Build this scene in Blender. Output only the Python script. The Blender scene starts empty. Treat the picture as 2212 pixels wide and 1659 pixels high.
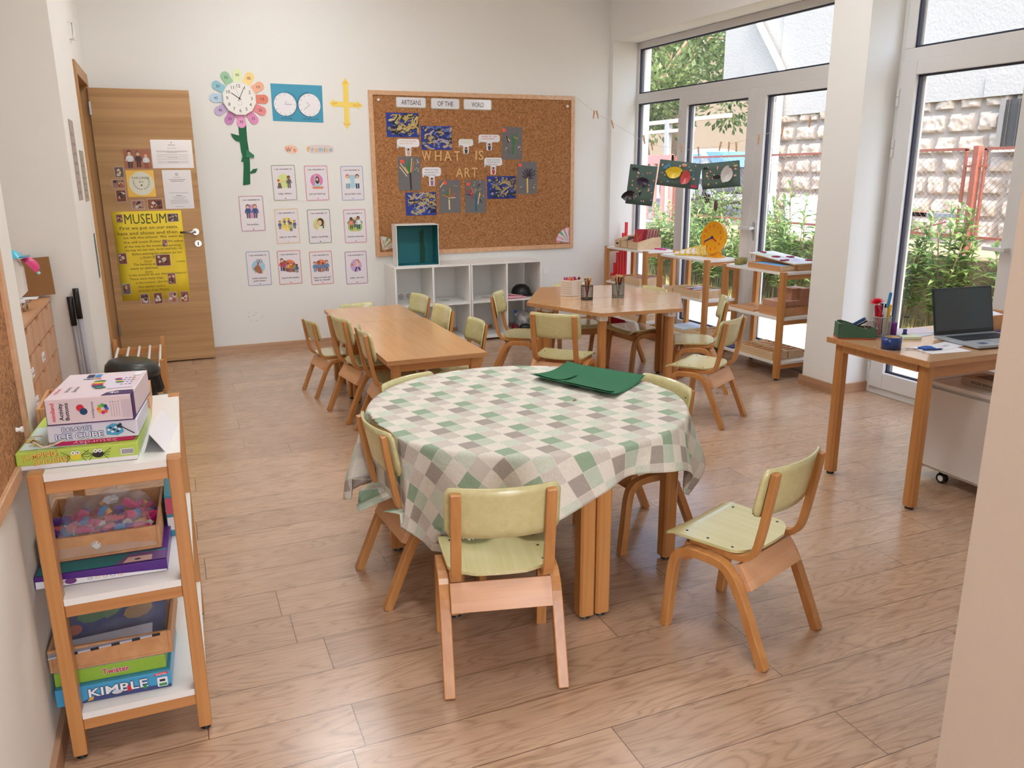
import bpy, math, random
from mathutils import Matrix, Vector, noise
# ------------------------------------------------------------------ camera, world, lights, exposure
SC = bpy.context.scene
COL = SC.collection
cam_d = bpy.data.cameras.new('camera'); cam_d.sensor_width = 36.0; cam_d.lens = 1749.34*36/2212
cam = bpy.data.objects.new('camera', cam_d); COL.objects.link(cam)
RR = ((0.923766, -0.382893, -0.006934), (0.103755, 0.232807, 0.966973), (0.368633, 0.893976, -0.254786))
cam.matrix_world = Matrix(((RR[0][0], RR[1][0], -RR[2][0], 0), (RR[0][1], RR[1][1], -RR[2][1], 0),
                           (RR[0][2], RR[1][2], -RR[2][2], 1.5), (0, 0, 0, 1)))
cam_d.clip_start = 0.05
SC.camera = cam
SC.view_settings.view_transform = 'Standard'; SC.view_settings.look = 'None'
SC.view_settings.gamma = 1.0; SC.view_settings.use_curve_mapping = False
SC.view_settings.exposure = 0.55
W = bpy.data.worlds.new('World'); SC.world = W; W.use_nodes = True
nt = W.node_tree; nt.nodes.clear()
sky = nt.nodes.new('ShaderNodeTexSky'); sky.sky_type = 'NISHITA'; sky.sun_disc = False
sky.sun_elevation = math.radians(55); sky.sun_rotation = math.radians(200); sky.air_density = 1.0; sky.dust_density = 3.0
bg = nt.nodes.new('ShaderNodeBackground'); bg.inputs[1].default_value = 0.85
wo = nt.nodes.new('ShaderNodeOutputWorld')
nt.links.new(sky.outputs[0], bg.inputs[0]); nt.links.new(bg.outputs[0], wo.inputs[0])
sun_d = bpy.data.lights.new('sun', 'SUN'); sun_d.energy = 3.6; sun_d.angle = math.radians(0.6); sun_d.color = (1.0, 0.95, 0.86)
sun = bpy.data.objects.new('sun', sun_d); COL.objects.link(sun)
sun.rotation_euler = Vector((-0.07, -0.40, 0.91)).to_track_quat('Z', 'Y').to_euler()
FILL_LAMP = 15.0      # radiance of the added, unseen ceiling fill panels
PI = math.pi
rnd = random.Random(7)

# ------------------------------------------------------------------ materials
def S(r, g, b):
    f = lambda c: (c/255/12.92) if c/255 <= 0.04045 else ((c/255+0.055)/1.055)**2.4
    return (f(r), f(g), f(b), 1)
MC = {}
def base(name):
    m = bpy.data.materials.new(name); m.use_nodes = True
    n = m.node_tree.nodes; b = n['Principled BSDF']
    return m, m.node_tree, n, b
def N(nt_, t, **k):
    n = nt_.nodes.new(t)
    for a, v in k.items():
        if a.startswith('i_'): n.inputs[int(a[2:])].default_value = v
        else: setattr(n, a, v)
    return n
def plain(name, c, rough=0.5, metal=0.0, var=0.06, scale=8.0, bump=0.0, spec=0.5, coat=0.0, trans=0.0, bscale=60.0):
    """a procedural paint / plastic / paper: a noise gently varies the colour"""
    if name in MC: return MC[name]
    m, t, n, b = base(name)
    tc = N(t, 'ShaderNodeTexCoord'); no = N(t, 'ShaderNodeTexNoise'); no.inputs['Scale'].default_value = scale; no.inputs['Detail'].default_value = 4
    t.links.new(tc.outputs['Object'], no.inputs['Vector'])
    mx = N(t, 'ShaderNodeMix', data_type='RGBA'); t.links.new(no.outputs['Fac'], mx.inputs['Factor'])
    c = tuple(c)
    mx.inputs['A'].default_value = tuple(max(0, x*(1-var)) for x in c[:3])+(1,)
    mx.inputs['B'].default_value = tuple(min(1, x*(1+var)) for x in c[:3])+(1,)
    t.links.new(mx.outputs['Result'], b.inputs['Base Color'])
    b.inputs['Roughness'].default_value = rough; b.inputs['Metallic'].default_value = metal
    b.inputs['Specular IOR Level'].default_value = spec; b.inputs['Coat Weight'].default_value = coat
    b.inputs['Transmission Weight'].default_value = trans
    if bump:
        n2 = N(t, 'ShaderNodeTexNoise'); n2.inputs['Scale'].default_value = bscale; n2.inputs['Detail'].default_value = 6
        t.links.new(tc.outputs['Object'], n2.inputs['Vector'])
        bp = N(t, 'ShaderNodeBump'); bp.inputs['Strength'].default_value = bump; bp.inputs['Distance'].default_value = 0.01
        t.links.new(n2.outputs['Fac'], bp.inputs['Height']); t.links.new(bp.outputs[0], b.inputs['Normal'])
    MC[name] = m; return m
def wood(name, c1, c2, axis=2, scale=9.0, rough=0.38, coat=0.25, stretch=14.0, gloss=None):
    """straight grained wood: noise stretched along one axis"""
    if name in MC: return MC[name]
    m, t, n, b = base(name)
    tc = N(t, 'ShaderNodeTexCoord'); mp = N(t, 'ShaderNodeMapping')
    sc = [scale*stretch/3]*3; sc[axis] = scale/6
    mp.inputs['Scale'].default_value = sc
    t.links.new(tc.outputs['Object'], mp.inputs['Vector'])
    no = N(t, 'ShaderNodeTexNoise'); no.inputs['Scale'].default_value = 1.0; no.inputs['Detail'].default_value = 6; no.inputs['Distortion'].default_value = 0.6
    t.links.new(mp.outputs[0], no.inputs['Vector'])
    rp = N(t, 'ShaderNodeValToRGB'); rp.color_ramp.elements[0].position = 0.32; rp.color_ramp.elements[0].color = c1
    rp.color_ramp.elements[1].position = 0.68; rp.color_ramp.elements[1].color = c2
    t.links.new(no.outputs['Fac'], rp.inputs['Fac']); t.links.new(rp.outputs['Color'], b.inputs['Base Color'])
    b.inputs['Roughness'].default_value = rough; b.inputs['Coat Weight'].default_value = coat; b.inputs['Coat Roughness'].default_value = 0.15
    bp = N(t, 'ShaderNodeBump'); bp.inputs['Strength'].default_value = 0.06; bp.inputs['Distance'].default_value = 0.004
    t.links.new(no.outputs['Fac'], bp.inputs['Height']); t.links.new(bp.outputs[0], b.inputs['Normal'])
    MC[name] = m; return m
def floor_mat():
    m, t, n, b = base('laminate_planks')
    L = t.links; tc = N(t, 'ShaderNodeTexCoord'); sp = N(t, 'ShaderNodeSeparateXYZ'); L.new(tc.outputs['Object'], sp.inputs[0])
    def M(op, a, b_=None, c_=None):
        q = N(t, 'ShaderNodeMath', operation=op)
        for i, v in enumerate((a, b_, c_)):
            if v is None: continue
            if isinstance(v, (int, float)): q.inputs[i].default_value = v
            else: L.new(v, q.inputs[i])
        return q.outputs[0]
    yy = M('DIVIDE', M('SUBTRACT', sp.outputs['Y'], 0.151), 0.192); row = M('FLOOR', yy); fy = M('FRACT', yy)
    wn = N(t, 'ShaderNodeTexWhiteNoise', noise_dimensions='1D'); L.new(row, wn.inputs['W'])
    xx = M('ADD', M('DIVIDE', sp.outputs['X'], 1.28), M('MULTIPLY', wn.outputs['Value'], 7.3)); colm = M('FLOOR', xx); fx = M('FRACT', xx)
    cv = N(t, 'ShaderNodeCombineXYZ'); L.new(row, cv.inputs[0]); L.new(colm, cv.inputs[1])
    w2 = N(t, 'ShaderNodeTexWhiteNoise', noise_dimensions='3D'); L.new(cv.outputs[0], w2.inputs['Vector'])
    # grain coordinates, shifted per plank
    gx = M('ADD', M('MULTIPLY', sp.outputs['X'], 1.5), M('MULTIPLY', w2.outputs['Value'], 37.0))
    gy = M('MULTIPLY', sp.outputs['Y'], 10.0); gy = M('ADD', gy, M('MULTIPLY', row, 3.1))
    gv = N(t, 'ShaderNodeCombineXYZ'); L.new(gx, gv.inputs[0]); L.new(gy, gv.inputs[1])
    n1 = N(t, 'ShaderNodeTexNoise'); n1.inputs['Scale'].default_value = 1.0; n1.inputs['Detail'].default_value = 2.0; n1.inputs['Distortion'].default_value = 0.4; L.new(gv.outputs[0], n1.inputs['Vector'])
    ring = M('FRACT', M('MULTIPLY', n1.outputs['Fac'], 15.0)); ring = M('PINGPONG', M('MULTIPLY', ring, 2.0), 1.0)
    fv = N(t, 'ShaderNodeCombineXYZ'); L.new(M('MULTIPLY', gx, 3.0), fv.inputs[0]); L.new(M('MULTIPLY', gy, 16.0), fv.inputs[1])
    n2 = N(t, 'ShaderNodeTexNoise'); n2.inputs['Scale'].default_value = 1.0; n2.inputs['Detail'].default_value = 5.0; L.new(fv.outputs[0], n2.inputs['Vector'])
    g = M('ADD', M('MULTIPLY', M('POWER', ring, 3.0), 0.34), M('MULTIPLY', n2.outputs['Fac'], 0.66))
    rp = N(t, 'ShaderNodeValToRGB'); L.new(g, rp.inputs['Fac'])
    rp.color_ramp.elements[0].position = 0.12; rp.color_ramp.elements[0].color = S(206, 174, 146)
    rp.color_ramp.elements[1].position = 0.85; rp.color_ramp.elements[1].color = S(142, 110, 86)
    e = rp.color_ramp.elements.new(0.45); e.color = S(186, 152, 124)
    hs = N(t, 'ShaderNodeHueSaturation'); L.new(rp.outputs['Color'], hs.inputs['Color'])
    L.new(M('ADD', 0.90, M('MULTIPLY', w2.outputs['Value'], 0.2)), hs.inputs['Value'])
    gap = M('MAXIMUM', M('LESS_THAN', fy, 0.014), M('LESS_THAN', fx, 0.0022))
    mx = N(t, 'ShaderNodeMix', data_type='RGBA'); L.new(gap, mx.inputs['Factor']); L.new(hs.outputs['Color'], mx.inputs['A']); mx.inputs['B'].default_value = S(96, 62, 44)
    L.new(mx.outputs['Result'], b.inputs['Base Color'])
    L.new(M('ADD', 0.20, M('MULTIPLY', n2.outputs['Fac'], 0.16)), b.inputs['Roughness'])
    bp = N(t, 'ShaderNodeBump'); bp.inputs['Strength'].default_value = 0.25; bp.inputs['Distance'].default_value = 0.002
    L.new(M('SUBTRACT', M('MULTIPLY', g, -0.3), M('MULTIPLY', gap, 1.0)), bp.inputs['Height']); L.new(bp.outputs[0], b.inputs['Normal'])
    b.inputs['Coat Weight'].default_value = 0.6; b.inputs['Coat Roughness'].default_value = 0.22
    return m
def cork_mat():
    m, t, n, b = base('cork'); tc = N(t, 'ShaderNodeTexCoord')
    vo = N(t, 'ShaderNodeTexVoronoi'); vo.inputs['Scale'].default_value = 160; t.links.new(tc.outputs['Object'], vo.inputs['Vector'])
    no = N(t, 'ShaderNodeTexNoise'); no.inputs['Scale'].default_value = 55; no.inputs['Detail'].default_value = 5; t.links.new(tc.outputs['Object'], no.inputs['Vector'])
    sp = N(t, 'ShaderNodeSeparateColor'); t.links.new(vo.outputs['Color'], sp.inputs[0])
    ad = N(t, 'ShaderNodeMath', operation='ADD'); t.links.new(sp.outputs[0], ad.inputs[0]); t.links.new(no.outputs['Fac'], ad.inputs[1])
    hf = N(t, 'ShaderNodeMath', operation='MULTIPLY'); hf.inputs[1].default_value = 0.5; t.links.new(ad.outputs[0], hf.inputs[0])
    rp = N(t, 'ShaderNodeValToRGB'); t.links.new(hf.outputs[0], rp.inputs['Fac'])
    rp.color_ramp.elements[0].position = 0.2; rp.color_ramp.elements[0].color = S(128, 78, 42)
    rp.color_ramp.elements[1].position = 0.8; rp.color_ramp.elements[1].color = S(196, 142, 92)
    t.links.new(rp.outputs['Color'], b.inputs['Base Color']); b.inputs['Roughness'].default_value = 0.9
    return m
def cloth_mat():
    m, t, n, b = base('checked_oilcloth'); L = t.links
    uv = N(t, 'ShaderNodeUVMap'); uv.uv_map = 'flat'; sp = N(t, 'ShaderNodeSeparateXYZ'); L.new(uv.outputs[0], sp.inputs[0])
    def M(op, a, b_=None):
        q = N(t, 'ShaderNodeMath', operation=op)
        for i, v in enumerate((a, b_)):
            if v is None: continue
            if isinstance(v, (int, float)): q.inputs[i].default_value = v
            else: L.new(v, q.inputs[i])
        return q.outputs[0]
    c = 0.0618
    a = M('DIVIDE', sp.outputs['X'], c); d = M('DIVIDE', sp.outputs['Y'], c)
    ia = M('FLOORED_MODULO', M('FLOOR', a), 3.0); id_ = M('FLOORED_MODULO', M('FLOOR', d), 3.0)
    ix = M('DIVIDE', M('ADD', M('ADD', M('MULTIPLY', ia, 3.0), id_), 0.5), 9.0)
    rp = N(t, 'ShaderNodeValToRGB'); rp.color_ramp.interpolation = 'CONSTANT'; L.new(ix, rp.inputs['Fac'])
    cols = [S(150, 172, 146), S(208, 200, 190), S(226, 219, 208), S(192, 203, 186), S(228, 221, 210), S(168, 158, 150), S(226, 220, 208), S(206, 213, 198), S(204, 196, 187)]
    el = rp.color_ramp.elements; el[0].position = 0; el[0].color = cols[0]; el[1].position = 1/9; el[1].color = cols[1]
    for k in range(2, 9): e = el.new(k/9); e.color = cols[k]
    fa = M('FRACT', a); fd = M('FRACT', d)
    line = M('MAXIMUM', M('LESS_THAN', fa, 0.035), M('LESS_THAN', fd, 0.035))
    mp = N(t, 'ShaderNodeMapping'); mp.inputs['Scale'].default_value = (60, 420, 1); L.new(uv.outputs[0], mp.inputs[0])
    no = N(t, 'ShaderNodeTexNoise'); no.inputs['Scale'].default_value = 1; no.inputs['Detail'].default_value = 3; L.new(mp.outputs[0], no.inputs['Vector'])
    mx = N(t, 'ShaderNodeMix', data_type='RGBA'); L.new(M('MULTIPLY', line, 0.5), mx.inputs['Factor']); L.new(rp.outputs[0], mx.inputs['A']); mx.inputs['B'].default_value = S(232, 226, 214)
    m2 = N(t, 'ShaderNodeMix', data_type='RGBA', blend_type='MULTIPLY'); m2.inputs['Factor'].default_value = 0.45; L.new(mx.outputs['Result'], m2.inputs['A'])
    r2 = N(t, 'ShaderNodeValToRGB'); r2.color_ramp.elements[0].position = 0.3; r2.color_ramp.elements[0].color = (0.66, 0.64, 0.6, 1); r2.color_ramp.elements[1].position = 0.62; L.new(no.outputs['Fac'], r2.inputs['Fac']); L.new(r2.outputs[0], m2.inputs['B'])
    L.new(m2.outputs['Result'], b.inputs['Base Color'])
    b.inputs['Roughness'].default_value = 0.85
    n3 = N(t, 'ShaderNodeTexNoise'); n3.inputs['Scale'].default_value = 9; n3.inputs['Detail'].default_value = 3; n3.inputs['Distortion'].default_value = 1.2; L.new(uv.outputs[0], n3.inputs['Vector'])
    bp = N(t, 'ShaderNodeBump'); bp.inputs['Strength'].default_value = 0.35; bp.inputs['Distance'].default_value = 0.012; L.new(n3.outputs['Fac'], bp.inputs['Height']); L.new(bp.outputs[0], b.inputs['Normal'])
    return m
def glass_mat(name, tint=(0.97, 0.985, 0.98, 1), refl=1.0):
    # a thin pane: same reflection from both sides
    m, t, n, b = base(name); n.remove(b); o = n['Material Output']
    tr = N(t, 'ShaderNodeBsdfTransparent'); tr.inputs[0].default_value = tint
    gl = N(t, 'ShaderNodeBsdfGlossy'); gl.inputs['Roughness'].default_value = 0.02; gl.inputs['Color'].default_value = (0.9*refl, 0.9*refl, 0.9*refl, 1)
    fr = N(t, 'ShaderNodeFresnel'); mx = N(t, 'ShaderNodeMixShader'); ge = N(t, 'ShaderNodeNewGeometry')
    mr = N(t, 'ShaderNodeMapRange'); mr.inputs['To Min'].default_value = 1.45; mr.inputs['To Max'].default_value = 1/1.45
    t.links.new(ge.outputs['Backfacing'], mr.inputs['Value']); t.links.new(mr.outputs[0], fr.inputs[0])
    t.links.new(fr.outputs[0], mx.inputs[0]); t.links.new(tr.outputs[0], mx.inputs[1]); t.links.new(gl.outputs[0], mx.inputs[2]); t.links.new(mx.outputs[0], o.inputs[0])
    return m
def film_mat(name, col, alpha):
    m, t, n, b = base(name); n.remove(b); o = n['Material Output']
    tr = N(t, 'ShaderNodeBsdfTransparent'); pr = N(t, 'ShaderNodeBsdfPrincipled'); pr.inputs['Base Color'].default_value = col; pr.inputs['Roughness'].default_value = 0.15
    no = N(t, 'ShaderNodeTexNoise'); no.inputs['Scale'].default_value = 18; tc = N(t, 'ShaderNodeTexCoord'); t.links.new(tc.outputs['Object'], no.inputs['Vector'])
    ma = N(t, 'ShaderNodeMath', operation='MULTIPLY'); ma.inputs[1].default_value = alpha*2; t.links.new(no.outputs['Fac'], ma.inputs[0])
    mx = N(t, 'ShaderNodeMixShader'); t.links.new(ma.outputs[0], mx.inputs[0]); t.links.new(tr.outputs[0], mx.inputs[1]); t.links.new(pr.outputs[0], mx.inputs[2]); t.links.new(mx.outputs[0], o.inputs[0])
    return m
def emit_mat(name, c, s):
    m, t, n, b = base(name); b.inputs['Base Color'].default_value = c; b.inputs['Emission Color'].default_value = c; b.inputs['Emission Strength'].default_value = s
    return m
def C(r, g, b, rough=0.6, **k):
    """flat printed / painted colour, cached by its value"""
    return plain('paint_%d_%d_%d' % (r, g, b), S(r, g, b), rough=rough, **k)
M_FLOOR = floor_mat(); M_CORK = cork_mat(); M_CLOTH = cloth_mat()
M_WALL = plain('wall_paint', S(238, 235, 229), rough=0.9, var=0.012, scale=1.5, bump=0.03, bscale=120)
M_WALLB = plain('wall_paint_daylit', S(236, 235, 231), rough=0.9, var=0.012, scale=1.5)  # same wall paint, with daylight's cooler cast put into the colour
M_CEIL = plain('ceiling_paint', S(240, 238, 234), rough=0.95, var=0.01)
M_PVC = plain('window_pvc', S(216, 215, 214), rough=0.35, var=0.02)
M_GASK = plain('gasket_rubber', S(38, 40, 62), rough=0.5)
M_GLASS = glass_mat('window_glass')
M_BEECH = wood('beech_frame', S(184, 124, 66), S(204, 144, 84), axis=2, scale=8)
M_BEECHX = wood('beech_across', S(188, 126, 70), S(206, 144, 86), axis=0, scale=8)
M_BEECHP = wood('beech_pale', S(212, 156, 112), S(224, 172, 130), axis=0, scale=8)
M_TOP = wood('beech_tabletop', S(208, 158, 108), S(218, 170, 120), axis=1, scale=10, rough=0.26, coat=0.4)
M_TOPX = wood('beech_tabletop_x', S(208, 160, 114), S(218, 172, 126), axis=0, scale=10, rough=0.22, coat=0.8)
M_EDGE = wood('beech_edge', S(186, 132, 84), S(202, 148, 98), axis=0, scale=10)
M_SEAT = wood('seat_lacquer', S(204, 196, 142), S(216, 208, 156), axis=1, scale=7, rough=0.22, coat=0.6)
M_DOOR = wood('oak_laminate', S(172, 128, 80), S(196, 152, 102), axis=0, scale=3.2, rough=0.45, coat=0.05, stretch=18)
M_JAMB = wood('oak_jamb', S(174, 126, 76), S(192, 144, 92), axis=2, scale=5, rough=0.45, coat=0.05)
M_SKIRT = wood('skirting_laminate', S(178, 138, 108), S(202, 164, 134), axis=0, scale=6, rough=0.4, coat=0.1)
M_SKIRTY = wood('skirting_laminate_y', S(166, 124, 92), S(190, 150, 118), axis=1, scale=6, rough=0.4, coat=0.1)
M_FRAME = wood('board_frame_wood', S(206, 158, 118), S(222, 178, 140), axis=2, scale=6)
M_TRAY = wood('tray_birch', S(214, 182, 142), S(228, 200, 162), axis=1, scale=6, rough=0.5, coat=0.05)
M_TRAYD = wood('tray_beech', S(196, 140, 92), S(212, 158, 108), axis=1, scale=6, rough=0.45, coat=0.1)
M_WHITE = plain('white_laminate', S(240, 238, 234), rough=0.3, var=0.01)
M_BLACK = plain('black_plastic', S(24, 24, 26), rough=0.4)
M_STEEL = plain('brushed_steel', S(190, 190, 192), rough=0.25, metal=1.0)
M_PAPER = plain('white_paper', S(238, 236, 240), rough=0.55, var=0.01)
M_INK = plain('ink_black', S(36, 32, 36), rough=0.6)
M_GREENP = plain('green_card', S(24, 104, 66), rough=0.7, var=0.04)

# ------------------------------------------------------------------ mesh builder
_TXT = {}
def text_geo(s, bold=False):
    key = (s, bold)
    if key not in _TXT:
        cu = bpy.data.curves.new('t', 'FONT'); cu.body = s; cu.size = 1.0; cu.resolution_u = 2
        if bold: cu.offset = 0.018
        ob = bpy.data.objects.new('t', cu); me = bpy.data.meshes.new_from_object(ob)
        _TXT[key] = ([tuple(v.co) for v in me.vertices], [tuple(p.vertices) for p in me.polygons])
        bpy.data.objects.remove(ob); bpy.data.meshes.remove(me); bpy.data.curves.remove(cu)
    return _TXT[key]
class MB:
    def __init__(s, T=None): s.v = []; s.f = []; s.mi = []; s.sm = []; s.mats = []; s.T = T or Matrix()
    def add(s, vs, fs, mat, smooth=False):
        if mat not in s.mats: s.mats.append(mat)
        k = s.mats.index(mat); o = len(s.v)
        s.v += [s.T @ Vector(p) for p in vs]
        for f in fs: s.f.append(tuple(i+o for i in f)); s.mi.append(k); s.sm.append(smooth)
        return s
    def box(s, x0, y0, z0, x1, y1, z1, mat):
        if x0 > x1: x0, x1 = x1, x0
        if y0 > y1: y0, y1 = y1, y0
        if z0 > z1: z0, z1 = z1, z0
        return s.add([(x0, y0, z0), (x1, y0, z0), (x1, y1, z0), (x0, y1, z0), (x0, y0, z1), (x1, y0, z1), (x1, y1, z1), (x0, y1, z1)],
                     [(0, 3, 2, 1), (4, 5, 6, 7), (0, 1, 5, 4), (1, 2, 6, 5), (2, 3, 7, 6), (3, 0, 4, 7)], mat)
    def prism(s, pts, z0, z1, mat, side=None):
        n = len(pts)
        if sum(pts[i][0]*pts[(i+1) % n][1]-pts[(i+1) % n][0]*pts[i][1] for i in range(n)) < 0: pts = pts[::-1]
        vs = [(x, y, z0) for x, y in pts]+[(x, y, z1) for x, y in pts]
        s.add(vs, [tuple(range(n-1, -1, -1)), tuple(range(n, 2*n))], mat)
        return s.add(vs, [(i, (i+1) % n, (i+1) % n+n, i+n) for i in range(n)], side or mat)
    def poly(s, pts, mat, z=None):
        if z is not None: pts = [(x, y, z) for x, y in pts]
        return s.add(pts, [tuple(range(len(pts)))], mat)
    def rect(s, x0, y0, x1, y1, z, mat): return s.add([(x0, y0, z), (x1, y0, z), (x1, y1, z), (x0, y1, z)], [(0, 1, 2, 3)], mat)
    def ell(s, cx, cy, rx, ry, z, mat, n=20, rot=0.0):
        c, q = math.cos(rot), math.sin(rot); P = []
        for i in range(n):
            a = 2*PI*i/n; x = rx*math.cos(a); y = ry*math.sin(a); P.append((cx+c*x-q*y, cy+q*x+c*y, z))
        return s.add(P, [tuple(range(n))], mat)
    def line(s, x0, y0, x1, y1, w, z, mat):
        d = math.hypot(x1-x0, y1-y0) or 1; nx, ny = -(y1-y0)/d*w/2, (x1-x0)/d*w/2
        return s.add([(x0-nx, y0-ny, z), (x1-nx, y1-ny, z), (x1+nx, y1+ny, z), (x0+nx, y0+ny, z)], [(0, 1, 2, 3)], mat)
    def cyl(s, p0, p1, r0, r1, mat, n=14, caps=True, smooth=True):
        p0 = Vector(p0); p1 = Vector(p1); d = (p1-p0).normalized(); a = d.orthogonal().normalized(); b = d.cross(a)
        vs = []
        for p, r in ((p0, r0), (p1, r1)):
            for i in range(n): vs.append(p+(a*math.cos(2*PI*i/n)+b*math.sin(2*PI*i/n))*r)
        s.add(vs, [(i, (i+1) % n, (i+1) % n+n, i+n) for i in range(n)], mat, smooth)
        if caps: s.add(vs, [tuple(range(n-1, -1, -1)), tuple(range(n, 2*n))], mat)
        return s
    def tube(s, pts, r, mat, n=8):
        P = [Vector(p) for p in pts]; vs = []; fs = []; a = None
        for i, p in enumerate(P):
            d = ((P[min(i+1, len(P)-1)]-P[max(i-1, 0)])).normalized()
            a = d.orthogonal().normalized() if a is None else (a-d*a.dot(d)).normalized()
            b = d.cross(a)
            for k in range(n): vs.append(p+(a*math.cos(2*PI*k/n)+b*math.sin(2*PI*k/n))*r)
        for i in range(len(P)-1):
            for k in range(n): fs.append((i*n+k, i*n+(k+1) % n, (i+1)*n+(k+1) % n, (i+1)*n+k))
        fs.append(tuple(range(n-1, -1, -1))); fs.append(tuple(range((len(P)-1)*n, len(P)*n)))
        return s.add(vs, fs, mat, True)
    def band(s, path, x0, x1, t, mat):
        """a bent board: path of (y, z), thickness t in the path's plane, from x0 to x1"""
        P = [Vector((0, y, z)) for y, z in path]; vs = []; fs = []; m = len(P)
        for i, p in enumerate(P):
            d = (P[min(i+1, m-1)]-P[max(i-1, 0)]).normalized(); nn = Vector((0, -d.z, d.y))*t/2
            for x in (x0, x1):
                for sg in (-1, 1): q = p+nn*sg; vs.append((x, q.y, q.z))
        for i in range(m-1):
            o = 4*i
            for a, b in ((0, 1), (1, 3), (3, 2), (2, 0)): fs.append((o+a, o+b, o+4+b, o+4+a))
        fs.append((0, 2, 3, 1)); o = 4*(m-1); fs.append((o, o+1, o+3, o+2))
        return s.add(vs, fs, mat)
    def lathe(s, prof, mat, cx=0, cy=0, n=24, smooth=True):
        vs = []; fs = []
        for r, z in prof:
            for i in range(n): vs.append((cx+r*math.cos(2*PI*i/n), cy+r*math.sin(2*PI*i/n), z))
        for j in range(len(prof)-1):
            for i in range(n): fs.append((j*n+i, j*n+(i+1) % n, (j+1)*n+(i+1) % n, (j+1)*n+i))
        return s.add(vs, fs, mat, smooth)
    def grid(s, fn, nu, nv, mat, smooth=True):
        vs = [fn(i/nu, j/nv) for j in range(nv+1) for i in range(nu+1)]
        fs = [(j*(nu+1)+i, j*(nu+1)+i+1, (j+1)*(nu+1)+i+1, (j+1)*(nu+1)+i) for j in range(nv) for i in range(nu)]
        return s.add(vs, fs, mat, smooth)
    def ball(s, c, r, mat, sx=1, sy=1, sz=1, n=12, m=8):
        return s.grid(lambda u, v: (c[0]+r*sx*math.cos(2*PI*u)*math.sin(PI*v), c[1]+r*sy*math.sin(2*PI*u)*math.sin(PI*v), c[2]-r*sz*math.cos(PI*v)), n, m, mat)
    def text(s, st, x, y, size, z, mat, align='c', w=None, bold=False, rot=0.0):
        """lettering in the local XY plane; w squeezes or stretches it to that width"""
        V, F = text_geo(st, bold)
        if not V: return s
        x0 = min(p[0] for p in V); x1 = max(p[0] for p in V); sx = size if w is None else w/(x1-x0)
        off = {'l': x0, 'c': (x0+x1)/2, 'r': x1}[align]; c, q = math.cos(rot), math.sin(rot); P = []
        for p in V:
            a = (p[0]-off)*sx; b = p[1]*size; P.append((x+c*a-q*b, y+q*a+c*b, z))
        return s.add(P, F, mat)
    def build(s, name, parent=None, bevel=0.0, M=None, solid=0.0, sub=0, seg=2):
        me = bpy.data.meshes.new(name); me.from_pydata([tuple(p) for p in s.v], [], s.f)
        for m in s.mats: me.materials.append(m)
        me.polygons.foreach_set('material_index', s.mi); me.polygons.foreach_set('use_smooth', s.sm); me.update()
        ob = bpy.data.objects.new(name, me); COL.objects.link(ob)
        if parent is not None: ob.parent = parent
        if M is not None: ob.matrix_local = M
        if solid: d = ob.modifiers.new('solid', 'SOLIDIFY'); d.thickness = solid; d.offset = 0
        if sub: d = ob.modifiers.new('sub', 'SUBSURF'); d.levels = sub; d.render_levels = sub
        if bevel: d = ob.modifiers.new('bevel', 'BEVEL'); d.width = bevel; d.segments = seg; d.limit_method = 'ANGLE'; d.angle_limit = math.radians(50); d.harden_normals = False
        return ob
def tag(o, label, cat, group=None, kind=None):
    if label: o['label'] = label
    if cat: o['category'] = cat
    if group: o['group'] = group
    if kind: o['kind'] = kind
    return o
def struct(o): o['kind'] = 'structure'; return o
def thing(name, label, cat, loc=(0, 0, 0), rotz=0.0, group=None, M=None):
    o = bpy.data.objects.new(name, None); COL.objects.link(o); o.empty_display_size = 0.05
    o.matrix_world = M if M is not None else Matrix.Translation(loc) @ Matrix.Rotation(rotz, 4, 'Z')
    return tag(o, label, cat, group)
def dup(root, M, label, group=None):
    r = root.copy(); COL.objects.link(r); r.matrix_world = M; r['label'] = label
    if group: r['group'] = group
    for ch in list(root.children):
        c = ch.copy(); COL.objects.link(c); c.parent = r
        for g in list(ch.children): d = g.copy(); COL.objects.link(d); d.parent = c
    return r
def at(x, y, z=0.0, deg=0.0): return Matrix.Translation((x, y, z)) @ Matrix.Rotation(math.radians(deg), 4, 'Z')
def wallM(x, y, z, facing='-Y', rot=0.0):
    """frame of something hung on a wall: local x right, y up, z out of the wall"""
    B = {'-Y': ((1, 0, 0), (0, 0, 1), (0, -1, 0)), '+X': ((0, 1, 0), (0, 0, 1), (1, 0, 0)), '-X': ((0, -1, 0), (0, 0, 1), (-1, 0, 0))}[facing]
    R = Matrix(((B[0][0], B[1][0], B[2][0]), (B[0][1], B[1][1], B[2][1]), (B[0][2], B[1][2], B[2][2]))).to_4x4()
    return Matrix.Translation((x, y, z)) @ R @ Matrix.Rotation(math.radians(rot), 4, 'Z')
def rrect(x0, y0, x1, y1, r, n=4):
    P = []
    for cx, cy, a0 in ((x1-r, y0+r, -90), (x1-r, y1-r, 0), (x0+r, y1-r, 90), (x0+r, y0+r, 180)):
        for k in range(n+1): a = math.radians(a0+90*k/n); P.append((cx+r*math.cos(a), cy+r*math.sin(a)))
    return P

# ------------------------------------------------------------------ the room
YB = 7.19; CE = 3.35
def sbox(name, x0, y0, z0, x1, y1, z1, mat, **k): return struct(MB().box(x0, y0, z0, x1, y1, z1, mat).build(name, **k))
sbox('floor', -2.6, -4.0, -0.1, 4.5, 7.4, 0.0, M_FLOOR)
sbox('ceiling', -2.6, -4.0, CE, 4.6, 7.5, CE+0.15, M_CEIL)
sbox('wall_back', -0.62, YB, 0, 4.25, YB+0.16, CE, M_WALLB)
XD = -0.475
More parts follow.
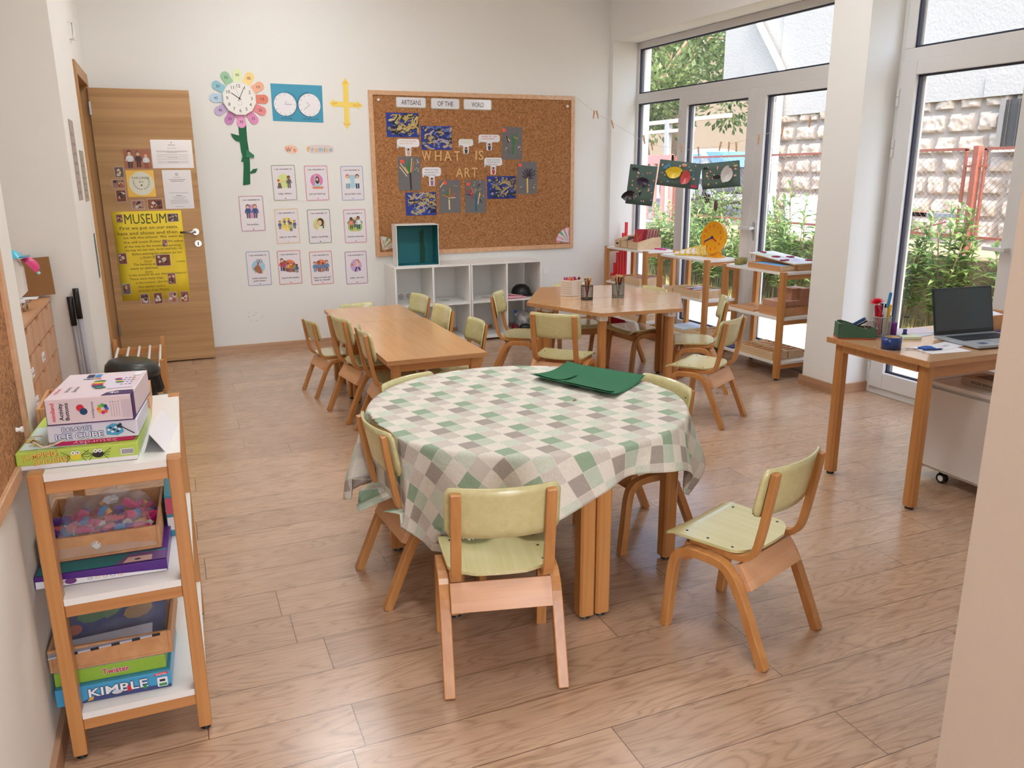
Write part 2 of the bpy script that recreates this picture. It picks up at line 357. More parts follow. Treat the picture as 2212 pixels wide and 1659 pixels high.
# wall with the doorway (door opening Y 6.26..7.06)
b = MB().box(XD-0.15, 5.25, 0, XD, 6.26, CE, M_WALL).box(XD-0.15, 7.10, 0, XD, YB, CE, M_WALL).box(XD-0.15, 6.26, 2.14, XD, 7.10, CE, M_WALL)
struct(b.build('wall_left'))
sbox('wall_hallway', -2.2, 5.25, 0, -2.05, 7.35, CE, M_WALL)
sbox('wall_hallway', -2.2, YB, 0, -0.62, YB+0.16, CE, M_WALL)
sbox('wall_alcove', -2.2, 5.13, 0, XD-0.15, 5.25, CE, M_WALL)
# (the alcove's back wall ends flush with the door wall)
sbox('wall_alcove', XD-0.15, 5.13, 0, XD, 5.25, CE, M_WALL)
sbox('wall_alcove', -1.45, 2.65, 0, -1.3, 5.13, CE, M_WALL)
sbox('wall_near_left', -0.57, -4.0, 0, -0.42, 2.65, CE, M_WALL)
sbox('wall_near_left', -1.45, 2.5, 0, -0.57, 2.65, CE, M_WALL)
M_WALLF = plain('wall_paint_dimmed', S(220, 204, 188), rough=0.9, var=0.02, scale=2.0)  # wall paint with this face's dim, warm light put into the colour
b = MB().box(1.50, -4.0, 0, 1.66, 1.09, CE, M_WALLF).box(1.66, 0.95, 0, 4.2, 1.09, CE, M_WALL)
struct(b.build('wall_near_right'))
tag(MB(wallM(1.4995, 0.60, 0.34, '-X')).add([(-0.25, 0.0, 0), (0.16, 0.001, 0), (0.16, 0.006, 0), (-0.25, 0.004, 0)], [(0, 1, 2, 3)], C(150, 128, 106)).build('scuff_mark'), 'long grey scuff line scratched on the near right wall', 'scuff mark')
# window wall: piers, header, skirting
def wall_x(y): return 4.08-0.034*(y-4.42) if y > 4.42 else 4.08
b = MB()
b.prism([(4.08, 4.10), (4.36, 4.10), (4.50, 4.10), (4.50, 4.42), (4.08, 4.42)], 0, CE, M_WALLB)
b.prism([(3.995, 7.14), (4.42, 7.155), (4.42, YB), (3.99, YB)], 0, CE, M_WALLB)
b.prism([(4.08, 4.42), (4.50, 4.42), (4.42, 7.155), (3.995, 7.14)], 2.66, CE, M_WALLB)
b.box(4.08, 1.09, 2.72, 4.50, 4.10, CE, M_WALLB)
b.box(4.08, 1.09, 0, 4.50, 2.10, CE, M_WALLB)
struct(b.build('wall_right'))
# skirting boards
def skirt(name, pts, mat): return struct(MB().prism(pts, 0.0, 0.07, mat).build(name, bevel=0.003))
skirt('baseboard_back', [(XD+0.03, YB), (3.97, YB), (3.97, YB-0.015), (XD+0.03, YB-0.015)], M_SKIRT)
skirt('baseboard_left', [(-0.42, -4.0), (-0.42, 2.65), (-0.405, 2.66), (-0.405, -4.0)], M_SKIRTY)
skirt('baseboard_left', [(XD, 5.24), (XD, 6.20), (XD+0.014, 6.20), (XD+0.014, 5.24)], M_SKIRTY)
skirt('baseboard_pier', [(4.08, 4.085), (4.08, 4.43), (4.062, 4.44), (4.062, 4.085)], M_SKIRTY)
skirt('baseboard_pier', [(4.062, 4.085), (4.36, 4.085), (4.36, 4.10), (4.062, 4.10)], M_SKIRT)

# ------------------------------------------------------------------ glazed doors: frames of white profile round glass
def glazing(name, M, L, H, panes, frames, hinges, handle=None):
    """panes: (u0, u1, z0, z1) glass openings; frames: white boxes (u0, u1, z0, z1, depth)"""
    root = thing(name, None, None, M=M); root['kind'] = 'structure'
    for (u0, u1, z0, z1, d0, d1) in frames:
        MB().box(d0, u0, z0, d1, u1, z1, M_PVC).build('window_frame', root, bevel=0.004)
    for (u0, u1, z0, z1) in panes:
        p = MB(); g = 0.012
        p.box(0.012, u0, z0, 0.032, u0+g, z1, M_GASK).box(0.012, u1-g, z0, 0.032, u1, z1, M_GASK)
        p.box(0.012, u0, z1-g, 0.032, u1, z1, M_GASK).box(0.012, u0, z0, 0.032, u1, z0+g, M_GASK)
        gk = p.build('gasket', root)
        # the white glazing bead on the outside and the spacer
        q = MB(); q.box(0.045, u1-0.026, z0, 0.06, u1, z1, M_PVC).box(0.045, u0, z0, 0.06, u0+0.026, z1, M_PVC); q.build('glazing_bead', root)
        MB().add([(0.024, u0, z0), (0.024, u1, z0), (0.024, u1, z1), (0.024, u0, z1)], [(0, 1, 2, 3)], M_GLASS).build('glass_pane', root)
    for (u, z) in hinges:
        MB().box(-0.022, u-0.011, z-0.055, 0.0, u+0.011, z-0.004, M_PVC).box(-0.022, u-0.011, z+0.004, 0.0, u+0.011, z+0.055, M_PVC).build('hinge', root, bevel=0.002)
    if handle:
        u, z, s = handle
        h = MB().box(-0.012, u-0.017, z-0.10, 0, u+0.017, z+0.05, M_PVC).box(-0.05, u-0.010, z-0.01, -0.01, u+0.010, z+0.01, M_PVC)
        h.box(-0.062, min(u-0.01, u+s*0.13), z-0.011, -0.044, max(u+0.01, u+s*0.13), z+0.011, M_PVC)
        h.box(-0.013, u-0.007, z-0.24, -0.001, u+0.007, z-0.18, M_STEEL)
        h.build('handle', root, bevel=0.003)
    return root
# window 1 : local x outwards, local y along the wall (from the pier to the back wall)
ang = math.atan2(-(4.265-4.35), 7.15-4.42)
MW1 = Matrix.Translation((4.35, 4.42, 0)) @ Matrix.Rotation(ang, 4, 'Z')
F = [(0, 0.10, 0, 2.66, 0, 0.07), (2.70, 2.765, 0, 2.66, 0, 0.07), (0.10, 2.70, 2.60, 2.66, 0, 0.07), (0.10, 2.70, 2.11, 2.20, 0, 0.07),
     (0.10, 2.70, 0.0, 0.05, 0, 0.07), (1.99, 2.03, 0.05, 2.11, 0, 0.07), (2.03, 2.70, 0.05, 0.12, 0, 0.07)]
# two door leaves (u 0.10..1.0 and 1.0..1.99)
for (a, c) in ((0.10, 0.985), (1.0, 1.99)):
    F += [(a, a+0.095, 0.05, 2.11, -0.012, 0.06), (c-0.095, c, 0.05, 2.11, -0.012, 0.06), (a+0.095, c-0.095, 2.045, 2.11, -0.012, 0.06), (a+0.095, c-0.095, 0.05, 0.15, -0.012, 0.06)]
F += [(0.975, 1.01, 0.05, 2.11, -0.016, 0.05)]
P1 = [(0.10, 2.70, 2.20, 2.60), (0.195, 0.89, 0.15, 2.045), (1.095, 1.895, 0.15, 2.045), (2.03, 2.70, 0.12, 2.11)]
glazing('window_1', MW1, 2.765, 2.66, P1, F, [(1.993, 1.95), (1.993, 1.50), (1.993, 0.25)], handle=(0.93, 1.04, 1))
# window 2 (nearer): leaf u from 4.09 down to 3.14, then more glazing towards the camera
MW2 = Matrix.Translation((4.35, 2.10, 0))
F = [(1.97, 2.0, 0, 2.72, 0, 0.07), (0.05, 1.97, 2.66, 2.72, 0, 0.07), (0.05, 1.97, 2.14, 2.215, 0, 0.07), (0.05, 1.97, 0, 0.05, 0, 0.07), (0, 0.05, 0, 2.72, 0, 0.07),
     (1.85, 1.965, 0.05, 2.14, -0.014, 0.06), (1.02, 1.13, 0.05, 2.14, -0.014, 0.06), (1.13, 1.85, 2.055, 2.14, -0.014, 0.06), (1.13, 1.85, 0.05, 0.16, -0.014, 0.06),
     (0.05, 0.14, 0.05, 2.14, -0.014, 0.06), (0.90, 1.015, 0.05, 2.14, -0.014, 0.06), (0.14, 0.90, 2.055, 2.14, -0.014, 0.06), (0.14, 0.90, 0.05, 0.16, -0.014, 0.06)]
P2 = [(0.05, 1.90, 2.215, 2.66), (1.13, 1.85, 0.16, 2.055), (0.14, 0.90, 0.16, 2.055)]
F += [(1.90, 1.97, 2.215, 2.66, 0, 0.07)]
glazing('window_2', MW2, 2.0, 2.72, P2, F, [(1.968, 1.93), (1.968, 1.62), (1.968, 0.22)], handle=(1.08, 1.05, 1))

# ------------------------------------------------------------------ door, frame
fr = thing('door_1', None, None, loc=(XD, 6.66, 0)); fr['kind'] = 'structure'
MB().box(-0.15, -0.47, 0, 0.014, -0.40, 2.21, M_JAMB).box(-0.15, 0.41, 0, 0.014, 0.47, 2.21, M_JAMB).box(-0.15, -0.40, 2.13, 0.014, 0.41, 2.21, M_JAMB).build('door_frame', fr, bevel=0.003)
MB().box(-0.08, -0.40, 0, -0.06, -0.385, 2.13, M_JAMB).box(-0.08, -0.385, 2.115, -0.06, 0.40, 2.13, M_JAMB).build('door_stop', fr)
for z in (1.97, 0.30): MB().box(0.002, 0.385, z-0.05, 0.02, 0.412, z+0.05, M_STEEL).build('hinge', fr, bevel=0.003)
leaf = MB().box(-0.468, 7.05, 0.01, 0.232, 7.09, 2.115, M_DOOR).build('door_leaf', fr, bevel=0.002)
leaf.matrix_parent_inverse = Matrix.Translation((-XD, -6.66, 0))
h = MB(wallM(0, 7.05, 0)); h.cyl((0.177, 1.045, 0), (0.177, 1.045, 0.008), 0.026, 0.026, M_STEEL, n=24); h.cyl((0.177, 1.045, 0), (0.177, 1.045, 0.05), 0.01, 0.01, M_STEEL)
h.tube([(0.177, 1.045, 0.046), (0.15, 1.045, 0.05), (0.06, 1.045, 0.05)], 0.0095, M_STEEL, n=12)
h.cyl((0.187, 0.952, 0), (0.187, 0.952, 0.008), 0.026, 0.026, M_STEEL, n=24); h.box(0.183, 0.938, 0.008, 0.191, 0.964, 0.009, M_BLACK)
hd = h.build('door_handle', fr); hd.matrix_parent_inverse = Matrix.Translation((-XD, -6.66, 0)); hd['label'] = 'brushed steel lever and round keyhole plate'

# ------------------------------------------------------------------ fill lamps, added unseen above the frame to brighten the room
M_FILL = emit_mat('fill_diffuser', (0.97, 0.985, 1.0, 1), FILL_LAMP)
for i, (x, y, g) in enumerate([(0.9, 5.9, 1), (0.9, 4.0, 1), (2.8, 4.0, 1), (0.55, 1.7, 1), (0.55, -3.0, 1)]):
    t = thing('added_fill_lamp', 'added unseen fill light, flat square white panel on the ceiling, number %s from the back wall' % ['one', 'two', 'three', 'four', 'five', 'six'][i], 'lamp', (x, y, CE-0.04), group='added ceiling fill panels')
    MB().box(-0.31, -0.31, 0, 0.31, 0.31, 0.038, M_WHITE).build('fill_housing', t, bevel=0.004)
    MB().box(-0.29, -0.29, -0.006, 0.29, 0.29, -0.0005, M_FILL).build('fill_face', t)

# ------------------------------------------------------------------ children's chairs
def arc(cx, cz, r, a0, a1, n=6): return [(cx+r*math.cos(math.radians(a0+(a1-a0)*k/n)), cz+r*math.sin(math.radians(a0+(a1-a0)*k/n))) for k in range(n+1)]
def bez(p, n=14):
    out = []
    for k in range(n+1):
        t = k/n; a = [(1-t)**3, 3*(1-t)**2*t, 3*(1-t)*t*t, t**3]
        out.append((sum(a[i]*p[i][0] for i in range(4)), sum(a[i]*p[i][1] for i in range(4))))
    return out
def make_chair():
    t = thing('school_chair', 'x', 'chair')
    side = [(-0.186, 0.0), (-0.13, 0.128)]+bez([(-0.115, 0.162), (-0.06, 0.288), (-0.035, 0.305), (0.02, 0.305)], 9)+bez([(0.06, 0.305), (0.15, 0.305), (0.158, 0.27), (0.166, 0.21)], 8)+[(0.186, 0.0)]
    post = [(-0.160, 0.632), (-0.150, 0.56), (-0.132, 0.45)]+bez([(-0.124, 0.41), (-0.112, 0.335), (-0.085, 0.325), (-0.03, 0.3255)], 8)+[(0.12, 0.332)]
    for sx in (-1, 1):
        MB().band(side, sx*0.17-0.017, sx*0.17+0.017, 0.029, M_BEECH).build('side_frame', t, bevel=0.003)
        MB().band(post, sx*0.137-0.0155, sx*0.137+0.0155, 0.021, M_BEECH).build('back_post', t, bevel=0.003)
    MB().add([(-0.154, -0.118, 0.236), (0.154, -0.118, 0.236), (0.154, -0.072, 0.312), (-0.154, -0.072, 0.312), (-0.154, -0.100, 0.226), (0.154, -0.100, 0.226), (0.154, -0.056, 0.305), (-0.154, -0.056, 0.305)],
             [(0, 1, 2, 3), (5, 4, 7, 6), (3, 2, 6, 7), (4, 5, 1, 0), (0, 3, 7, 4), (1, 5, 6, 2)], M_BEECHP).build('rear_rail', t, bevel=0.002)
    MB().box(-0.154, 0.118, 0.255, 0.154, 0.136, 0.318, M_BEECHX).build('front_rail', t, bevel=0.002)
    # backrest: bowed board with rounded corners
    def back(off):
        def fn(u, v):
            x = -0.168+0.336*u; e = max(0, abs(x)-(0.168-0.022)); hh = 0.081-0.022+math.sqrt(max(0, 0.022**2-e*e))
            z = (2*v-1)*hh; xx = x/0.137
            y = -0.131+z*(-0.19)-0.024*(1-min(1.6, xx*xx))+off-0.003
            return (x, y, 0.564+z)
        return fn
    b = MB(); nu, nv = 28, 6
    b.grid(back(0.0045), nu, nv, M_SEAT)
    o = MB(); o.grid(back(-0.0045), nu, nv, M_SEAT)
    vs = [tuple(v) for v in b.v]+[tuple(v) for v in o.v]; n1 = len(b.v); W_ = nu+1
    fs = [f[::-1] for f in b.f]+[tuple(i+n1 for i in f) for f in o.f]
    ring = [i for i in range(nu+1)]+[j*W_+nu for j in range(1, nv+1)]+[nv*W_+i for i in range(nu-1, -1, -1)]+[j*W_ for j in range(nv-1, 0, -1)]
    for k in range(len(ring)): a, c = ring[k], ring[(k+1) % len(ring)]; fs.append((a, c, c+n1, a+n1))
    q = MB(); q.add(vs, fs, M_SEAT, True)
    for sx in (-1, 1):
        for z in (0.515, 0.605):
            q.cyl((sx*0.140, -0.125-(z-0.564)*0.19+0.0035, z), (sx*0.140, -0.125-(z-0.564)*0.19+0.0048, z), 0.0035, 0.0035, M_INK, n=8)
    q.build('backrest', t)
    # seat: slightly dished board, rolled front lip
    def seat(off):
        def fn(u, v):
            y = -0.092+0.300*v; w = 0.152+0.020*min(1, max(0, (y+0.09)/0.22))
            if y < -0.045: k = (-0.045-y)/0.047; w *= math.sqrt(max(0.0, 1-(k*0.86)**2))
            if y > 0.185: w -= 0.012*((y-0.185)/0.023)**2
            x = (2*u-1)*w
            z = 0.351-0.003*math.cos(x/0.17*PI/2)*1.2+off
            if y > 0.165: z -= 0.018*((y-0.165)/0.043)**1.7
            yy = y-(0.010*(x/0.15)**2 if y < -0.04 else 0)*(-1)
            return (x, yy, z)
        return fn
    b = MB(); nu, nv = 14, 20
    b.grid(seat(0), nu, nv, M_SEAT); o = MB(); o.grid(seat(-0.010), nu, nv, M_SEAT)
    vs = [tuple(v) for v in b.v]+[tuple(v) for v in o.v]; n1 = len(b.v); W_ = nu+1
    fs = list(b.f)+[tuple(i+n1 for i in f[::-1]) for f in o.f]
    ring = [i for i in range(nu+1)]+[j*W_+nu for j in range(1, nv+1)]+[nv*W_+i for i in range(nu-1, -1, -1)]+[j*W_ for j in range(nv-1, 0, -1)]
    q = MB(); q.add(vs, fs, M_SEAT, True)
    q.add(vs, [(ring[k], ring[k]+n1, ring[(k+1) % len(ring)]+n1, ring[(k+1) % len(ring)]) for k in range(len(ring))], M_SEAT, False)
    for sx in (-1, 1):
        for y in (-0.03, 0.06, 0.14): q.cyl((sx*0.137, y, 0.3498), (sx*0.137, y, 0.3512), 0.0045, 0.0045, M_INK, n=8)
    q.build('seat', t)
    return t
CH = [
 (1.644, 1.969, 20.5, 1.0, 'green seated beech chair standing alone right of the round table, turned away', 'round'),
 (0.823, 2.123, -13.9, 1.0, 'green seated beech chair nearest the camera, its back in front of the checked cloth', 'round'),
 (0.738, 2.732, -85.5, 1.0, 'green backed beech chair pushed sideways under the left side of the checked cloth', 'round'),
 (0.960, 3.250, 210.0, 0.965, 'chair behind the checked table on its left, only the top of its back showing', 'round'),
 (1.712, 2.779, 95.0, 1.0, 'chair behind the right edge of the checked table beside the green card', 'round'),
 (0.925, 5.609, -80.9, 0.81, 'smallest wooden chair, farthest on the left side of the long table', 'long'),
 (1.035, 4.976, -80.9, 1.0, 'middle chair of three on the left side of the long table', 'long'),
 (1.083, 4.467, -91.5, 1.0, 'nearest chair of three on the left side of the long table', 'long'),
 (1.593, 6.002, 99.5, 0.90, 'farthest chair on the right side of the long table, against the white cubes', 'long'),
 (1.447, 5.029, 91.6, 1.0, 'middle chair of three on the right side of the long table', 'long'),
 (1.600, 4.775, 90.5, 0.91, 'nearest chair of three on the right side of the long table', 'long'),
 (1.270, 6.085, 187.0, 0.80, 'chair at the far end of the long table, showing only a thin top edge', 'long'),
 (2.275, 5.410, -123.2, 0.99, 'chair at the left of the hexagonal table, seen from the side by the cubes', 'hexagon'),
 (2.240, 4.594, -45.1, 1.0, 'chair with its back to the camera in front of the hexagonal table', 'hexagon'),
 (2.911, 5.715, 166.0, 0.96, 'chair behind the hexagonal table behind the white patterned cup', 'hexagon'),
 (3.245, 5.300, 94.7, 0.97, 'chair behind the hexagonal table at its right, seat seen under the top', 'hexagon'),
 (3.350, 4.650, 57.2, 1.0, 'farther of the two chairs at the right of the hexagonal table', 'hexagon'),
 (2.962, 4.020, 30.3, 1.0, 'nearer of the two chairs at the right of the hexagonal table', 'hexagon'),
]
GR = {'round': 'chairs round the checked table', 'long': 'chairs along the long wooden table', 'hexagon': 'chairs round the hexagonal table'}
chair0 = make_chair()
for i, (x, y, a, k, lab, g) in enumerate(CH):
    M = at(x, y, 0, a) @ Matrix.Diagonal((k, k, k, 1))
    if i == 0: chair0.matrix_world = M; tag(chair0, lab, 'chair', GR[g])
    else: dup(chair0, M, lab, GR[g])

# ------------------------------------------------------------------ tables
def leg(t, x, y, h, w=0.05, deg=0, bracket=False, mat=None, ch=0.010):
    c = ch; P = [(-w/2+c, -w/2), (w/2-c, -w/2), (w/2, -w/2+c), (w/2, w/2-c), (w/2-c, w/2), (-w/2+c, w/2), (-w/2, w/2-c), (-w/2, -w/2+c)]
    top = h-(0.04 if bracket else 0)
    l = MB().prism(P, 0.014, top, mat or M_BEECH).build('leg', t, bevel=0.002, M=at(x, y, 0, deg))
    MB().cyl((0, 0, 0), (0, 0, 0.014), w*0.36, w*0.30, M_BLACK, n=16).build('foot', l)
    if bracket: MB().box(-w/2-0.003, -w/2-0.003, top, w/2+0.003, w/2+0.003, h, M_WHITE).cyl((-w*0.1, -w/2-0.003, h-0.02), (-w*0.1, -w/2-0.005, h-0.02), 0.004, 0.004, M_STEEL, n=8).build('bracket', l, bevel=0.002)
    return l
def rect_table(x0, y0, x1, y1, h, label, group, inset=0.035, name='school_table'):
    t = thing(name, label, 'table', ((x0+x1)/2, (y0+y1)/2, 0), group=group)
    w = (x1-x0)/2; d = (y1-y0)/2
    MB().box(-w, -d, h-0.025, w, d, h-0.001, M_EDGE).box(-w+0.001, -d+0.001, h-0.001, w-0.001, d-0.001, h, M_TOP).build('tabletop', t, bevel=0.0015)
    for sx in (-1, 1):
        for sy in (-1, 1): leg(t, sx*(w-inset-0.025), sy*(d-inset-0.025), h-0.025)
    MB().box(-w+inset+0.05, -d+inset+0.012, h-0.075, w-inset-0.05, -d+inset+0.03, h-0.025, M_BEECHX).box(-w+inset+0.05, d-inset-0.03, h-0.075, w-inset-0.05, d-inset-0.012, h-0.025, M_BEECHX) \
        .box(-w+inset+0.012, -d+inset+0.05, h-0.075, -w+inset+0.03, d-inset-0.05, h-0.025, M_EDGE).box(w-inset-0.03, -d+inset+0.05, h-0.075, w-inset-0.012, d-inset-0.05, h-0.025, M_EDGE).build('apron', t)
    return t
rect_table(0.978, 4.10, 1.545, 5.295, 0.53, 'nearer beech table of the two making the long table', 'tables of the long row')
rect_table(0.966, 5.30, 1.533, 5.925, 0.53, 'farther short beech table closing the long row', 'tables of the long row')
# hexagonal table: two trapezoids
HA, HB, HC, HD, HE, HF = (2.24, 5.15), (2.49, 4.533), (3.076, 4.48), (3.451, 5.067), (3.249, 5.66), (2.629, 5.80)
def trapezoid(P, label, legs):
    cx = sum(p[0] for p in P)/4; cy = sum(p[1] for p in P)/4
    t = thing('trapezoid_table', label, 'table', (cx, cy, 0), group='trapezoid tables of the hexagon')
    q = [(p[0]-cx, p[1]-cy) for p in P]
    k = MB().prism(q, 0.586, 0.609, M_EDGE); k.prism([(a*0.996, b_*0.996) for a, b_ in q], 0.609, 0.61, M_TOPX); k.build('tabletop', t, bevel=0.0015)
    for (x, y, a) in legs: leg(t, x-cx, y-cy, 0.586, w=0.052, deg=a, bracket=True)
    return t
def off(a, b_, s=0.0): return a+(b_-a)*s
sx_, sy_ = (HD[0]-HA[0]), (HD[1]-HA[1]); sl = math.hypot(sx_, sy_); sx_ /= sl; sy_ /= sl; nx_, ny_ = -sy_, sx_
g = 0.004
trapezoid([(HA[0]-nx_*g, HA[1]-ny_*g), HB, HC, (HD[0]-nx_*g, HD[1]-ny_*g)], 'nearer half of the hexagonal table, a trapezoid with white leg brackets',
          [(2.545, 4.615, -5), (3.04, 4.575, -5), (3.325, 5.035, 20), (2.37, 5.085, 20)])
trapezoid([(HA[0]+nx_*g, HA[1]+ny_*g), HF, HE, (HD[0]+nx_*g, HD[1]+ny_*g)], 'farther half of the hexagonal table, a trapezoid by the window shelves',
          [(2.36, 5.175, 20), (2.68, 5.69, -8), (3.13, 5.60, -8), (3.318, 5.12, 20)])
# round table: two half rounds under the cloth
RC = (1.217, 2.803); RT = 0.605; HT = 0.617
for s, legs, lab in ((-1, [(1.186, 2.235), (1.186, 3.37), (0.725, 3.0), (0.78, 2.42)], 'left half round table under the checked cloth'),
                     (1, [(1.246, 2.235), (1.246, 3.37), (1.69, 2.50), (1.70, 3.08)], 'right half round table under the checked cloth')):
    t = thing('half_round_table', lab, 'table', (RC[0], RC[1], 0), group='half round tables')
    P = [(s*0.003+s*RT*math.cos(math.radians(-90+180*k/28)), RT*math.sin(math.radians(-90+180*k/28))) for k in range(29)]
    MB().prism(P, HT-0.027, HT-0.002, M_EDGE).build('tabletop', t)
    for (x, y) in legs: leg(t, x-RC[0], y-RC[1], HT-0.027, w=0.056, ch=0.008)
# the cloth: flat rectangle wrapped over the round top, folds hanging
u_ax = Vector((math.cos(math.radians(-77.0)), math.sin(math.radians(-77.0)))); v_ax = Vector((-u_ax.y, u_ax.x))
U0, U1, V0, V1 = -0.78, 0.735, -0.93, 0.66
def cloth_pt(u, v):
    p = u_ax*u+v_ax*v; r = p.length; th = math.atan2(p.y, p.x); Rr = RT+0.006
    if r <= Rr:
        # faint wrinkles on the top
        w = noise.noise(Vector((p.x*9, p.y*9, 0.3)))*0.0012
        return (RC[0]+p.x, RC[1]+p.y, 0.6195+max(-0.001, w))
    d = r-Rr; c = 0.022
    L = d if d < 0.24 else 0.24+0.15*math.tanh((d-0.24)/0.15)
    amp = min(0.055, 0.20*max(0, L-0.02))
    ph = 11*th+1.3*math.sin(2*th+0.6)+0.8*math.sin(3*th)
    f = amp*(math.cos(ph)*0.75+0.35*math.cos(17*th+1.0))
    if L < c*PI/2: a = L/c; rr = Rr+c*math.sin(a)*0.6; z = 0.62-c*(1-math.cos(a)); 
    else: rr = Rr+c*0.6+0.16*(L-c*PI/2); z = 0.62-c-(L-c*PI/2)*0.96
    rr += f*min(1, L/0.05)
    # the cloth may not cut through the chair backs pushed against it
    th2 = th+0.10*math.sin(ph+0.8)*amp/0.055*0.6
    X, Y = RC[0]+rr*math.cos(th2), RC[1]+rr*math.sin(th2)
    for (cx, cy, ca, ck, _l, g_) in CH[1:5]:
        a_ = math.radians(ca); dx, dy = X-cx, Y-cy; lx = (dx*math.cos(a_)+dy*math.sin(a_))/ck; ly = (-dx*math.sin(a_)+dy*math.cos(a_))/ck; lim = -0.108
        if abs(lx) < 0.205 and ly < lim and 0.33 < z < 0.66: ly = lim
        if abs(lx) < 0.20 and -0.20 < ly < 0.225 and z < 0.362*ck:
            if abs(ca+13.9) < 1: ly = 0.222
            else: z = 0.362*ck+0.002
        X = cx+ck*(lx*math.cos(a_)-ly*math.sin(a_)); Y = cy+ck*(lx*math.sin(a_)+ly*math.cos(a_))
    return (X, Y, z)
nU, nV = 170, 170
vs = []; uvs = []
for j in range(nV+1):
    for i in range(nU+1):
        u = U0+(U1-U0)*i/nU; v = V0+(V1-V0)*j/nV; vs.append(cloth_pt(u, v)); uvs.append((u, v))
fs = [(j*(nU+1)+i, j*(nU+1)+i+1, (j+1)*(nU+1)+i+1, (j+1)*(nU+1)+i) for j in range(nV) for i in range(nU)]
me = bpy.data.meshes.new('tablecloth'); me.from_pydata(vs, [], fs); me.materials.append(M_CLOTH); uvl = me.uv_layers.new(name='flat')
# pattern origin: a dark green square has its corner at world (0.805, 2.684)
o = Vector((0.805-RC[0], 2.684-RC[1])); ou, ov = o.dot(u_ax), o.dot(v_ax)
for lp in me.loops: a = uvs[lp.vertex_index]; uvl.data[lp.index].uv = (a[0]-ou, a[1]-ov)
me.polygons.foreach_set('use_smooth', [True]*len(fs))
cl = bpy.data.objects.new('tablecloth', me); COL.objects.link(cl)
d = cl.modifiers.new('solid', 'SOLIDIFY'); d.thickness = 0.0015; d.offset = 1
tag(cl, 'green, grey and cream checked oilcloth draped over the round table', 'tablecloth')
# green card lying on the cloth, edges curling up
gq = [(1.367, 3.109), (1.62, 3.26), (1.818, 2.907), (1.548, 2.700)]
def card(u, v):
    x = (1-u)*(1-v)*gq[0][0]+(1-u)*v*gq[1][0]+u*v*gq[2][0]+u*(1-v)*gq[3][0]; y = (1-u)*(1-v)*gq[0][1]+(1-u)*v*gq[1][1]+u*v*gq[2][1]+u*(1-v)*gq[3][1]
    z = 0.624+0.020*abs(2*v-1)**2.0+0.006*max(0, 1-u*5)
    return (x, y, z)
t = thing('green_card', 'sheet of dark green card with curling edges lying on the checked cloth', 'card', (1.59, 2.99, 0.624))
k = MB(Matrix.Translation((-1.59, -2.99, -0.624))); k.grid(card, 24, 16, M_GREENP); k.build('card_sheet', t, solid=0.0016)
k = MB(Matrix.Translation((-1.59, -2.99, -0.6225))); k.grid(lambda u, v: tuple(Vector(card(u*0.30+0.02, 0.05+v*0.55))+Vector((0, 0, 0.004))), 8, 12, M_GREENP); k.build('paper_strip', t, solid=0.0012)
k = MB(Matrix.Translation((-1.59, -2.99, -0.6225))); k.grid(lambda u, v: tuple(Vector(card(0.35+u*0.6, 0.03+v*0.14))+Vector((0, 0, 0.004))), 12, 4, M_GREENP); k.build('paper_strip', t, solid=0.0012)
tag(MB(Matrix.Translation((1.397, 2.74, 0.622))).poly([(-0.012, 0, 0), (0.005, -0.003, 0.003), (0.012, 0.004, 0.001), (0.0, 0.006, 0.004)], C(140, 84, 50)).build('leaf_crumb', solid=0.001), 'tiny brown dry crumb on the checked cloth near the green card', 'crumb')

# ------------------------------------------------------------------ the back wall's display
def card_frame(x0, z0, x1, z1, y=YB-0.0015, rot=0.0): return wallM((x0+x1)/2, y, (z0+z1)/2, '-Y', rot)
# flower clock
t = thing('flower_clock', 'round wall clock dressed as a flower with numbered pastel petals and a green paper stem', 'clock', M=wallM(0.612, YB-0.001, 2.075))
pc = [('00', S(226, 236, 186), 90), ('05', S(246, 214, 140), 61), ('10', S(240, 178, 148), 31), ('15', S(226, 130, 110), 0), ('20', S(232, 140, 146), -29), ('25', S(226, 146, 190), -58), ('30', S(236, 160, 206), -90),
      ('35', S(200, 132, 190), -119), ('40', S(196, 176, 216), -149), ('45', S(186, 214, 234), 180), ('50', S(142, 196, 210), 150), ('55', S(156, 200, 162), 119)]
for i, (s_, c, a) in enumerate(pc):
    m = plain('petal_%d' % i, c, rough=0.35); k = MB(Matrix.Rotation(math.radians(a-90), 4, 'Z'))
    P = [(-0.030, 0.105), (0.030, 0.105)]+[(0.036*math.cos(math.radians(q)), 0.190+0.036*math.sin(math.radians(q))) for q in range(-20, 201, 20)]
    k.prism(P, 0.002, 0.0045, m); T0 = k.T
    k.T = T0 @ Matrix.Translation((0, 0.178, 0)) @ Matrix.Rotation(-math.radians(a-90), 4, 'Z'); k.text(s_, 0, -0.010, 0.030, 0.0052, M_INK, w=0.027)
    k.build('petal', t)
k = MB(); P = [(0.130*math.cos(2*PI*j/12+PI/12), 0.130*math.sin(2*PI*j/12+PI/12)) for j in range(12)]
k.prism(P, 0.0, 0.024, M_WHITE)
for j in range(60): a = 2*PI*j/60; k.line(0.118*math.cos(a), 0.118*math.sin(a), 0.123*math.cos(a), 0.123*math.sin(a), 0.0012, 0.0245, M_INK)
k.rect(-0.017, -0.052, 0.017, -0.050, 0.0245, C(170, 170, 170)); k.build('clock_case', t, bevel=0.003)
k = MB()
for n_ in range(1, 13): a = math.radians(90-30*n_); k.text(str(n_), 0.094*math.cos(a), 0.094*math.sin(a)-0.012, 0.036, 0.0248, M_INK)
k.build('numerals', t)
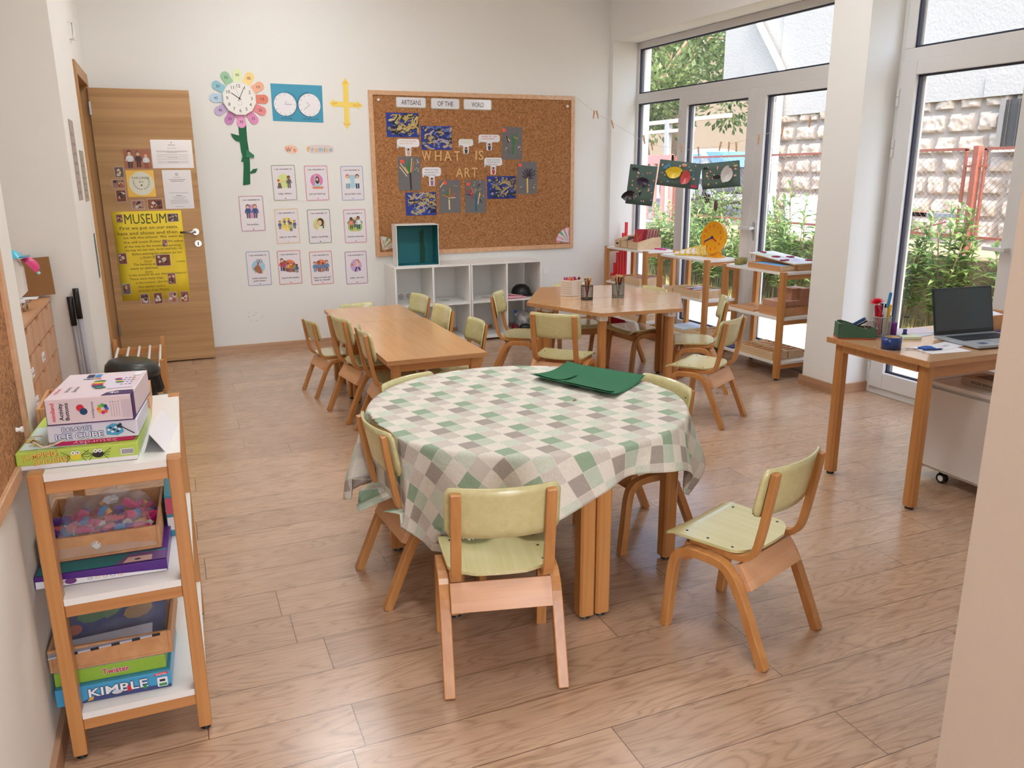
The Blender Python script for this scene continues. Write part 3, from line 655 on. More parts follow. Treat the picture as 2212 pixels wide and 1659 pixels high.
k = MB(); k.line(0.012, -0.010, -0.060, 0.040, 0.0055, 0.026, M_INK); k.ell(0, 0, 0.007, 0.007, 0.0275, M_INK); k.build('hour_hand', t)
MB().line(-0.010, -0.022, 0.042, 0.085, 0.0042, 0.027, M_INK).build('minute_hand', t)
MB().line(0.02, -0.045, -0.030, 0.09, 0.0012, 0.0285, C(120, 120, 120)).build('second_hand', t)
k = MB(); k.prism([(-0.026, -0.19), (0.036, -0.19), (0.034, -0.32), (0.040, -0.40), (0.040, -0.50), (0.028, -0.668), (-0.030, -0.676), (-0.012, -0.52), (-0.012, -0.46), (-0.022, -0.41), (-0.026, -0.33)], 0.001, 0.003, M_GREENP)
for L_ in ([(-0.09, -0.268), (-0.026, -0.285), (-0.026, -0.335), (-0.058, -0.325), (-0.078, -0.300)], [(0.034, -0.572), (0.060, -0.548), (0.096, -0.543), (0.080, -0.575), (0.040, -0.584)]): k.prism(L_, 0.002, 0.006, M_GREENP)
k.prism([(0.022, -0.392), (0.078, -0.438), (0.074, -0.458), (0.012, -0.455)], 0.004, 0.010, C(50, 128, 88)); k.prism([(-0.012, -0.44), (-0.03, -0.49), (-0.012, -0.49)], 0.003, 0.006, M_GREENP)
k.build('paper_stem', t)
# clockwise card
M_TEAL = C(70, 158, 190); t = thing('clock_direction_card', 'turquoise card with two white clock faces marked CLOCKWISE and ANTICLOCKWISE', 'poster', M=wallM(1.068, YB-0.001, 2.050, rot=-0.5))
k = MB(); k.prism([(-0.207, 0.146), (0.208, 0.145), (0.204, -0.149), (-0.205, -0.144)], 0, 0.001, M_TEAL)
for cx in (-0.100, 0.097):
    k.ell(cx, -0.012, 0.0925, 0.0925, 0.0016, C(40, 76, 110), 36); k.ell(cx, -0.012, 0.090, 0.090, 0.002, M_PAPER, 36)
    for n_ in range(1, 13): a = math.radians(90-30*n_); k.text(str(n_), cx+0.078*math.cos(a), -0.012+0.078*math.sin(a)-0.005, 0.014, 0.0026, M_INK)
A = [(0, 0, 0.053, 0.0), (0, 0, 0.012, 0.026)]
k.line(-0.100, -0.012, -0.045, -0.012, 0.0022, 0.0028, M_INK); k.line(-0.100, -0.012, -0.088, 0.014, 0.0022, 0.0028, M_INK)
k.line(0.097, -0.012, 0.050, -0.050, 0.002, 0.0028, M_INK); k.line(0.097, -0.012, 0.072, 0.012, 0.002, 0.0028, M_INK)
for cx, s_, c in ((-0.100, 1, C(20, 110, 140)), (0.097, -1, C(40, 70, 110))):
    for j in range(14): a0 = math.radians(90-s_*(j*12)); a1 = math.radians(90-s_*(j*12+12)); k.line(cx+0.098*math.cos(a0), -0.010+0.098*math.sin(a0), cx+0.098*math.cos(a1), -0.010+0.098*math.sin(a1), 0.003, 0.0023, c)
    k.poly([(cx-0.008, -0.112, 0.0024), (cx+0.008, -0.108, 0.0024), (cx-0.002, -0.098, 0.0024)], c)
k.text('CLOCKWISE', -0.095, -0.128, 0.016, 0.0024, C(20, 70, 100)); k.text('ANTICLOCKWISE', 0.100, -0.128, 0.016, 0.0024, C(20, 70, 100)); k.build('card_print', t)
# yellow direction cross
k = MB(); Y_ = C(250, 220, 110)
P = [(-0.020, -0.150), (-0.034, -0.150), (0.0, -0.205), (0.034, -0.150), (0.022, -0.150), (0.022, -0.027), (0.095, -0.027), (0.095, -0.043), (0.142, -0.008), (0.095, 0.026), (0.095, 0.013), (0.022, 0.013),
     (0.022, 0.150), (0.037, 0.150), (0.0, 0.205), (-0.037, 0.150), (-0.022, 0.150), (-0.022, 0.013), (-0.100, 0.018), (-0.100, 0.034), (-0.142, 0.0), (-0.100, -0.040), (-0.100, -0.026), (-0.020, -0.027)]
k.prism(P, 0, 0.0015, Y_, C(214, 150, 60)); O_ = C(222, 142, 44)
k.text('UP', 0, 0.158, 0.024, 0.0022, O_); k.text('DOWN', 0, -0.172, 0.015, 0.0022, O_); k.text('LEFT', -0.095, -0.010, 0.024, 0.0022, O_); k.text('RIGHT', 0.090, -0.018, 0.022, 0.0022, O_)
tag(k.build('direction_cross', M=wallM(1.470, YB-0.001, 2.055, rot=-1.0)), 'yellow paper cross of four arrows lettered UP, DOWN, LEFT and RIGHT', 'paper arrows')
# We Promise
OC = [C(236, 130, 56), C(88, 150, 150), C(240, 176, 84), C(126, 172, 200)]
k = MB(); k.prism([(0.056*math.cos(a_*PI/9), 0.036*math.sin(a_*PI/9)) for a_ in range(18)], 0, 0.001, C(238, 206, 190))
k.text('W', -0.022, -0.018, 0.052, 0.0016, OC[0], bold=True); k.text('W', -0.020, -0.022, 0.034, 0.0019, OC[1], bold=True); k.text('e', 0.028, -0.018, 0.052, 0.0018, OC[0], bold=True)
tag(k.build('word_cutout', M=wallM(0.990, YB-0.001, 1.684, rot=-3)), 'small cut-out of the word We in orange and teal letters', 'lettering')
k = MB(); k.prism([(0.117*math.copysign(abs(math.cos(a_*PI/9))**0.6, math.cos(a_*PI/9)), 0.036*math.copysign(abs(math.sin(a_*PI/9))**0.7, math.sin(a_*PI/9))) for a_ in range(18)], 0, 0.001, C(226, 214, 212))
for j, (ch_, x_) in enumerate(zip('Promise', (-0.094, -0.063, -0.034, 0.004, 0.036, 0.056, 0.087))): k.text(ch_, x_, -0.018, 0.054, 0.0016, OC[(0, 3, 2, 3, 1, 2, 3)[j]] if j else OC[2], bold=True)
tag(k.build('word_cutout', M=wallM(1.230, YB-0.001, 1.685)), 'wide cut-out of the word Promise in orange, blue and yellow letters', 'lettering')
# classroom rule cards
SK = [C(232, 190, 160), C(170, 110, 76), C(120, 78, 54)]; HAIR = [C(70, 48, 44), C(40, 34, 36), C(206, 100, 50), C(140, 90, 50)]
def kid(k, x, y, h, sk, hr, top, bot, z=0.0024, lean=0):
    k.poly([(x-h*.13, y), (x-h*.02, y), (x-h*.02, y+h*.42), (x-h*.13, y+h*.42)], bot, z); k.poly([(x+h*.02, y), (x+h*.13, y), (x+h*.13, y+h*.42), (x+h*.02, y+h*.42)], bot, z)
    k.poly([(x-h*.15, y+h*.36), (x+h*.15, y+h*.36), (x+h*.12, y+h*.72), (x-h*.12, y+h*.72)], top, z+.0003)
    k.line(x-h*.13, y+h*.68, x-h*.22, y+h*.40, h*.07, z+.0004, top); k.line(x+h*.13, y+h*.68, x+h*.22, y+h*.40, h*.07, z+.0004, top)
    k.ell(x, y+h*.87, h*.14, h*.155, z+.0004, hr, 14); k.ell(x, y+h*.83, h*.105, h*.115, z+.0007, sk, 14)
WH, NV, BL, GY = C(232, 234, 234), C(58, 66, 104), C(98, 140, 184), C(104, 98, 98)
def pic_help(k):
    k.ell(-0.003, -0.003, 0.052, 0.058, 0.002, C(214, 226, 150), 28)
    kid(k, 0.038, -0.062, 0.10, SK[1], HAIR[0], GY, GY); k.poly([(-0.06, -0.062), (-0.02, -0.062), (-0.03, -0.02), (-0.048, -0.015)], C(120, 100, 96), 0.0026); k.ell(-0.044, -0.004, 0.012, 0.013, 0.0028, SK[0]); k.ell(-0.046, 0.003, 0.012, 0.008, 0.0029, HAIR[2]); k.line(-0.036, -0.018, 0.030, 0.006, 0.005, 0.003, SK[0])
def pic_hand(k):
    k.ell(0, 0.004, 0.053, 0.055, 0.002, C(226, 132, 186), 28); k.poly([(-0.048, -0.048), (0.05, -0.048), (0.058, -0.056), (0.04, -0.066), (-0.03, -0.064)], C(222, 140, 110), 0.003)
    k.poly([(-0.022, -0.045), (0.034, -0.045), (0.018, 0.0), (-0.012, 0.0)], C(176, 210, 224), 0.0026); k.line(-0.014, -0.01, -0.010, 0.048, 0.011, 0.0027, C(176, 210, 224)); k.ell(-0.010, 0.054, 0.006, 0.009, 0.0028, SK[0]); k.ell(0.006, 0.006, 0.017, 0.030, 0.0027, HAIR[0]); k.ell(0.005, 0.012, 0.010, 0.013, 0.003, SK[0])
def pic_voice(k): k.ell(0.0, -0.002, 0.046, 0.056, 0.002, C(172, 208, 226), 28); kid(k, -0.040, -0.062, 0.118, SK[0], HAIR[2], WH, C(120, 160, 170)); kid(k, 0.044, -0.062, 0.118, SK[0], HAIR[0], WH, NV)
def pic_polite(k): k.ell(0, 0, 0.055, 0.056, 0.002, C(210, 158, 206), 28); kid(k, -0.030, -0.056, 0.112, SK[0], HAIR[1], C(60, 92, 140), GY); kid(k, 0.026, -0.056, 0.112, SK[0], HAIR[3], C(60, 92, 140), GY)
def pic_seat(k):
    k.ell(0, 0, 0.056, 0.056, 0.002, C(246, 222, 130), 28); k.rect(-0.045, -0.002, 0.04, 0.010, 0.0028, C(250, 236, 180))
    for x_, h_ in ((-0.06, 0.07), (-0.02, 0.05), (0.016, 0.05), (0.062, 0.07)): kid(k, x_, -0.005 if abs(x_) < .05 else -0.04, h_, SK[0], HAIR[0], C(84, 108, 160), GY, 0.003)
    kid(k, 0.03, -0.06, 0.075, SK[1], HAIR[1], C(190, 200, 150), GY, 0.0035)
    for x_ in (-0.03, -0.01, 0.01): k.line(x_, -0.002, x_, -0.028, 0.002, 0.0028, C(150, 110, 60))
def pic_listen(k):
    k.ell(0, 0.0, 0.054, 0.056, 0.002, C(214, 226, 150), 28); k.poly([(-0.02, -0.055), (0.05, -0.055), (0.044, -0.02), (0.02, -0.006), (-0.008, -0.018)], C(226, 228, 214), 0.0026); k.ell(0.012, 0.018, 0.028, 0.034, 0.0028, HAIR[0]); k.ell(0.004, 0.012, 0.018, 0.023, 0.003, SK[0])
    k.line(0.03, 0.01, 0.032, -0.035, 0.010, 0.0029, HAIR[0]); k.line(-0.046, -0.024, -0.024, 0.012, 0.012, 0.0032, SK[0]); k.line(-0.046, -0.024, -0.014, -0.034, 0.012, 0.0031, SK[0])
def pic_include(k):
    k.ell(0, 0.01, 0.066, 0.034, 0.0019, C(92, 142, 84), 28); k.poly(rrect(-0.062, -0.06, 0.062, 0.025, 0.03), C(158, 200, 110), 0.002)
    kid(k, -0.032, -0.042, 0.10, SK[2], HAIR[1], C(232, 140, 120), SK[2]); kid(k, 0.0, -0.028, 0.085, SK[0], C(220, 180, 110), GY, NV); kid(k, 0.030, -0.042, 0.108, SK[1], HAIR[1], WH, NV); k.ell(0.0, -0.052, 0.011, 0.011, 0.0034, C(236, 176, 110))
def pic_sciss(k):
    k.ell(-0.002, -0.004, 0.055, 0.055, 0.002, C(166, 206, 226), 28); k.poly([(-0.038, -0.012), (-0.014, 0.008), (0.010, 0.0), (0.022, -0.030), (0.028, -0.062), (0.0, -0.064), (-0.024, -0.046), (-0.04, -0.03)], SK[1], 0.0028)
    for x_ in (-0.002, 0.020):
        for j in range(12): a0 = j*PI/6; a1 = a0+PI/6; k.line(x_+0.010*math.cos(a0), 0.044+0.013*math.sin(a0), x_+0.010*math.cos(a1), 0.044+0.013*math.sin(a1), 0.004, 0.003, C(122, 76, 92))
    k.line(0.0, 0.030, -0.006, 0.004, 0.012, 0.0029, C(204, 84, 62)); k.line(-0.028, -0.042, -0.034, -0.060, 0.006, 0.0029, C(180, 186, 190))
def pic_line(k):
    k.ell(0, -0.006, 0.054, 0.054, 0.002, C(232, 128, 96), 28)
    for j, (x_, h_) in enumerate(((-0.062, 0.105), (-0.038, 0.09), (-0.014, 0.082), (0.012, 0.078), (0.036, 0.075), (0.060, 0.072))): kid(k, x_, -0.045-0.004*j, h_, SK[j % 3], HAIR[j % 4], (C(196, 60, 50), C(170, 90, 160), C(236, 190, 70), C(220, 110, 60), C(120, 180, 110), C(90, 80, 130))[j], GY if j % 2 else NV)
def pic_keep(k):
    k.ell(0, -0.002, 0.056, 0.055, 0.002, C(234, 134, 102), 28)
    for j, (x_, h_) in enumerate(((-0.056, 0.088), (-0.020, 0.09), (0.014, 0.082), (0.048, 0.096))): kid(k, x_, -0.052, h_, SK[j % 3], HAIR[j % 3], BL, GY if j % 2 else BL)
def pic_walk(k):
    k.ell(-0.002, 0.0, 0.050, 0.056, 0.002, C(206, 168, 214), 28); k.poly([(-0.006, -0.012), (0.026, -0.012), (0.022, 0.024), (0.0, 0.026)], C(240, 190, 190), 0.0028); k.ell(0.012, 0.040, 0.015, 0.016, 0.0028, HAIR[2]); k.ell(0.008, 0.036, 0.011, 0.013, 0.003, SK[0])
    k.line(0.0, 0.02, -0.032, 0.008, 0.007, 0.003, SK[0]); k.ell(-0.036, 0.012, 0.011, 0.008, 0.0032, C(206, 130, 60)); k.line(0.004, -0.012, -0.012, -0.050, 0.013, 0.0029, NV); k.line(0.018, -0.012, 0.034, -0.044, 0.013, 0.0029, NV)
RC_ = [
 (0.820, 1.555, 1.007, 1.274, (106, 150, 96), 'help others.', pic_help, 'a tall child pulling another up', 0.8),
 (1.088, 1.552, 1.276, 1.266, (222, 106, 152), 'put my hand up.', pic_hand, 'a pupil raising a hand at a desk', 0.6),
 (1.390, 1.545, 1.581, 1.262, (124, 170, 218), 'use my indoor voice.', pic_voice, 'two children talking on blue', 0.2),
 (0.538, 1.310, 0.730, 1.028, (178, 92, 148), 'be polite.', pic_polite, 'two children in blue jumpers', 0.4),
 (0.816, 1.198, 1.006, 0.915, (240, 196, 110), 'stay in my seat.', pic_seat, 'children seated around a table', 0.8),
 (1.084, 1.191, 1.277, 0.903, (76, 138, 84), 'listen carefully.', pic_listen, 'a child cupping one ear', 0.4),
 (1.394, 1.182, 1.583, 0.896, (226, 110, 170), 'include everyone.', pic_include, 'three children playing ball', 0.4),
 (0.553, 0.854, 0.747, 0.572, (110, 156, 204), 'hold scissors|point down.', pic_sciss, 'a fist holding scissors', 0.2),
 (0.808, 0.853, 1.002, 0.565, (226, 110, 86), 'stand in line quietly.', pic_line, 'six children in a row', 0.4),
 (1.079, 0.835, 1.270, 0.547, (226, 106, 84), 'keep my hands and|feet to myself.', pic_keep, 'four children side by side', 0.8),
 (1.385, 0.822, 1.574, 0.533, (170, 92, 176), 'walk, not run.', pic_walk, 'one child walking on lilac', 0.4)]
for (x0, z1, x1, z0, c, txt, pic, what, rot) in RC_:
    k = MB(); k.prism(rrect(-0.099, -0.147, 0.099, 0.147, 0.008), 0, 0.0008, plain('laminate_pouch', S(226, 220, 216), rough=0.12, var=0.01)); cm = C(*c, rough=0.25)
    k.poly(rrect(-0.0955, -0.1425, 0.0955, 0.1425, 0.012), cm, 0.0012); k.poly(rrect(-0.0915, -0.1385, 0.0915, 0.1385, 0.009), plain('card_white', S(236, 230, 236), rough=0.2, var=0.01), 0.0016)
    k.text('I can remember to', 0, 0.106, 0.0175, 0.0022, M_INK, w=0.140, bold=True)
    ls = txt.split('|')
    for j, l_ in enumerate(ls): k.text(l_, 0, -0.094-0.022*j+(0.006 if len(ls) > 1 else 0), 0.0185, 0.0022, M_INK, w=min(0.145, 0.0085*len(l_)+0.008), bold=True)
    k.ell(0, -0.128, 0.007, 0.004, 0.0022, cm, 10); k.T = Matrix.Translation((0, 0.018 if len(ls) == 1 else 0.02, 0)); pic(k)
    tag(k.build('rule_card', M=wallM((x0+x1)/2, YB-0.001, (z0+z1)/2, rot=rot)), 'laminated rule card "%s" with %s' % (txt.replace('|', ' ').rstrip('.'), what), 'card', 'classroom rule cards')
# small scuffs low on the wall
k = MB(wallM(0.62, YB-0.0008, 0.30))
for j in range(9): x_ = rnd.uniform(-0.09, 0.09); y_ = rnd.uniform(-0.05, 0.05); k.line(x_, y_, x_+rnd.uniform(-0.02, 0.02), y_+0.012, 0.004, 0, C(206, 196, 188))
tag(k.build('scuff_mark'), 'faint grey scuffs low on the back wall right of the door', 'scuff mark')

# ------------------------------------------------------------------ papers on the door
YD = 7.0495
def photo(k, x0, y0, x1, y1, seed, z=0.0016):
    """a small snapshot: patches of brown floor, pale clothes, heads"""
    r = random.Random(seed); w, h = x1-x0, y1-y0
    bgc = [(150, 88, 62), (112, 92, 90), (166, 122, 104), (128, 70, 52), (176, 134, 122)][seed % 5]
    k.rect(x0, y0, x1, y1, z-0.0006, C(222, 206, 196)); e = 0.04*min(w, h); k.rect(x0+e, y0+e, x1-e, y1-e, z, C(*bgc))
    pal = [(214, 200, 190), (84, 58, 56), (60, 50, 56), (186, 92, 60), (206, 160, 130), (96, 74, 70), (224, 214, 204)]
    for j in range(9):
        cx = r.uniform(x0+0.2*w, x1-0.2*w); cy = r.uniform(y0+0.2*h, y1-0.2*h); a = r.uniform(.08, .18)
        k.ell(cx, cy, w*a, h*a*r.uniform(.8, 1.2), z+0.0002*(j+1), C(*pal[r.randrange(7)]), 10, r.uniform(0, 3))
def door_thing(name, x0, z1, x1, z0, label, cat, fn, group=None, rot=0):
    k = MB(); w, h = (x1-x0), (z1-z0); fn(k, w, h)
    return tag(k.build(name, M=wallM((x0+x1)/2, YD, (z0+z1)/2, rot=rot)), label, cat, group)
GL = plain('notice_laminate', S(232, 230, 236), rough=0.1, var=0.01); TL = C(150, 148, 152)
def f_land(k, w, h):
    k.prism(rrect(-w/2, -h/2, w/2, h/2, 0.006), 0, 0.0008, GL); k.text('CERTIFICATE', 0, h*.30, 0.009, 0.0014, M_INK, bold=True); k.ell(0, h*.40, 0.005, 0.005, 0.0014, TL)
    for j, y in enumerate((.20, .10, .07, .04, -.03, -.10, -.13, -.18, -.26, -.29, -.32)): k.rect(-w*(.38 if j % 3 else .12), h*y, w*(.38 if j % 3 else .12), h*y+0.0022, 0.0014, TL)
def f_port(k, w, h):
    k.prism(rrect(-w/2, -h/2, w/2, h/2, 0.006), 0, 0.0008, GL); k.ell(0, h*.39, 0.010, 0.010, 0.0014, C(150, 130, 130)); k.ell(0, h*.39, 0.006, 0.006, 0.0016, GL)
    for j, (y, a) in enumerate(((.31, .13), (.25, .28), (.21, .22), (-.09, .34), (-.16, .1), (-.20, .24), (-.24, .18), (-.28, .30), (-.32, .33), (-.36, .30), (-.45, .16))): k.rect(-w*a, h*y, w*a, h*y+0.0026, 0.0014, TL if j not in (1, 2, 4) else M_INK)
def f_yel(k, w, h):
    k.prism([(-w/2, -h/2), (w/2, -h/2), (w/2, h/2), (-w/2, h/2)], 0, 0.0008, C(244, 190, 70, 0.2)); k.ell(0.004, 0, w*.45, w*.45, 0.0013, C(228, 226, 206, 0.25), 40)
    k.text('EXPLORERS', 0.003, 0.034, 0.025, 0.0018, C(84, 80, 66), w=0.122); k.text('4-5', 0.003, 0.006, 0.022, 0.0018, C(84, 80, 66), w=0.032); k.ell(0.004, -0.012, 0.006, 0.007, 0.0018, C(84, 80, 66))
    for s in (-1, 1):
        for j in range(7): a = math.radians(-80+s*(12+16*j)); x_, y_ = 0.004+0.055*math.cos(a), 0.012+0.055*math.sin(a); k.ell(x_, y_, 0.009, 0.0035, 0.0018, C(156, 156, 130), 8, a+s*0.8); k.line(x_, y_, x_*0.9, y_-0.004, 0.0015, 0.0018, C(130, 130, 104))
door_thing('notice', -0.082, 1.749, 0.215, 1.537, 'landscape laminated notice at the top right of the open door', 'notice', f_land)
door_thing('notice', -0.023, 1.523, 0.187, 1.227, 'portrait laminated notice beside the yellow explorers sign', 'notice', f_port)
door_thing('explorers_sign', -0.280, 1.522, -0.083, 1.323, 'square yellow sign with a pale disc reading EXPLORERS 4-5', 'sign', f_yel)
def f_kids(k, w, h):
    k.prism([(-w/2, -h/2), (w/2, -h/2), (w/2, h/2), (-w/2, h/2)], 0, 0.0006, C(158, 84, 56, 0.25))
    kid(k, -0.055, -0.066, 0.125, SK[0], HAIR[0], WH, C(70, 60, 60), 0.001); kid(k, 0.004, -0.062, 0.115, SK[0], HAIR[3], C(84, 56, 60), C(84, 60, 50), 0.0012); kid(k, 0.058, -0.066, 0.105, SK[0], HAIR[2], WH, C(150, 80, 60), 0.001)
door_thing('snapshot', -0.278, 1.680, -0.088, 1.535, 'largest photo on the door, three children in white and dark shirts', 'photo', f_kids)
for i, (x0, z1, x1, z0, lab) in enumerate([(-0.356, 1.549, -0.291, 1.470, 'upper of the three small photos left of the explorers sign'), (-0.383, 1.456, -0.292, 1.390, 'middle small wide photo left of the explorers sign'), (-0.365, 1.378, -0.295, 1.288, 'lower of the three small photos left of the explorers sign'),
        (-0.266, 1.299, -0.174, 1.231, 'left small photo under the explorers sign'), (-0.152, 1.307, -0.040, 1.224, 'right small photo under the explorers sign, round white table in it')]):
    door_thing('snapshot', x0, z1, x1, z0, lab, 'photo', (lambda s: (lambda k, w, h: photo(k, -w/2, -h/2, w/2, h/2, s)))(11+i), group='snapshots above the museum poster')
t = thing('museum_poster', 'yellow handwritten MUSEUM poster taped to the open door', 'poster', M=wallM(-0.164, YD, 0.870))
INK2 = C(96, 78, 30); k = MB(); k.grid(lambda u, v: (-0.249+0.498*u, -0.345+0.69*v, 0.001+0.004*max(0, abs(2*u-1)-0.8)), 6, 4, C(246, 214, 56)); k.build('poster_sheet', t, solid=0.0008)
k = MB(); k.text('MUSEUM', -0.015, 0.250, 0.108, 0.0030, C(76, 92, 50), w=0.300)
LN = [('First we put on our vests,', -0.205, 0.205, 0.42, .036), ('hats and shoes and then', -0.225, 0.165, 0.43, .034), ('we left the school. We went to', -0.190, 0.135, 0.43, .026), ('the old town Kotor', -0.190, 0.100, 0.27, .028), ('We walked', 0.125, 0.100, 0.115, .026), ('all the way to the museum', -0.190, 0.068, 0.29, .024), ('and along', 0.130, 0.068, 0.09, .024),
      ('the way we saw cats, ducks and lady cat.', -0.190, 0.040, 0.42, .024), ('Before entering the museum we had', -0.140, 0.008, 0.36, .026), ('a SNACK!!!', -0.085, -0.022, 0.13, .026), ('(Simon)', -0.060, -0.046, 0.055, .018), ('The bananas and', -0.140, -0.074, 0.175, .026), ('cookies', 0.175, -0.060, 0.062, .022), ('were so delicious', -0.165, -0.104, 0.20, .026), ('(Jasin)', -0.060, -0.130, 0.05, .018),
      ('In the museum we saw ships and weapons!', -0.180, -0.155, 0.42, .024), ('There were many ships', -0.180, -0.186, 0.245, .026), ('in the museum. (Jerome)', -0.140, -0.216, 0.245, .024), ('Our teacher took a', -0.125, -0.250, 0.195, .026), ('pictures of us! (Petra)', -0.125, -0.280, 0.22, .026)]
for s_, x_, y_, w_, h_ in LN: k.text(s_, x_, y_, h_, 0.0030, INK2, align='l', w=w_, rot=0.01)
k.line(-0.065, -0.052, -0.008, -0.052, 0.0015, 0.003, C(170, 80, 40)); k.line(-0.065, -0.136, -0.008, -0.136, 0.0015, 0.003, C(170, 80, 40)); k.build('handwriting', t)
for i, (x0, z1, x1, z0) in enumerate([(-0.386, 1.195, -0.340, 1.134), (-0.020, 1.192, 0.061, 1.129), (-0.078, 0.992, -0.040, 0.936), (-0.407, 0.899, -0.346, 0.814), (-0.142, 0.877, -0.031, 0.785), (-0.067, 0.726, -0.009, 0.639), (-0.406, 0.660, -0.346, 0.575), (-0.284, 0.575, -0.220, 0.486), (-0.187, 0.575, -0.123, 0.487), (-0.080, 0.576, -0.014, 0.488), (0.012, 0.575, 0.076, 0.486)]):
    k = MB(); photo(k, x0+0.164, z0-0.870, x1+0.164, z1-0.870, 30+i if i != 4 else 33, 0.0040); k.build('pasted_photo', t)
# two sheets and a picture on the doorway wall, sensor above
def side_sheet(name, y0, y1, z0, z1, label, colr, cat='sheet'):
    k = MB(); w, h = (y1-y0), (z1-z0); k.prism([(-w/2, -h/2), (w/2, -h/2), (w/2, h/2), (-w/2, h/2)], 0.001, 0.0025, C(*colr)); r = random.Random(5)
    for j in range(7): k.rect(-w*.4, -h*.42+h*.12*j, w*(.1+.3*r.random()), -h*.38+h*.12*j, 0.003, C(colr[0]-26, colr[1]-22, colr[2]-20))
    tag(k.build(name, M=wallM(XD, (y0+y1)/2, (z0+z1)/2, '+X')), label, cat)
side_sheet('wall_sheet', 5.38, 5.62, 1.35, 1.80, 'taller faded sheet on the narrow wall left of the doorway, seen edge on', (176, 158, 150))
side_sheet('wall_sheet', 5.79, 6.04, 1.33, 1.64, 'shorter sheet next to the door frame, seen edge on', (172, 160, 142))
side_sheet('wall_picture', 6.00, 6.09, 0.83, 1.12, 'narrow blue-green picture low beside the door frame', (96, 120, 118), 'picture')
k = MB(); k.band([(0, 0.05), (0.028, 0.045), (0.034, 0.0), (0.022, -0.035), (0.030, -0.055)], -0.03, 0.03, 0.004, M_WHITE).box(-0.03, 0, -0.05, 0.03, 0.02, 0.045, M_WHITE)
tag(k.build('motion_sensor', M=Matrix.Translation((XD, 6.25, 2.385)) @ Matrix.Rotation(math.radians(-90), 4, 'Z')), 'small white curved motion sensor high on the wall above the doorway', 'sensor')

# ------------------------------------------------------------------ cork board on the back wall
t = thing('cork_board', 'large wood framed cork board lettered WHAT IS ART on the back wall', 'notice board', M=wallM(2.637, YB-0.001, 1.468))
bw, bh = 1.957/2, 1.402/2
MB().box(-bw+.02, -bh+.02, 0, bw-.02, bh-.02, 0.010, M_CORK).build('cork_panel', t)
for q in ((-bw, -bh, -bw+.038, bh), (bw-.038, -bh, bw, bh), (-bw+.038, -bh, bw-.038, -bh+.038), (-bw+.038, bh-.038, bw-.038, bh)): MB().box(q[0], q[1], 0, q[2], q[3], .020, M_FRAME).build('frame_rail', t, bevel=.002)
for x, z in ((1.746, 2.091), (3.540, 2.078)): MB(Matrix.Translation((x-2.637, z-1.468, 0.01))).lathe([(0.0, 0.016), (0.010, 0.014), (0.012, 0.006), (0.012, 0)], M_WHITE, n=16).build('screw_cap', t)
YC = YB-0.0125
def cork(name, x0, z1, x1, z0, label, cat, fn, group=None, rot=0):
    k = MB(); fn(k, x1-x0, z1-z0); return tag(k.build(name, M=wallM((x0+x1)/2, YC, (z0+z1)/2, rot=rot)), label, cat, group)
for (s_, x0, z1, x1, z0) in (('ARTISANS', 1.897, 2.120, 2.167, 2.033), ('OF THE', 2.210, 2.118, 2.476, 2.028), ('WORLD', 2.512, 2.117, 2.781, 2.027)):
    def f(k, w, h, s_=s_): k.prism(rrect(-w/2, -h/2, w/2, h/2, 0.014), 0, 0.001, C(176, 186, 176)); k.prism(rrect(-w/2+.005, -h/2+.006, w/2-.008, h/2-.003, 0.012), 0.001, 0.003, GL); k.text(s_, 0, -0.020, 0.058, 0.0036, M_INK, w={'ARTISANS': .175, 'OF THE': .145, 'WORLD': .115}[s_])
    cork('title_strip', x0, z1, x1, z0, 'white rounded strip reading %s at the top of the cork board' % s_, 'sign', f, 'title strips on the cork board', rot=-0.3)
def paint(seed, night):
    def f(k, w, h):
        k.prism([(-w/2, -h/2), (w/2, -h/2), (w/2, h/2), (-w/2, h/2)], 0, 0.0012, C(40, 58, 150)); r = random.Random(seed)
        pal = [(30, 40, 96), (196, 168, 96), (214, 198, 150), (18, 44, 66), (96, 116, 178), (188, 176, 190), (156, 136, 84), (14, 24, 44)]
        for j in range(84):
            cx = r.uniform(-w*.44, w*.44); cy = r.uniform(-h*.42, h*.42); c = pal[r.choice(night)]; L_ = r.uniform(.04, .085); a = r.uniform(-.5, .9); z = 0.0014+0.00004*j; m = C(*c, 0.35)
            if r.random() < .25: k.ell(cx, cy, .014, .013, z, m, 14); k.ell(cx, cy, .008, .007, z+.00005, C(120, 134, 190, .35), 12); continue
            pr = (cx, cy)
            for q in range(4):
                nx = max(-w*.47, min(w*.47, pr[0]+L_/3*math.cos(a))); ny = max(-h*.46, min(h*.46, pr[1]+L_/3*math.sin(a))); k.line(pr[0], pr[1], nx, ny, r.uniform(.008, .017), z, m); pr = (nx, ny); a += r.uniform(-.9, .9)
    return f
for i, (x0, z1, x1, z0, pal, lab) in enumerate([(1.805, 1.991, 2.094, 1.789, [1, 1, 2, 3, 7, 6], 'blue painting with thick yellow strokes at the top left of the board'), (2.112, 1.885, 2.396, 1.684, [0, 1, 4, 5, 6, 7], 'blue painting with swirls just above the word WHAT'),
        (2.726, 1.452, 3.014, 1.248, [0, 1, 3, 4, 6, 7], 'blue painting streaked with gold, right of the lower row'), (1.948, 1.318, 2.233, 1.117, [0, 4, 5, 6, 1, 7], 'blue painting with a dark blot, lowest on the board')]):
    cork('swirl_painting', x0, z1, x1, z0, lab, 'painting', paint(50+i, pal), 'blue swirl paintings', rot=0)
def stick(k, x0, y0, x1, y1, c, w=0.007, z=0.002):
    T0 = k.T; d = math.hypot(x1-x0, y1-y0); k.T = T0 @ Matrix.Translation((x0, y0, 0)) @ Matrix.Rotation(math.atan2(y1-y0, x1-x0), 4, 'Z'); k.box(0, -w/2, z, d, w/2, z+0.0016, C(*c)); k.T = T0
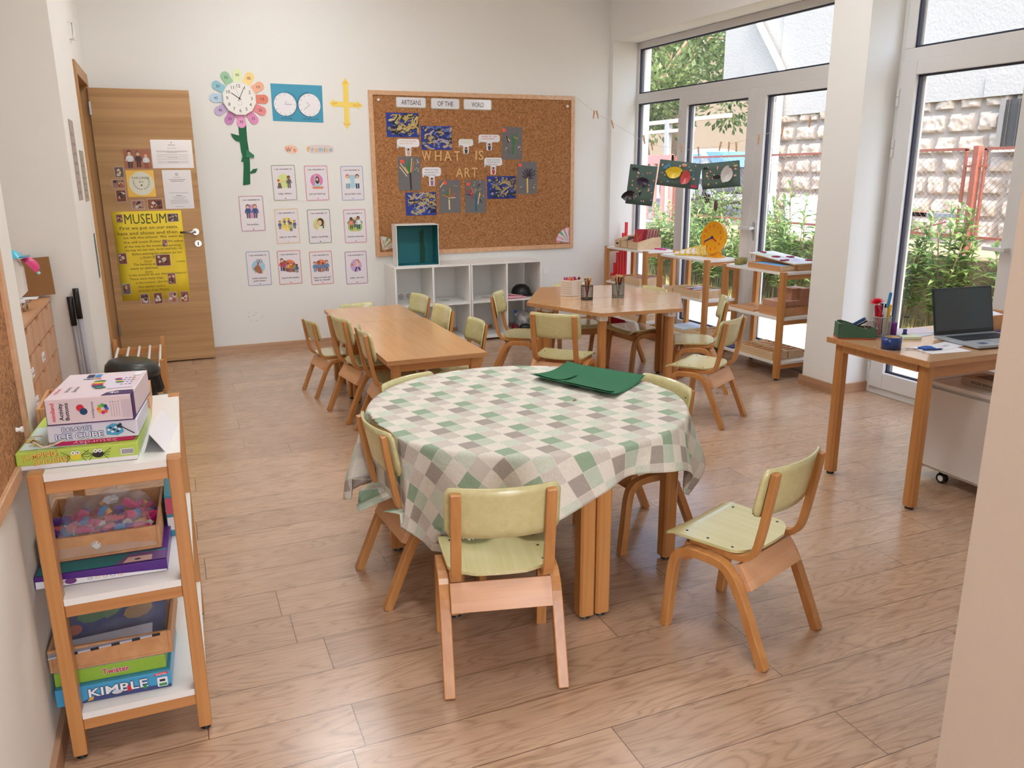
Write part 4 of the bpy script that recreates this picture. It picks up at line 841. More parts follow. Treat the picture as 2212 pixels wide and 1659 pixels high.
def tree(trunk, branches, tag_pos, seed, dots):
    def f(k, w, h):
        k.prism([(-w/2, -h/2), (w/2, -h/2), (w/2, h/2), (-w/2, h/2)], 0, 0.0012, C(112, 110, 112)); r = random.Random(seed)
        (x0, y0, x1, y1, c, ww) = trunk; stick(k, x0*w, y0*h, x1*w, y1*h, c, ww)
        for (a0, b0, a1, b1, c) in branches: stick(k, a0*w, b0*h, a1*w, b1*h, c, 0.0075, 0.003+r.random()*.001)
        if tag_pos: k.prism(rrect(tag_pos[0]*w-.017, tag_pos[1]*h-.015, tag_pos[0]*w+.017, tag_pos[1]*h+.015, .006), 0.0012, 0.004, C(244, 96, 62)); k.line(tag_pos[0]*w-.006, tag_pos[1]*h-.004, tag_pos[0]*w+.008, tag_pos[1]*h+.004, .003, .0045, C(214, 50, 30))
        for (cx, cy, n_, sp) in dots:
            for q in range(n_): k.ell((cx+r.uniform(-sp, sp))*w, (cy+r.uniform(-sp, sp)*.7)*h, 0.004, 0.004, 0.0035+0.0002*q, C(*r.choice([(230, 230, 236), (220, 60, 60), (60, 80, 200), (240, 210, 80), (60, 160, 90), (160, 60, 160)])), 8)
        k.ell(-w*.45, h*.46, .003, .003, .004, M_STEEL, 8); k.ell(w*.45, h*.46, .003, .003, .004, C(180, 30, 30), 8)
    return f
G_, P_, O2, Cm, R2, B2, T2 = (54, 132, 76), (52, 32, 52), (232, 122, 46), (232, 208, 170), (196, 40, 40), (36, 44, 110), (20, 108, 132)
t1 = tree((.05, -.48, .03, .02, P_, .014), [(-.4, .3, -.08, .0, Cm), (-.44, .2, -.12, -.08, Cm), (-.22, .2, -.05, .02, (232, 200, 60)), (-.12, .28, .0, .02, G_), (-.02, .42, .02, .05, G_), (.12, .46, .05, .05, Cm), (.2, .36, .1, .03, O2), (.26, .1, .12, .02, G_), (-.05, .32, -.02, .02, G_)], (-.32, .36), 61, [(.34, .12, 12, .1), (.36, .35, 6, .08)])
t2 = tree((-.03, -.40, -.05, -.03, Cm, .012), [(-.36, .06, -.06, -.02, O2), (-.26, .12, -.05, .0, G_), (-.14, .2, -.04, .0, G_), (0, .26, -.02, .0, O2), (.06, .2, .0, -.02, G_), (.28, .1, .0, -.02, (222, 90, 60)), (.26, -.03, .02, -.04, Cm), (-.12, -.14, -.04, -.06, G_), (-.46, .28, -.30, .42, Cm)], (-.24, .42), 62, [(.2, .42, 7, .14), (-.3, .18, 1, .02)])
t3 = tree((.02, -.44, .02, .05, T2, .016), [(-.44, .2, -.08, -.06, R2), (-.3, .2, -.1, .04, R2), (-.2, .3, -.12, .1, O2), (-.45, .06, -.2, .06, B2), (.14, .2, .06, .05, G_), (.2, .12, .1, -.24, Cm), (.26, .1, .2, .0, O2), (.2, -.08, .3, -.2, P_), (.22, .38, .1, .3, P_)], (-.34, .38), 63, [(-.2, .2, 10, .25), (.2, .3, 14, .25), (.3, .0, 6, .15)])
t4 = tree((.06, -.34, .08, .14, G_, .016), [(.08, .16, .28, .34, G_), (.06, .2, .3, .14, (170, 160, 60)), (0, .28, .1, .06, G_), (-.2, .2, .04, .12, G_), (-.28, .22, -.2, .02, P_), (-.22, .14, -.12, .06, Cm), (.1, .1, .34, .02, G_), (-.2, -.2, -.12, -.32, G_)], (-.40, .40), 64, [(.34, -.14, 9, .08), (-.3, -.18, 5, .06), (.0, .38, 1, .02)])
t5 = tree((.02, -.47, .0, .0, (230, 200, 110), .014), [(-.24, .18, .0, .0, P_), (-.14, .26, .02, .04, P_), (-.02, .3, .04, .05, P_), (.1, .28, .08, .06, P_), (.24, .3, .1, .06, P_), (.4, .24, .1, .04, P_), (.42, .12, .1, .02, P_), (.3, .0, .08, -.02, P_), (-.24, .06, -.04, -.02, P_)], (-.36, .40), 65, [(.1, .18, 9, .18), (-.24, -.32, 8, .09), (.28, -.26, 12, .1)])
for (x0, z1, x1, z0, fn, lab) in [(1.893, 1.624, 2.096, 1.336, t1, 'grey tree collage with a dark purple trunk, leftmost'), (2.263, 1.421, 2.464, 1.132, t2, 'grey tree collage with a cream trunk, second in the lower row'), (2.509, 1.418, 2.711, 1.126, t3, 'grey tree collage with a thick blue trunk and red sticks'),
        (2.878, 1.886, 3.078, 1.599, t4, 'grey tree collage with a green trunk at the upper right'), (3.028, 1.578, 3.227, 1.287, t5, 'grey tree collage with a yellow trunk and dark spiky branches')]:
    cork('tree_collage', x0, z1, x1, z0, lab, 'collage', fn, 'stick tree collages', rot=-0.4)
LW = plain('wooden_letter', S(222, 176, 118), rough=0.6)
def letter(ch_, x, z, hgt_, w_):
    V, F_ = text_geo(ch_, True); xs = [p[0] for p in V]; ys = [p[1] for p in V]; sx = w_/(max(xs)-min(xs)); sy = hgt_/(max(ys)-min(ys))
    k = MB(); P = [((p[0]-(max(xs)+min(xs))/2)*sx, (p[1]-min(ys))*sy-hgt_/2, 0.004) for p in V]; k.add(P, F_, LW)
    tag(k.build('wooden_letter', M=wallM(x, YC, z, rot=rnd.uniform(-2, 2)), solid=0.007), 'pale wooden letter %s in the words WHAT IS ART' % ch_, 'letter', 'wooden letters on the cork board')
for i, (ch_, x, w_) in enumerate((('W', 2.155, .088), ('H', 2.262, .062), ('A', 2.352, .070), ('T', 2.440, .056))): 
    if i == 2: pass
    letter(ch_, x, 1.630, .086, w_)
letter('I', 2.622, 1.636, .084, .018); letter('S', 2.668, 1.636, .084, .052)
letter('A', 2.458, 1.487, .082, .068); letter('R', 2.534, 1.487, .082, .054); letter('T', 2.604, 1.487, .082, .058)
def bubble(lines, colr, tc):
    def f(k, w, h):
        b0 = h*0.0; P = rrect(-w/2, h*.02, w/2, h/2, h*.16); k.prism(P, 0, 0.001, M_PAPER); k.prism([(-w/2, h*.1), (-w/2, -h*.06), (-w/2+.03, h*.05)], 0, 0.001, M_PAPER)
        for j, l_ in enumerate(lines): k.text(l_, -w*.38 if len(lines) > 1 else -w*.36, h*.33-j*h*.14, 0.017 if len(lines) > 2 else .019, 0.0016, C(*tc), align='l', w=w*(.74 if j < len(lines)-1 or len(lines) < 2 else .6))
        k.prism([(-.026, -h/2), (.022, -h/2), (.03, h*.03), (-.03, h*.03)], 0, 0.0008, M_PAPER)
        k.poly([(-.012, -h*.48), (.012, -h*.48), (.015, -h*.22), (-.015, -h*.22)], C(*colr), .0015); k.ell(0, -h*.13, .010, .011, .0018, C(150, 100, 74)); k.ell(0, -h*.10, .010, .007, .002, HAIR[1])
        k.line(-.013, -h*.24, -.024, -h*.02, .006, .0017, C(196, 150, 124)); k.line(.013, -h*.24, .024, -h*.02, .006, .0017, C(196, 150, 124))
    return f
cork('speech_cutout', 1.891, 1.775, 2.093, 1.630, 'speech bubble cut-out held by a child, under the top left painting', 'cut-out', bubble(['WHEN PEOPLE MAKE', 'AND GOOD DEL'], (206, 170, 150), (224, 160, 120)), 'speech bubble cut-outs')
cork('speech_cutout', 2.459, 1.777, 2.597, 1.651, 'smallest speech bubble cut-out, above the gap between WHAT and IS', 'cut-out', bubble(['ART IS BETTER', 'THING'], (60, 60, 66), (200, 206, 150)), 'speech bubble cut-outs')
cork('speech_cutout', 2.649, 1.817, 2.857, 1.680, 'speech bubble cut-out with red words, above the word IS', 'cut-out', bubble(['ART IS', 'COLOURS AND DRAWING'], (70, 74, 96), (200, 90, 110)), 'speech bubble cut-outs')
cork('speech_cutout', 2.701, 1.616, 2.878, 1.466, 'speech bubble cut-out held by a child in red, right of ART', 'cut-out', bubble(['WHEN YOU MAKE', 'THINGS AND SHOW IT', 'TO PEOPLE WORKS'], (190, 60, 60), (130, 130, 150)), 'speech bubble cut-outs')
cork('speech_cutout', 2.111, 1.534, 2.286, 1.372, 'speech bubble cut-out with three lines, lower left under WHAT', 'cut-out', bubble(['WHEN YOU MAKE', 'ART AND SHOW IT TO', 'THE PEOPLE MAKING'], (150, 110, 150), (90, 80, 110)), 'speech bubble cut-outs')
def fan(flip, cols):
    def f(k, w, h):
        c = (-w*.35, -h*.42) if flip else (w*.38, -h*.42); n_ = 9
        for j in range(n_):
            a0 = math.radians((10 if flip else 90)+j*(88/n_)); a1 = a0+math.radians(88/n_); R_ = w*.86
            k.prism([(c[0], c[1]), (c[0]+R_*math.cos(a0), c[1]+R_*math.sin(a0)), (c[0]+R_*1.02*math.cos(a1), c[1]+R_*1.02*math.sin(a1))], 0.001+0.001*(j % 2), 0.002+0.002*(j % 2), C(*cols[j % len(cols)]))
            m_ = (a0+a1)/2; k.line(c[0]+R_*.45*math.cos(m_), c[1]+R_*.45*math.sin(m_), c[0]+R_*.75*math.cos(m_), c[1]+R_*.75*math.sin(m_), .008, .0045, C(*cols[(j+2) % len(cols)]))
    return f
cork('paper_fan', 1.699, 0.954, 1.839, 0.809, 'folded paper fan with bright stripes at the lower left of the board', 'fan', fan(True, [(228, 222, 216), (230, 226, 220), (206, 196, 186), (220, 150, 90), (226, 222, 216), (120, 170, 110)]), 'folded paper fans')
cork('paper_fan', 3.428, 0.946, 3.595, 0.806, 'folded pink and green paper fan at the lower right of the board', 'fan', fan(False, [(236, 176, 190), (230, 214, 220), (226, 150, 170), (226, 226, 226), (110, 170, 130), (232, 222, 224)]), 'folded paper fans')

# ------------------------------------------------------------------ white cube shelves
def cubes(x0, label, hole):
    t = thing('cube_shelf', label, 'shelf', (x0+0.345, 6.985, 0), group='white cube shelves'); w = 0.345; d0, d1 = -0.185, 0.185; H_ = 0.705; th = 0.016
    MB().box(-w, d0, 0, -w+th, d1, H_-th, M_WHITE).build('side_panel', t, bevel=0.001); MB().box(w-th, d0, 0, w, d1, H_-th, M_WHITE).build('side_panel', t, bevel=0.001)
    MB().box(-w, d0, H_-th, w, d1, H_, M_WHITE).build('top_panel', t, bevel=0.001); MB().box(-w+th, d0+0.01, 0.02, w-th, d1, 0.02+th, M_WHITE).build('bottom_panel', t)
    k = MB().box(-0.008, d0, 0.036, 0.008, d1, H_-th, M_WHITE); k.build('divider', t); k = MB().box(-w+th, d0, 0.348, -0.008, d1, 0.364, M_WHITE).box(0.008, d0, 0.348, w-th, d1, 0.364, M_WHITE)
    for hx in hole: k.ell(hx, 0.02, 0.05, 0.05, 0.3645, C(206, 198, 182), 20)
    k.build('shelf_board', t)
    return t
cubes(1.724, 'left white cube shelf under the cork board with the sockets behind it', (0.16,)); cubes(2.418, 'right white cube shelf holding the cap, bottle and bag', (-0.13,))
k = MB(wallM(1.907, YB-0.001, 0.395)); k.prism(rrect(-0.075, -0.040, 0.075, 0.040, 0.006), 0, 0.008, M_WHITE)
for cx in (-0.034, 0.034): k.ell(cx, 0, 0.024, 0.024, 0.0085, C(150, 146, 142), 24); k.ell(cx, 0, 0.020, 0.020, 0.009, C(214, 210, 206), 24); k.ell(cx-.008, 0, .003, .003, .0095, M_INK, 8); k.ell(cx+.008, 0, .003, .003, .0095, M_INK, 8)
tag(k.build('wall_socket'), 'double round wall socket seen through the left cube shelf', 'socket')
k = MB(wallM(3.33, YB-0.001, 0.55)); k.prism(rrect(-0.03, -0.030, 0.03, 0.030, 0.006), 0, 0.008, M_WHITE); tag(k.build('wall_socket'), 'small blank white plate low on the wall behind the hexagonal table', 'socket')
# teal box theatre on the cube
t = thing('painted_box', 'open cardboard box painted teal inside standing on the left cube shelf', 'box', (1.955, 6.93, 0.706), rotz=math.radians(-4)); TE = C(34, 116, 124, 0.6); TD = C(12, 74, 62)
w, h_, d_ = 0.185, 0.352, 0.105; th = 0.006
MB().box(-w, -d_, 0, -w+th, d_, h_, M_WHITE).box(w-th, -d_, 0, w, d_, h_, M_WHITE).box(-w, -d_, h_-th, w, d_, h_, M_WHITE).box(-w, -d_, 0, w, d_, th, M_WHITE).box(-w, d_-th, 0, w, d_, h_, M_WHITE).build('box_shell', t, bevel=0.002)
k = MB().box(-w+th, d_-th-.001, th, w-th, d_-th, h_-th, TE).box(-w+th, -d_+.012, th, -w+th+.001, d_-th, h_-th, TE).box(w-th-.001, -d_+.012, th, w-th, d_-th, h_-th, TE).box(-w+th, -d_+.006, th, w-th, d_-th, th+.001, TE).box(-w+th, -d_+.02, h_-th-.001, w-th, d_-th, h_-th, TE)
k.build('painted_lining', t)
k = MB()
for x0, pts in ((0.055, [(0, 0), (.045, 0), (.05, .12), (.038, .2), (.045, .27), (.03, .30), (.012, .27), (.0, .29), (.006, .18)]), (-0.172, [(0, 0), (.026, 0), (.018, .06), (.026, .09), (.008, .10), (0, .08)])):
    k.T = Matrix.Translation((x0, d_-th-.002, th)) @ Matrix.Rotation(PI/2, 4, 'X'); k.prism(pts, 0, .001, TD)
k.build('painted_trees', t)
# things in the cubes
k = MB(); k.lathe([(0.0, 0.105), (0.045, 0.098), (0.078, 0.07), (0.092, 0.03), (0.095, 0.0), (0.0, 0.0)], M_BLACK, n=24); k.prism([(-.07, -.06), (.09, -.05), (.13, -.09), (.05, -.15), (-.05, -.13)], 0.004, 0.010, M_BLACK)
tag(k.build('cap', M=at(2.985, 7.00, 0.3645, 30), bevel=0.002), 'black peaked cap in the upper right cube', 'cap')
M_TOWEL = None
m, tt, n, b = base('checked_towel'); tc = N(tt, 'ShaderNodeTexCoord'); ck = N(tt, 'ShaderNodeTexBrick'); ck.inputs['Color1'].default_value = S(236, 232, 236); ck.inputs['Color2'].default_value = S(236, 228, 232); ck.inputs['Mortar'].default_value = S(200, 50, 90); ck.inputs['Scale'].default_value = 28; ck.inputs['Mortar Size'].default_value = 0.05; ck.offset = 0; tt.links.new(tc.outputs['Object'], ck.inputs[0]); tt.links.new(ck.outputs[0], b.inputs['Base Color']); b.inputs['Roughness'].default_value = 0.9; M_TOWEL = m
k = MB(); k.grid(lambda u, v: (-0.10+0.20*u, -0.08+0.15*v, 0.034-0.018*u+0.004*math.sin(9*u+5*v)), 10, 8, M_TOWEL); k.grid(lambda u, v: (-0.10+0.20*u, -0.08-0.003*math.sin(PI*v), 0.002+(0.032-0.018*u)*v), 10, 3, M_TOWEL)
k.box(-.10, -.075, 0.001, .08, .06, .014, M_TOWEL); k.box(-.1, -.081, .002, -.05, -.078, .03, C(206, 50, 84)); tag(k.build('folded_towel', M=at(2.860, 6.90, 0.3645, 0)), 'folded red and white checked cloth in front of the black cap', 'cloth')
t = thing('water_bottle', 'clear plastic water bottle with a blue cap in the lower right cube', 'bottle', (2.905, 6.95, 0.037)); M_PET = glass_mat('bottle_plastic', (0.86, 0.92, 0.97, 1), 1.0)
MB().lathe([(0.0, 0.002), (0.028, 0.002), (0.033, 0.01), (0.031, 0.05), (0.033, 0.09), (0.031, 0.115), (0.020, 0.150), (0.012, 0.168), (0.012, 0.176)], M_PET, n=20).build('bottle_body', t); MB().lathe([(0.0, 0.192), (0.014, 0.192), (0.014, 0.174), (0, .174)], C(30, 90, 206, .3), n=16).build('bottle_cap', t)
MB().lathe([(0.0, 0.004), (0.027, 0.004), (0.029, 0.06), (0, 0.06)], glass_mat('bottle_water', (0.62, 0.82, 0.95, 1), .5), n=20).build('water', t)
M_BAG = film_mat('shopping_bag_film', S(232, 228, 228), 0.72)
k = MB(); k.grid(lambda u, v: ((0.075+0.02*math.sin(9*v))*math.cos(2*PI*u)*math.sin(PI*min(1, .08+.92*v))*(1+.15*math.sin(7*u*2*PI)), 0.065*math.sin(2*PI*u)*math.sin(PI*min(1, .08+.92*v)), 0.17*(1-v)+.02*math.sin(5*u*2*PI)*math.sin(PI*v)), 30, 12, M_BAG); k.prism([(.0, .0), (.05, -.01), (.05, .01), (.0, .02)], .168, .1685, C(180, 30, 40))
tag(k.build('plastic_bag', M=at(3.01, 7.03, 0.037)), 'crumpled pale plastic bag behind the water bottle in the lower cube', 'bag')
k = MB(); k.ball((0, 0, 0.036), 0.05, M_BLACK, 1.2, .8, .7); k.ball((-.085, .04, .035), .04, C(120, 20, 36), 1, 1, .8); tag(k.build('dark_pouch', M=at(2.985, 6.90, 0.037)), 'small black and dark red pouch beside the water bottle', 'pouch')
k = MB(); k.box(-.012, -.01, 0, .012, .01, .012, C(200, 40, 46)).box(.012, -.008, 0, .024, .008, .010, C(236, 200, 190)); tag(k.build('red_toy', M=at(2.085, 6.84, 0.3645)), 'tiny red toy piece at the edge of the left cube shelf', 'toy')

# ------------------------------------------------------------------ open wooden shelf units
def make_unit(label):
    t = thing('shelf_unit', label, 'shelf', group=None); hx, hy, H_ = 0.172, 0.3425, 0.803
    for sx in (-1, 1):
        for sy in (-1, 1):
            l = MB().box(-0.017, -0.0225, 0.014, 0.017, 0.0225, H_, M_BEECH).build('post', t, bevel=0.003, M=at(sx*(hx-0.017), sy*(hy-0.0225)))
            MB().cyl((0, 0, 0), (0, 0, 0.014), 0.014, 0.012, M_BLACK, n=14).build('foot', l)
    for zt in (0.136, 0.466, 0.8):
        c = 0.0345; k = MB().prism([(-hx+c, -hy+.004), (hx-c, -hy+.004), (hx-c, -hy+.0455), (hx-.002, -hy+.0455), (hx-.002, hy-.0455), (hx-c, hy-.0455), (hx-c, hy-.004), (-hx+c, hy-.004), (-hx+c, hy-.0455), (-hx+.002, hy-.0455), (-hx+.002, -hy+.0455), (-hx+c, -hy+.0455)], zt-0.018, zt, M_WHITE)
        k.build('shelf_board', t, bevel=0.001)
        for sy in (-1, 1):
            y0 = sy*(hy-0.008); MB().box(-hx+0.034, min(y0, y0-sy*0.022), zt-0.052, hx-0.034, max(y0, y0-sy*0.022), zt-0.0182, M_BEECHX).build('end_rail', t, bevel=0.002)
    return t
unit = make_unit('wooden shelf unit in the left foreground stacked with board games')
unit.matrix_world = at(-0.207, 2.4575, 0, -0.5)
UM = {3: (4.128, 4.905, 1.5), 2: (4.118, 5.815, 3.0), 1: (4.062, 6.670, 3.5)}
for n_, lab in ((3, 'window shelf unit nearest the pier, with trays and a map board'), (2, 'middle window shelf unit carrying the yellow clock'), (1, 'farthest window shelf unit, with letter card boxes in the corner')):
    dup(unit, at(UM[n_][0], UM[n_][1], 0, UM[n_][2]) @ Matrix.Diagonal((1, 1, 0.982, 1)), lab, 'window shelf units')
def tray(label, M, w, d, h, mat=None, th=0.009, cat='tray', name='wooden_tray', group=None, slots=(), hole=None, cross=()):
    m = mat or M_TRAY; k = MB().box(-w/2, -d/2, 0, w/2, d/2, 0.006, m).box(-w/2, -d/2, 0.006, -w/2+th, d/2, h, m).box(w/2-th, -d/2, 0.006, w/2, d/2, h, m).box(-w/2+th, -d/2, 0.006, w/2-th, -d/2+th, h, m).box(-w/2+th, d/2-th, 0.006, w/2-th, d/2, h, m)
    for f in slots: k.box(-w/2+w*f-th/3, -d/2+th, 0.006, -w/2+w*f+th/3, d/2-th, h*.92, m)
    for f in cross: k.box(-w/2+th, -d/2+d*f-th/3, 0.006, w/2-th, -d/2+d*f+th/3, h*.92, m)
    if hole: k.prism(rrect(-.03, h*.5, .03, h*.72, h*.1), -d/2, -d/2, m) if False else None
    return tag(k.build(name, M=M, bevel=0.0015), label, cat, group)
def boxm(x, y, z, deg): return at(x, y, z, deg)
def face(w, d, h, side='front'):
    """frame on a box's side: local x right, y up, z outwards (box centred, base at z=0)"""
    if side == 'front': return Matrix.Translation((0, -d/2-.0004, 0)) @ Matrix.Rotation(PI/2, 4, 'X')
    if side == 'left': return Matrix.Translation((-w/2-.0004, 0, 0)) @ Matrix.Rotation(-PI/2, 4, 'Z') @ Matrix.Rotation(PI/2, 4, 'X')
    return Matrix.Translation((0, 0, h+.0004))
# --- games on the foreground unit
B = 0.8005
t = thing('game_box', 'green Jumping Spiders game box lying lowest in the stack on the front shelf unit', 'game', (-0.258, 2.318, B), math.radians(-4.5)); w, d, h = 0.272, 0.325, 0.046
MB().box(-w/2+.003, -d/2+.003, 0, w/2-.003, d/2-.003, 0.016, M_PAPER).build('box_base', t, bevel=0.003); MB().box(-w/2, -d/2, 0.012, w/2, d/2, h, plain('lime_print', S(186, 212, 92), rough=0.3, var=0.2, scale=6)).build('box_lid', t, bevel=0.003)
LY, LO = C(240, 206, 110), C(196, 112, 40)
k = MB(face(w, d, h)); k.text('JUMPING', -.082, .030, .020, .0012, LO, w=.078, bold=True, rot=.06); k.text('JUMPING', -.083, .031, .019, .0015, LY, w=.074, rot=.06); k.text('SPIDERS', -.060, .014, .020, .0012, LO, w=.078, bold=True, rot=.04); k.text('SPIDERS', -.061, .015, .019, .0015, LY, w=.074, rot=.04)
for cx, cc in ((-.005, (226, 208, 60)), (.045, (38, 34, 34))):
    k.ell(cx, .026, .013, .009, .0013, C(*cc), 16)
    for s in (-1, 1):
        for j in range(4): k.line(cx+s*.010, .026, cx+s*(.022+.003*j), .012+.009*j, .0012, .0012, M_INK)
        k.ell(cx+s*.005, .035, .005, .005, .0016, M_PAPER, 10); k.ell(cx+s*.005, .035, .0018, .0018, .0019, M_INK, 8)
k.rect(.096, .018, .126, .034, .0012, M_PAPER)
for j in range(9): k.rect(.099+.003*j, .020, .1005+.003*j, .032, .0015, M_INK)
k.T = face(w, d, h, 'top'); k.rect(-w/2+.006, -d/2+.02, .02, .05, .0006, C(206, 226, 220))
for j, ch_ in enumerate('JUMPING'): a = math.radians(200-j*20); k.text(ch_, -.03+.085*math.cos(a), -.055-.07*math.sin(a)*-1*-1, .034, .0012, LO, bold=True, rot=a-PI/2-.3); k.text(ch_, -.031+.085*math.cos(a), -.054-.07*math.sin(a)*-1*-1, .032, .0015, LY, rot=a-PI/2-.3)
for j in range(5): k.ell(.09+.02*math.sin(j*2), -.02+.035*j, .022, .014, .0009+.0002*j, C(70, 160, 80), 8, j*.9)
k.ell(-.095, -.11, .012, .009, .0012, C(200, 214, 90)); k.build('printing', t)
t = thing('picture_book', 'thin crimson book with upside down word Saturday between the game boxes', 'book', (-0.222, 2.27, B+.0465), math.radians(-6)); MB().box(-.088, -.09, 0, .088, .09, .0105, C(200, 28, 96, .4)).build('book_cover', t, bevel=.001)
k = MB(face(.176, .18, .0105)); k.text('Saturday', 0, .0085, .012, .0009, C(236, 170, 196), w=.10, rot=PI); k.build('lettering', t)
t = thing('game_box', 'pale Balance Ice Cube game box in the middle of the stack', 'game', (-0.222, 2.275, B+.0575), math.radians(-6)); w, d, h = .205, .20, .044
MB().box(-w/2, -d/2, 0, w/2, d/2, h, plain('ice_print', S(222, 222, 240), rough=.25, var=.05)).build('box_body', t, bevel=.003)
k = MB(face(w, d, h)); IB = C(30, 90, 160)
for s_, x_, y_, hh, ww in (('BALANCE', -.035, .0265, .014, .066), ('ICE CUBE', -.031, .006, .021, .108)):
    for dx, dy in ((-.0014, 0), (.0014, 0), (0, -.0014), (0, .0014)): k.text(s_, x_+dx, y_+dy, hh, .0008, IB, w=ww, bold=True)
    k.text(s_, x_, y_, hh, .0013, M_PAPER, w=ww, bold=True)
k.poly([(.030, .010), (.030, .030), (.045, .038), (.066, .034), (.070, .014), (.055, .006)], C(74, 164, 208), .0008)
for j in range(8): k.ell(.036+.004*j, .022+.006*math.sin(j*2.1), .004, .003, .0012, C(36, 50, 90) if j % 2 else M_PAPER, 7)
k.line(.060, .032, .094, .008, .0025, .0016, M_INK); k.line(.056, .028, .066, .036, .006, .0017, M_INK); k.build('printing', t)
t = thing('game_box', 'white and purple Activity Buttons box on top of the stack', 'game', (-0.217, 2.303, B+.102), math.radians(-7)); w, d, h = .196, .262, .066
MB().box(-w/2, -d/2, 0, w/2, d/2, h, plain('pinkish_box', S(232, 216, 224), rough=.35, var=.02)).build('box_body', t, bevel=.002)
PU = C(66, 32, 92); RD = C(226, 50, 64)
k = MB().box(-w/2-.0006, -d/2-.0006, 0, w/2+.0006, d/2+.0006, .0025, PU).box(w/2-.002, -d/2-.0008, 0, w/2+.0008, -d/2+.03, h, PU).box(-w/2-.0008, -d/2+.002, 0, -w/2, d/2, h*.96, PU); k.build('box_trim', t)
def buttons(k, cx, cy, s, cols):
    for j, (ex, ey, cc) in enumerate(cols): k.ell(cx+ex*s, cy+ey*s, s, s*.62 if len(cols) > 2 else s, .0010+.0002*j, C(*cc), 18)
k = MB(face(w, d, h)); k.text('miniland', -.078, .033, .013, .0008, RD, w=.046, bold=True, rot=PI/2); k.text('Activity', -.060, .033, .013, .0008, M_INK, w=.044, bold=True, rot=PI/2); k.text('Buttons', -.047, .033, .013, .0008, M_INK, w=.044, bold=True, rot=PI/2)
buttons(k, -.018, .036, .0088, [(-.3, .5, (214, 40, 60)), (.5, -.6, (24, 66, 110))])
k.text('intelligences', .009, .033, .008, .0008, M_INK, w=.042, rot=PI/2)
for j in range(8): a = j*PI/4; k.ell(.030+.009*math.cos(a), .034+.009*math.sin(a), .0048, .0048, .0008+.0001*j, C(*[(40, 120, 190), (30, 60, 120), (60, 170, 90), (140, 190, 60), (236, 120, 50), (240, 170, 60), (200, 50, 110), (230, 90, 80)][j]), 10)
for j in range(4): k.rect(.048+.006*j, .012, .049+.006*j, .046, .0008, C(170, 150, 166)); k.ell(.0485+.006*j, .050, .0014, .0014, .0009, C(*[(60, 120, 180), (90, 90, 90), (200, 170, 60), (200, 60, 60)][j]), 8)
for j in range(7): k.rect(.074+.003*j, .008, .0748+.003*j, .054, .0008, C(170, 150, 166))
k.T = face(w, d, h, 'top')
k.text('miniland', -.080, -.06, .015, .0008, RD, w=.058, rot=PI/2); k.text('Activity', -.058, -.045, .015, .0008, M_INK, w=.050, rot=PI/2); k.text('Buttons', -.040, -.045, .015, .0008, M_INK, w=.052, rot=PI/2)
buttons(k, -.002, -.02, .0145, [(0, 3.4, (52, 120, 76)), (0, 2.1, (234, 196, 76)), (0, .8, (200, 46, 60)), (.3, -.5, (36, 76, 128)), (.9, -1.7, (44, 124, 92))])
k.poly([(.03, -.06), (.088, -.055), (.065, .075), (.012, .078)], C(224, 214, 232), .0006)
buttons(k, .040, .02, .010, [(0, 2.6, (206, 60, 70)), (.3, 1.2, (40, 80, 150)), (.6, -.2, (240, 200, 80)), (1.0, -1.8, (60, 140, 80))])
for j in range(12): k.ell(.058+.010*(j % 3), .05-.024*(j//3), .004, .0035, .0009, C(*[(110, 40, 110), (50, 120, 60), (210, 60, 70), (70, 50, 110)][j % 4]), 8)
k.prism([(.028, -d/2+.004), (w/2-.001, -d/2+.004), (w/2-.001, -d/2+.046), (.060, -d/2+.046), (.036, -d/2+.03)], .0002, .0006, PU); k.text('40', .055, -d/2+.017, .022, .0012, M_PAPER, bold=True)
k.rect(-.045, .078, -.028, .112, .0008, C(40, 36, 80)); k.rect(-.026, .078, -.010, .112, .0008, C(60, 140, 190))
for j in range(5): k.ell(-.045+.009*j, .062, .005, .005, .0009, C(*[(60, 150, 180), (60, 70, 130), (120, 180, 110), (236, 130, 80), (220, 80, 90)][j]), 8)
k.rect(.072, .075, .092, .12, .0008, M_PAPER); k.build('printing', t)
tray('open beech tray behind the game boxes on the front shelf unit', at(-0.258, 2.637, B, 0), .292, .236, .062, M_TRAYD)
k = MB(); k.poly([(0, -.10, 0), (0, .12, 0), (.018, .12, .052), (.018, -.10, .052)], M_PAPER); k.poly([(.018, -.10, .052), (.018, .12, .052), (.052, .12, 0), (.052, -.10, 0)], M_PAPER)
for j in range(5): k.line(.0262, -.06, .0262, .09, .001, 0, M_PAPER) if False else None
tag(k.build('folded_card', M=at(-0.112, 2.29, B, -8), solid=.0015), 'white card folded like a tent beside the game stack', 'card')
t = thing('wipes_sachet', 'red and yellow packet lying in the back tray of the front shelf unit', 'packet', (-.15, 2.60, B+.0065)); MB().box(-.03, -.04, 0, .03, .04, .012, C(206, 40, 40)).build('packet_body', t, bevel=.003); MB().box(-.045, -.03, .012, -.005, .03, .02, C(240, 190, 60)).build('packet_label', t, bevel=.002)
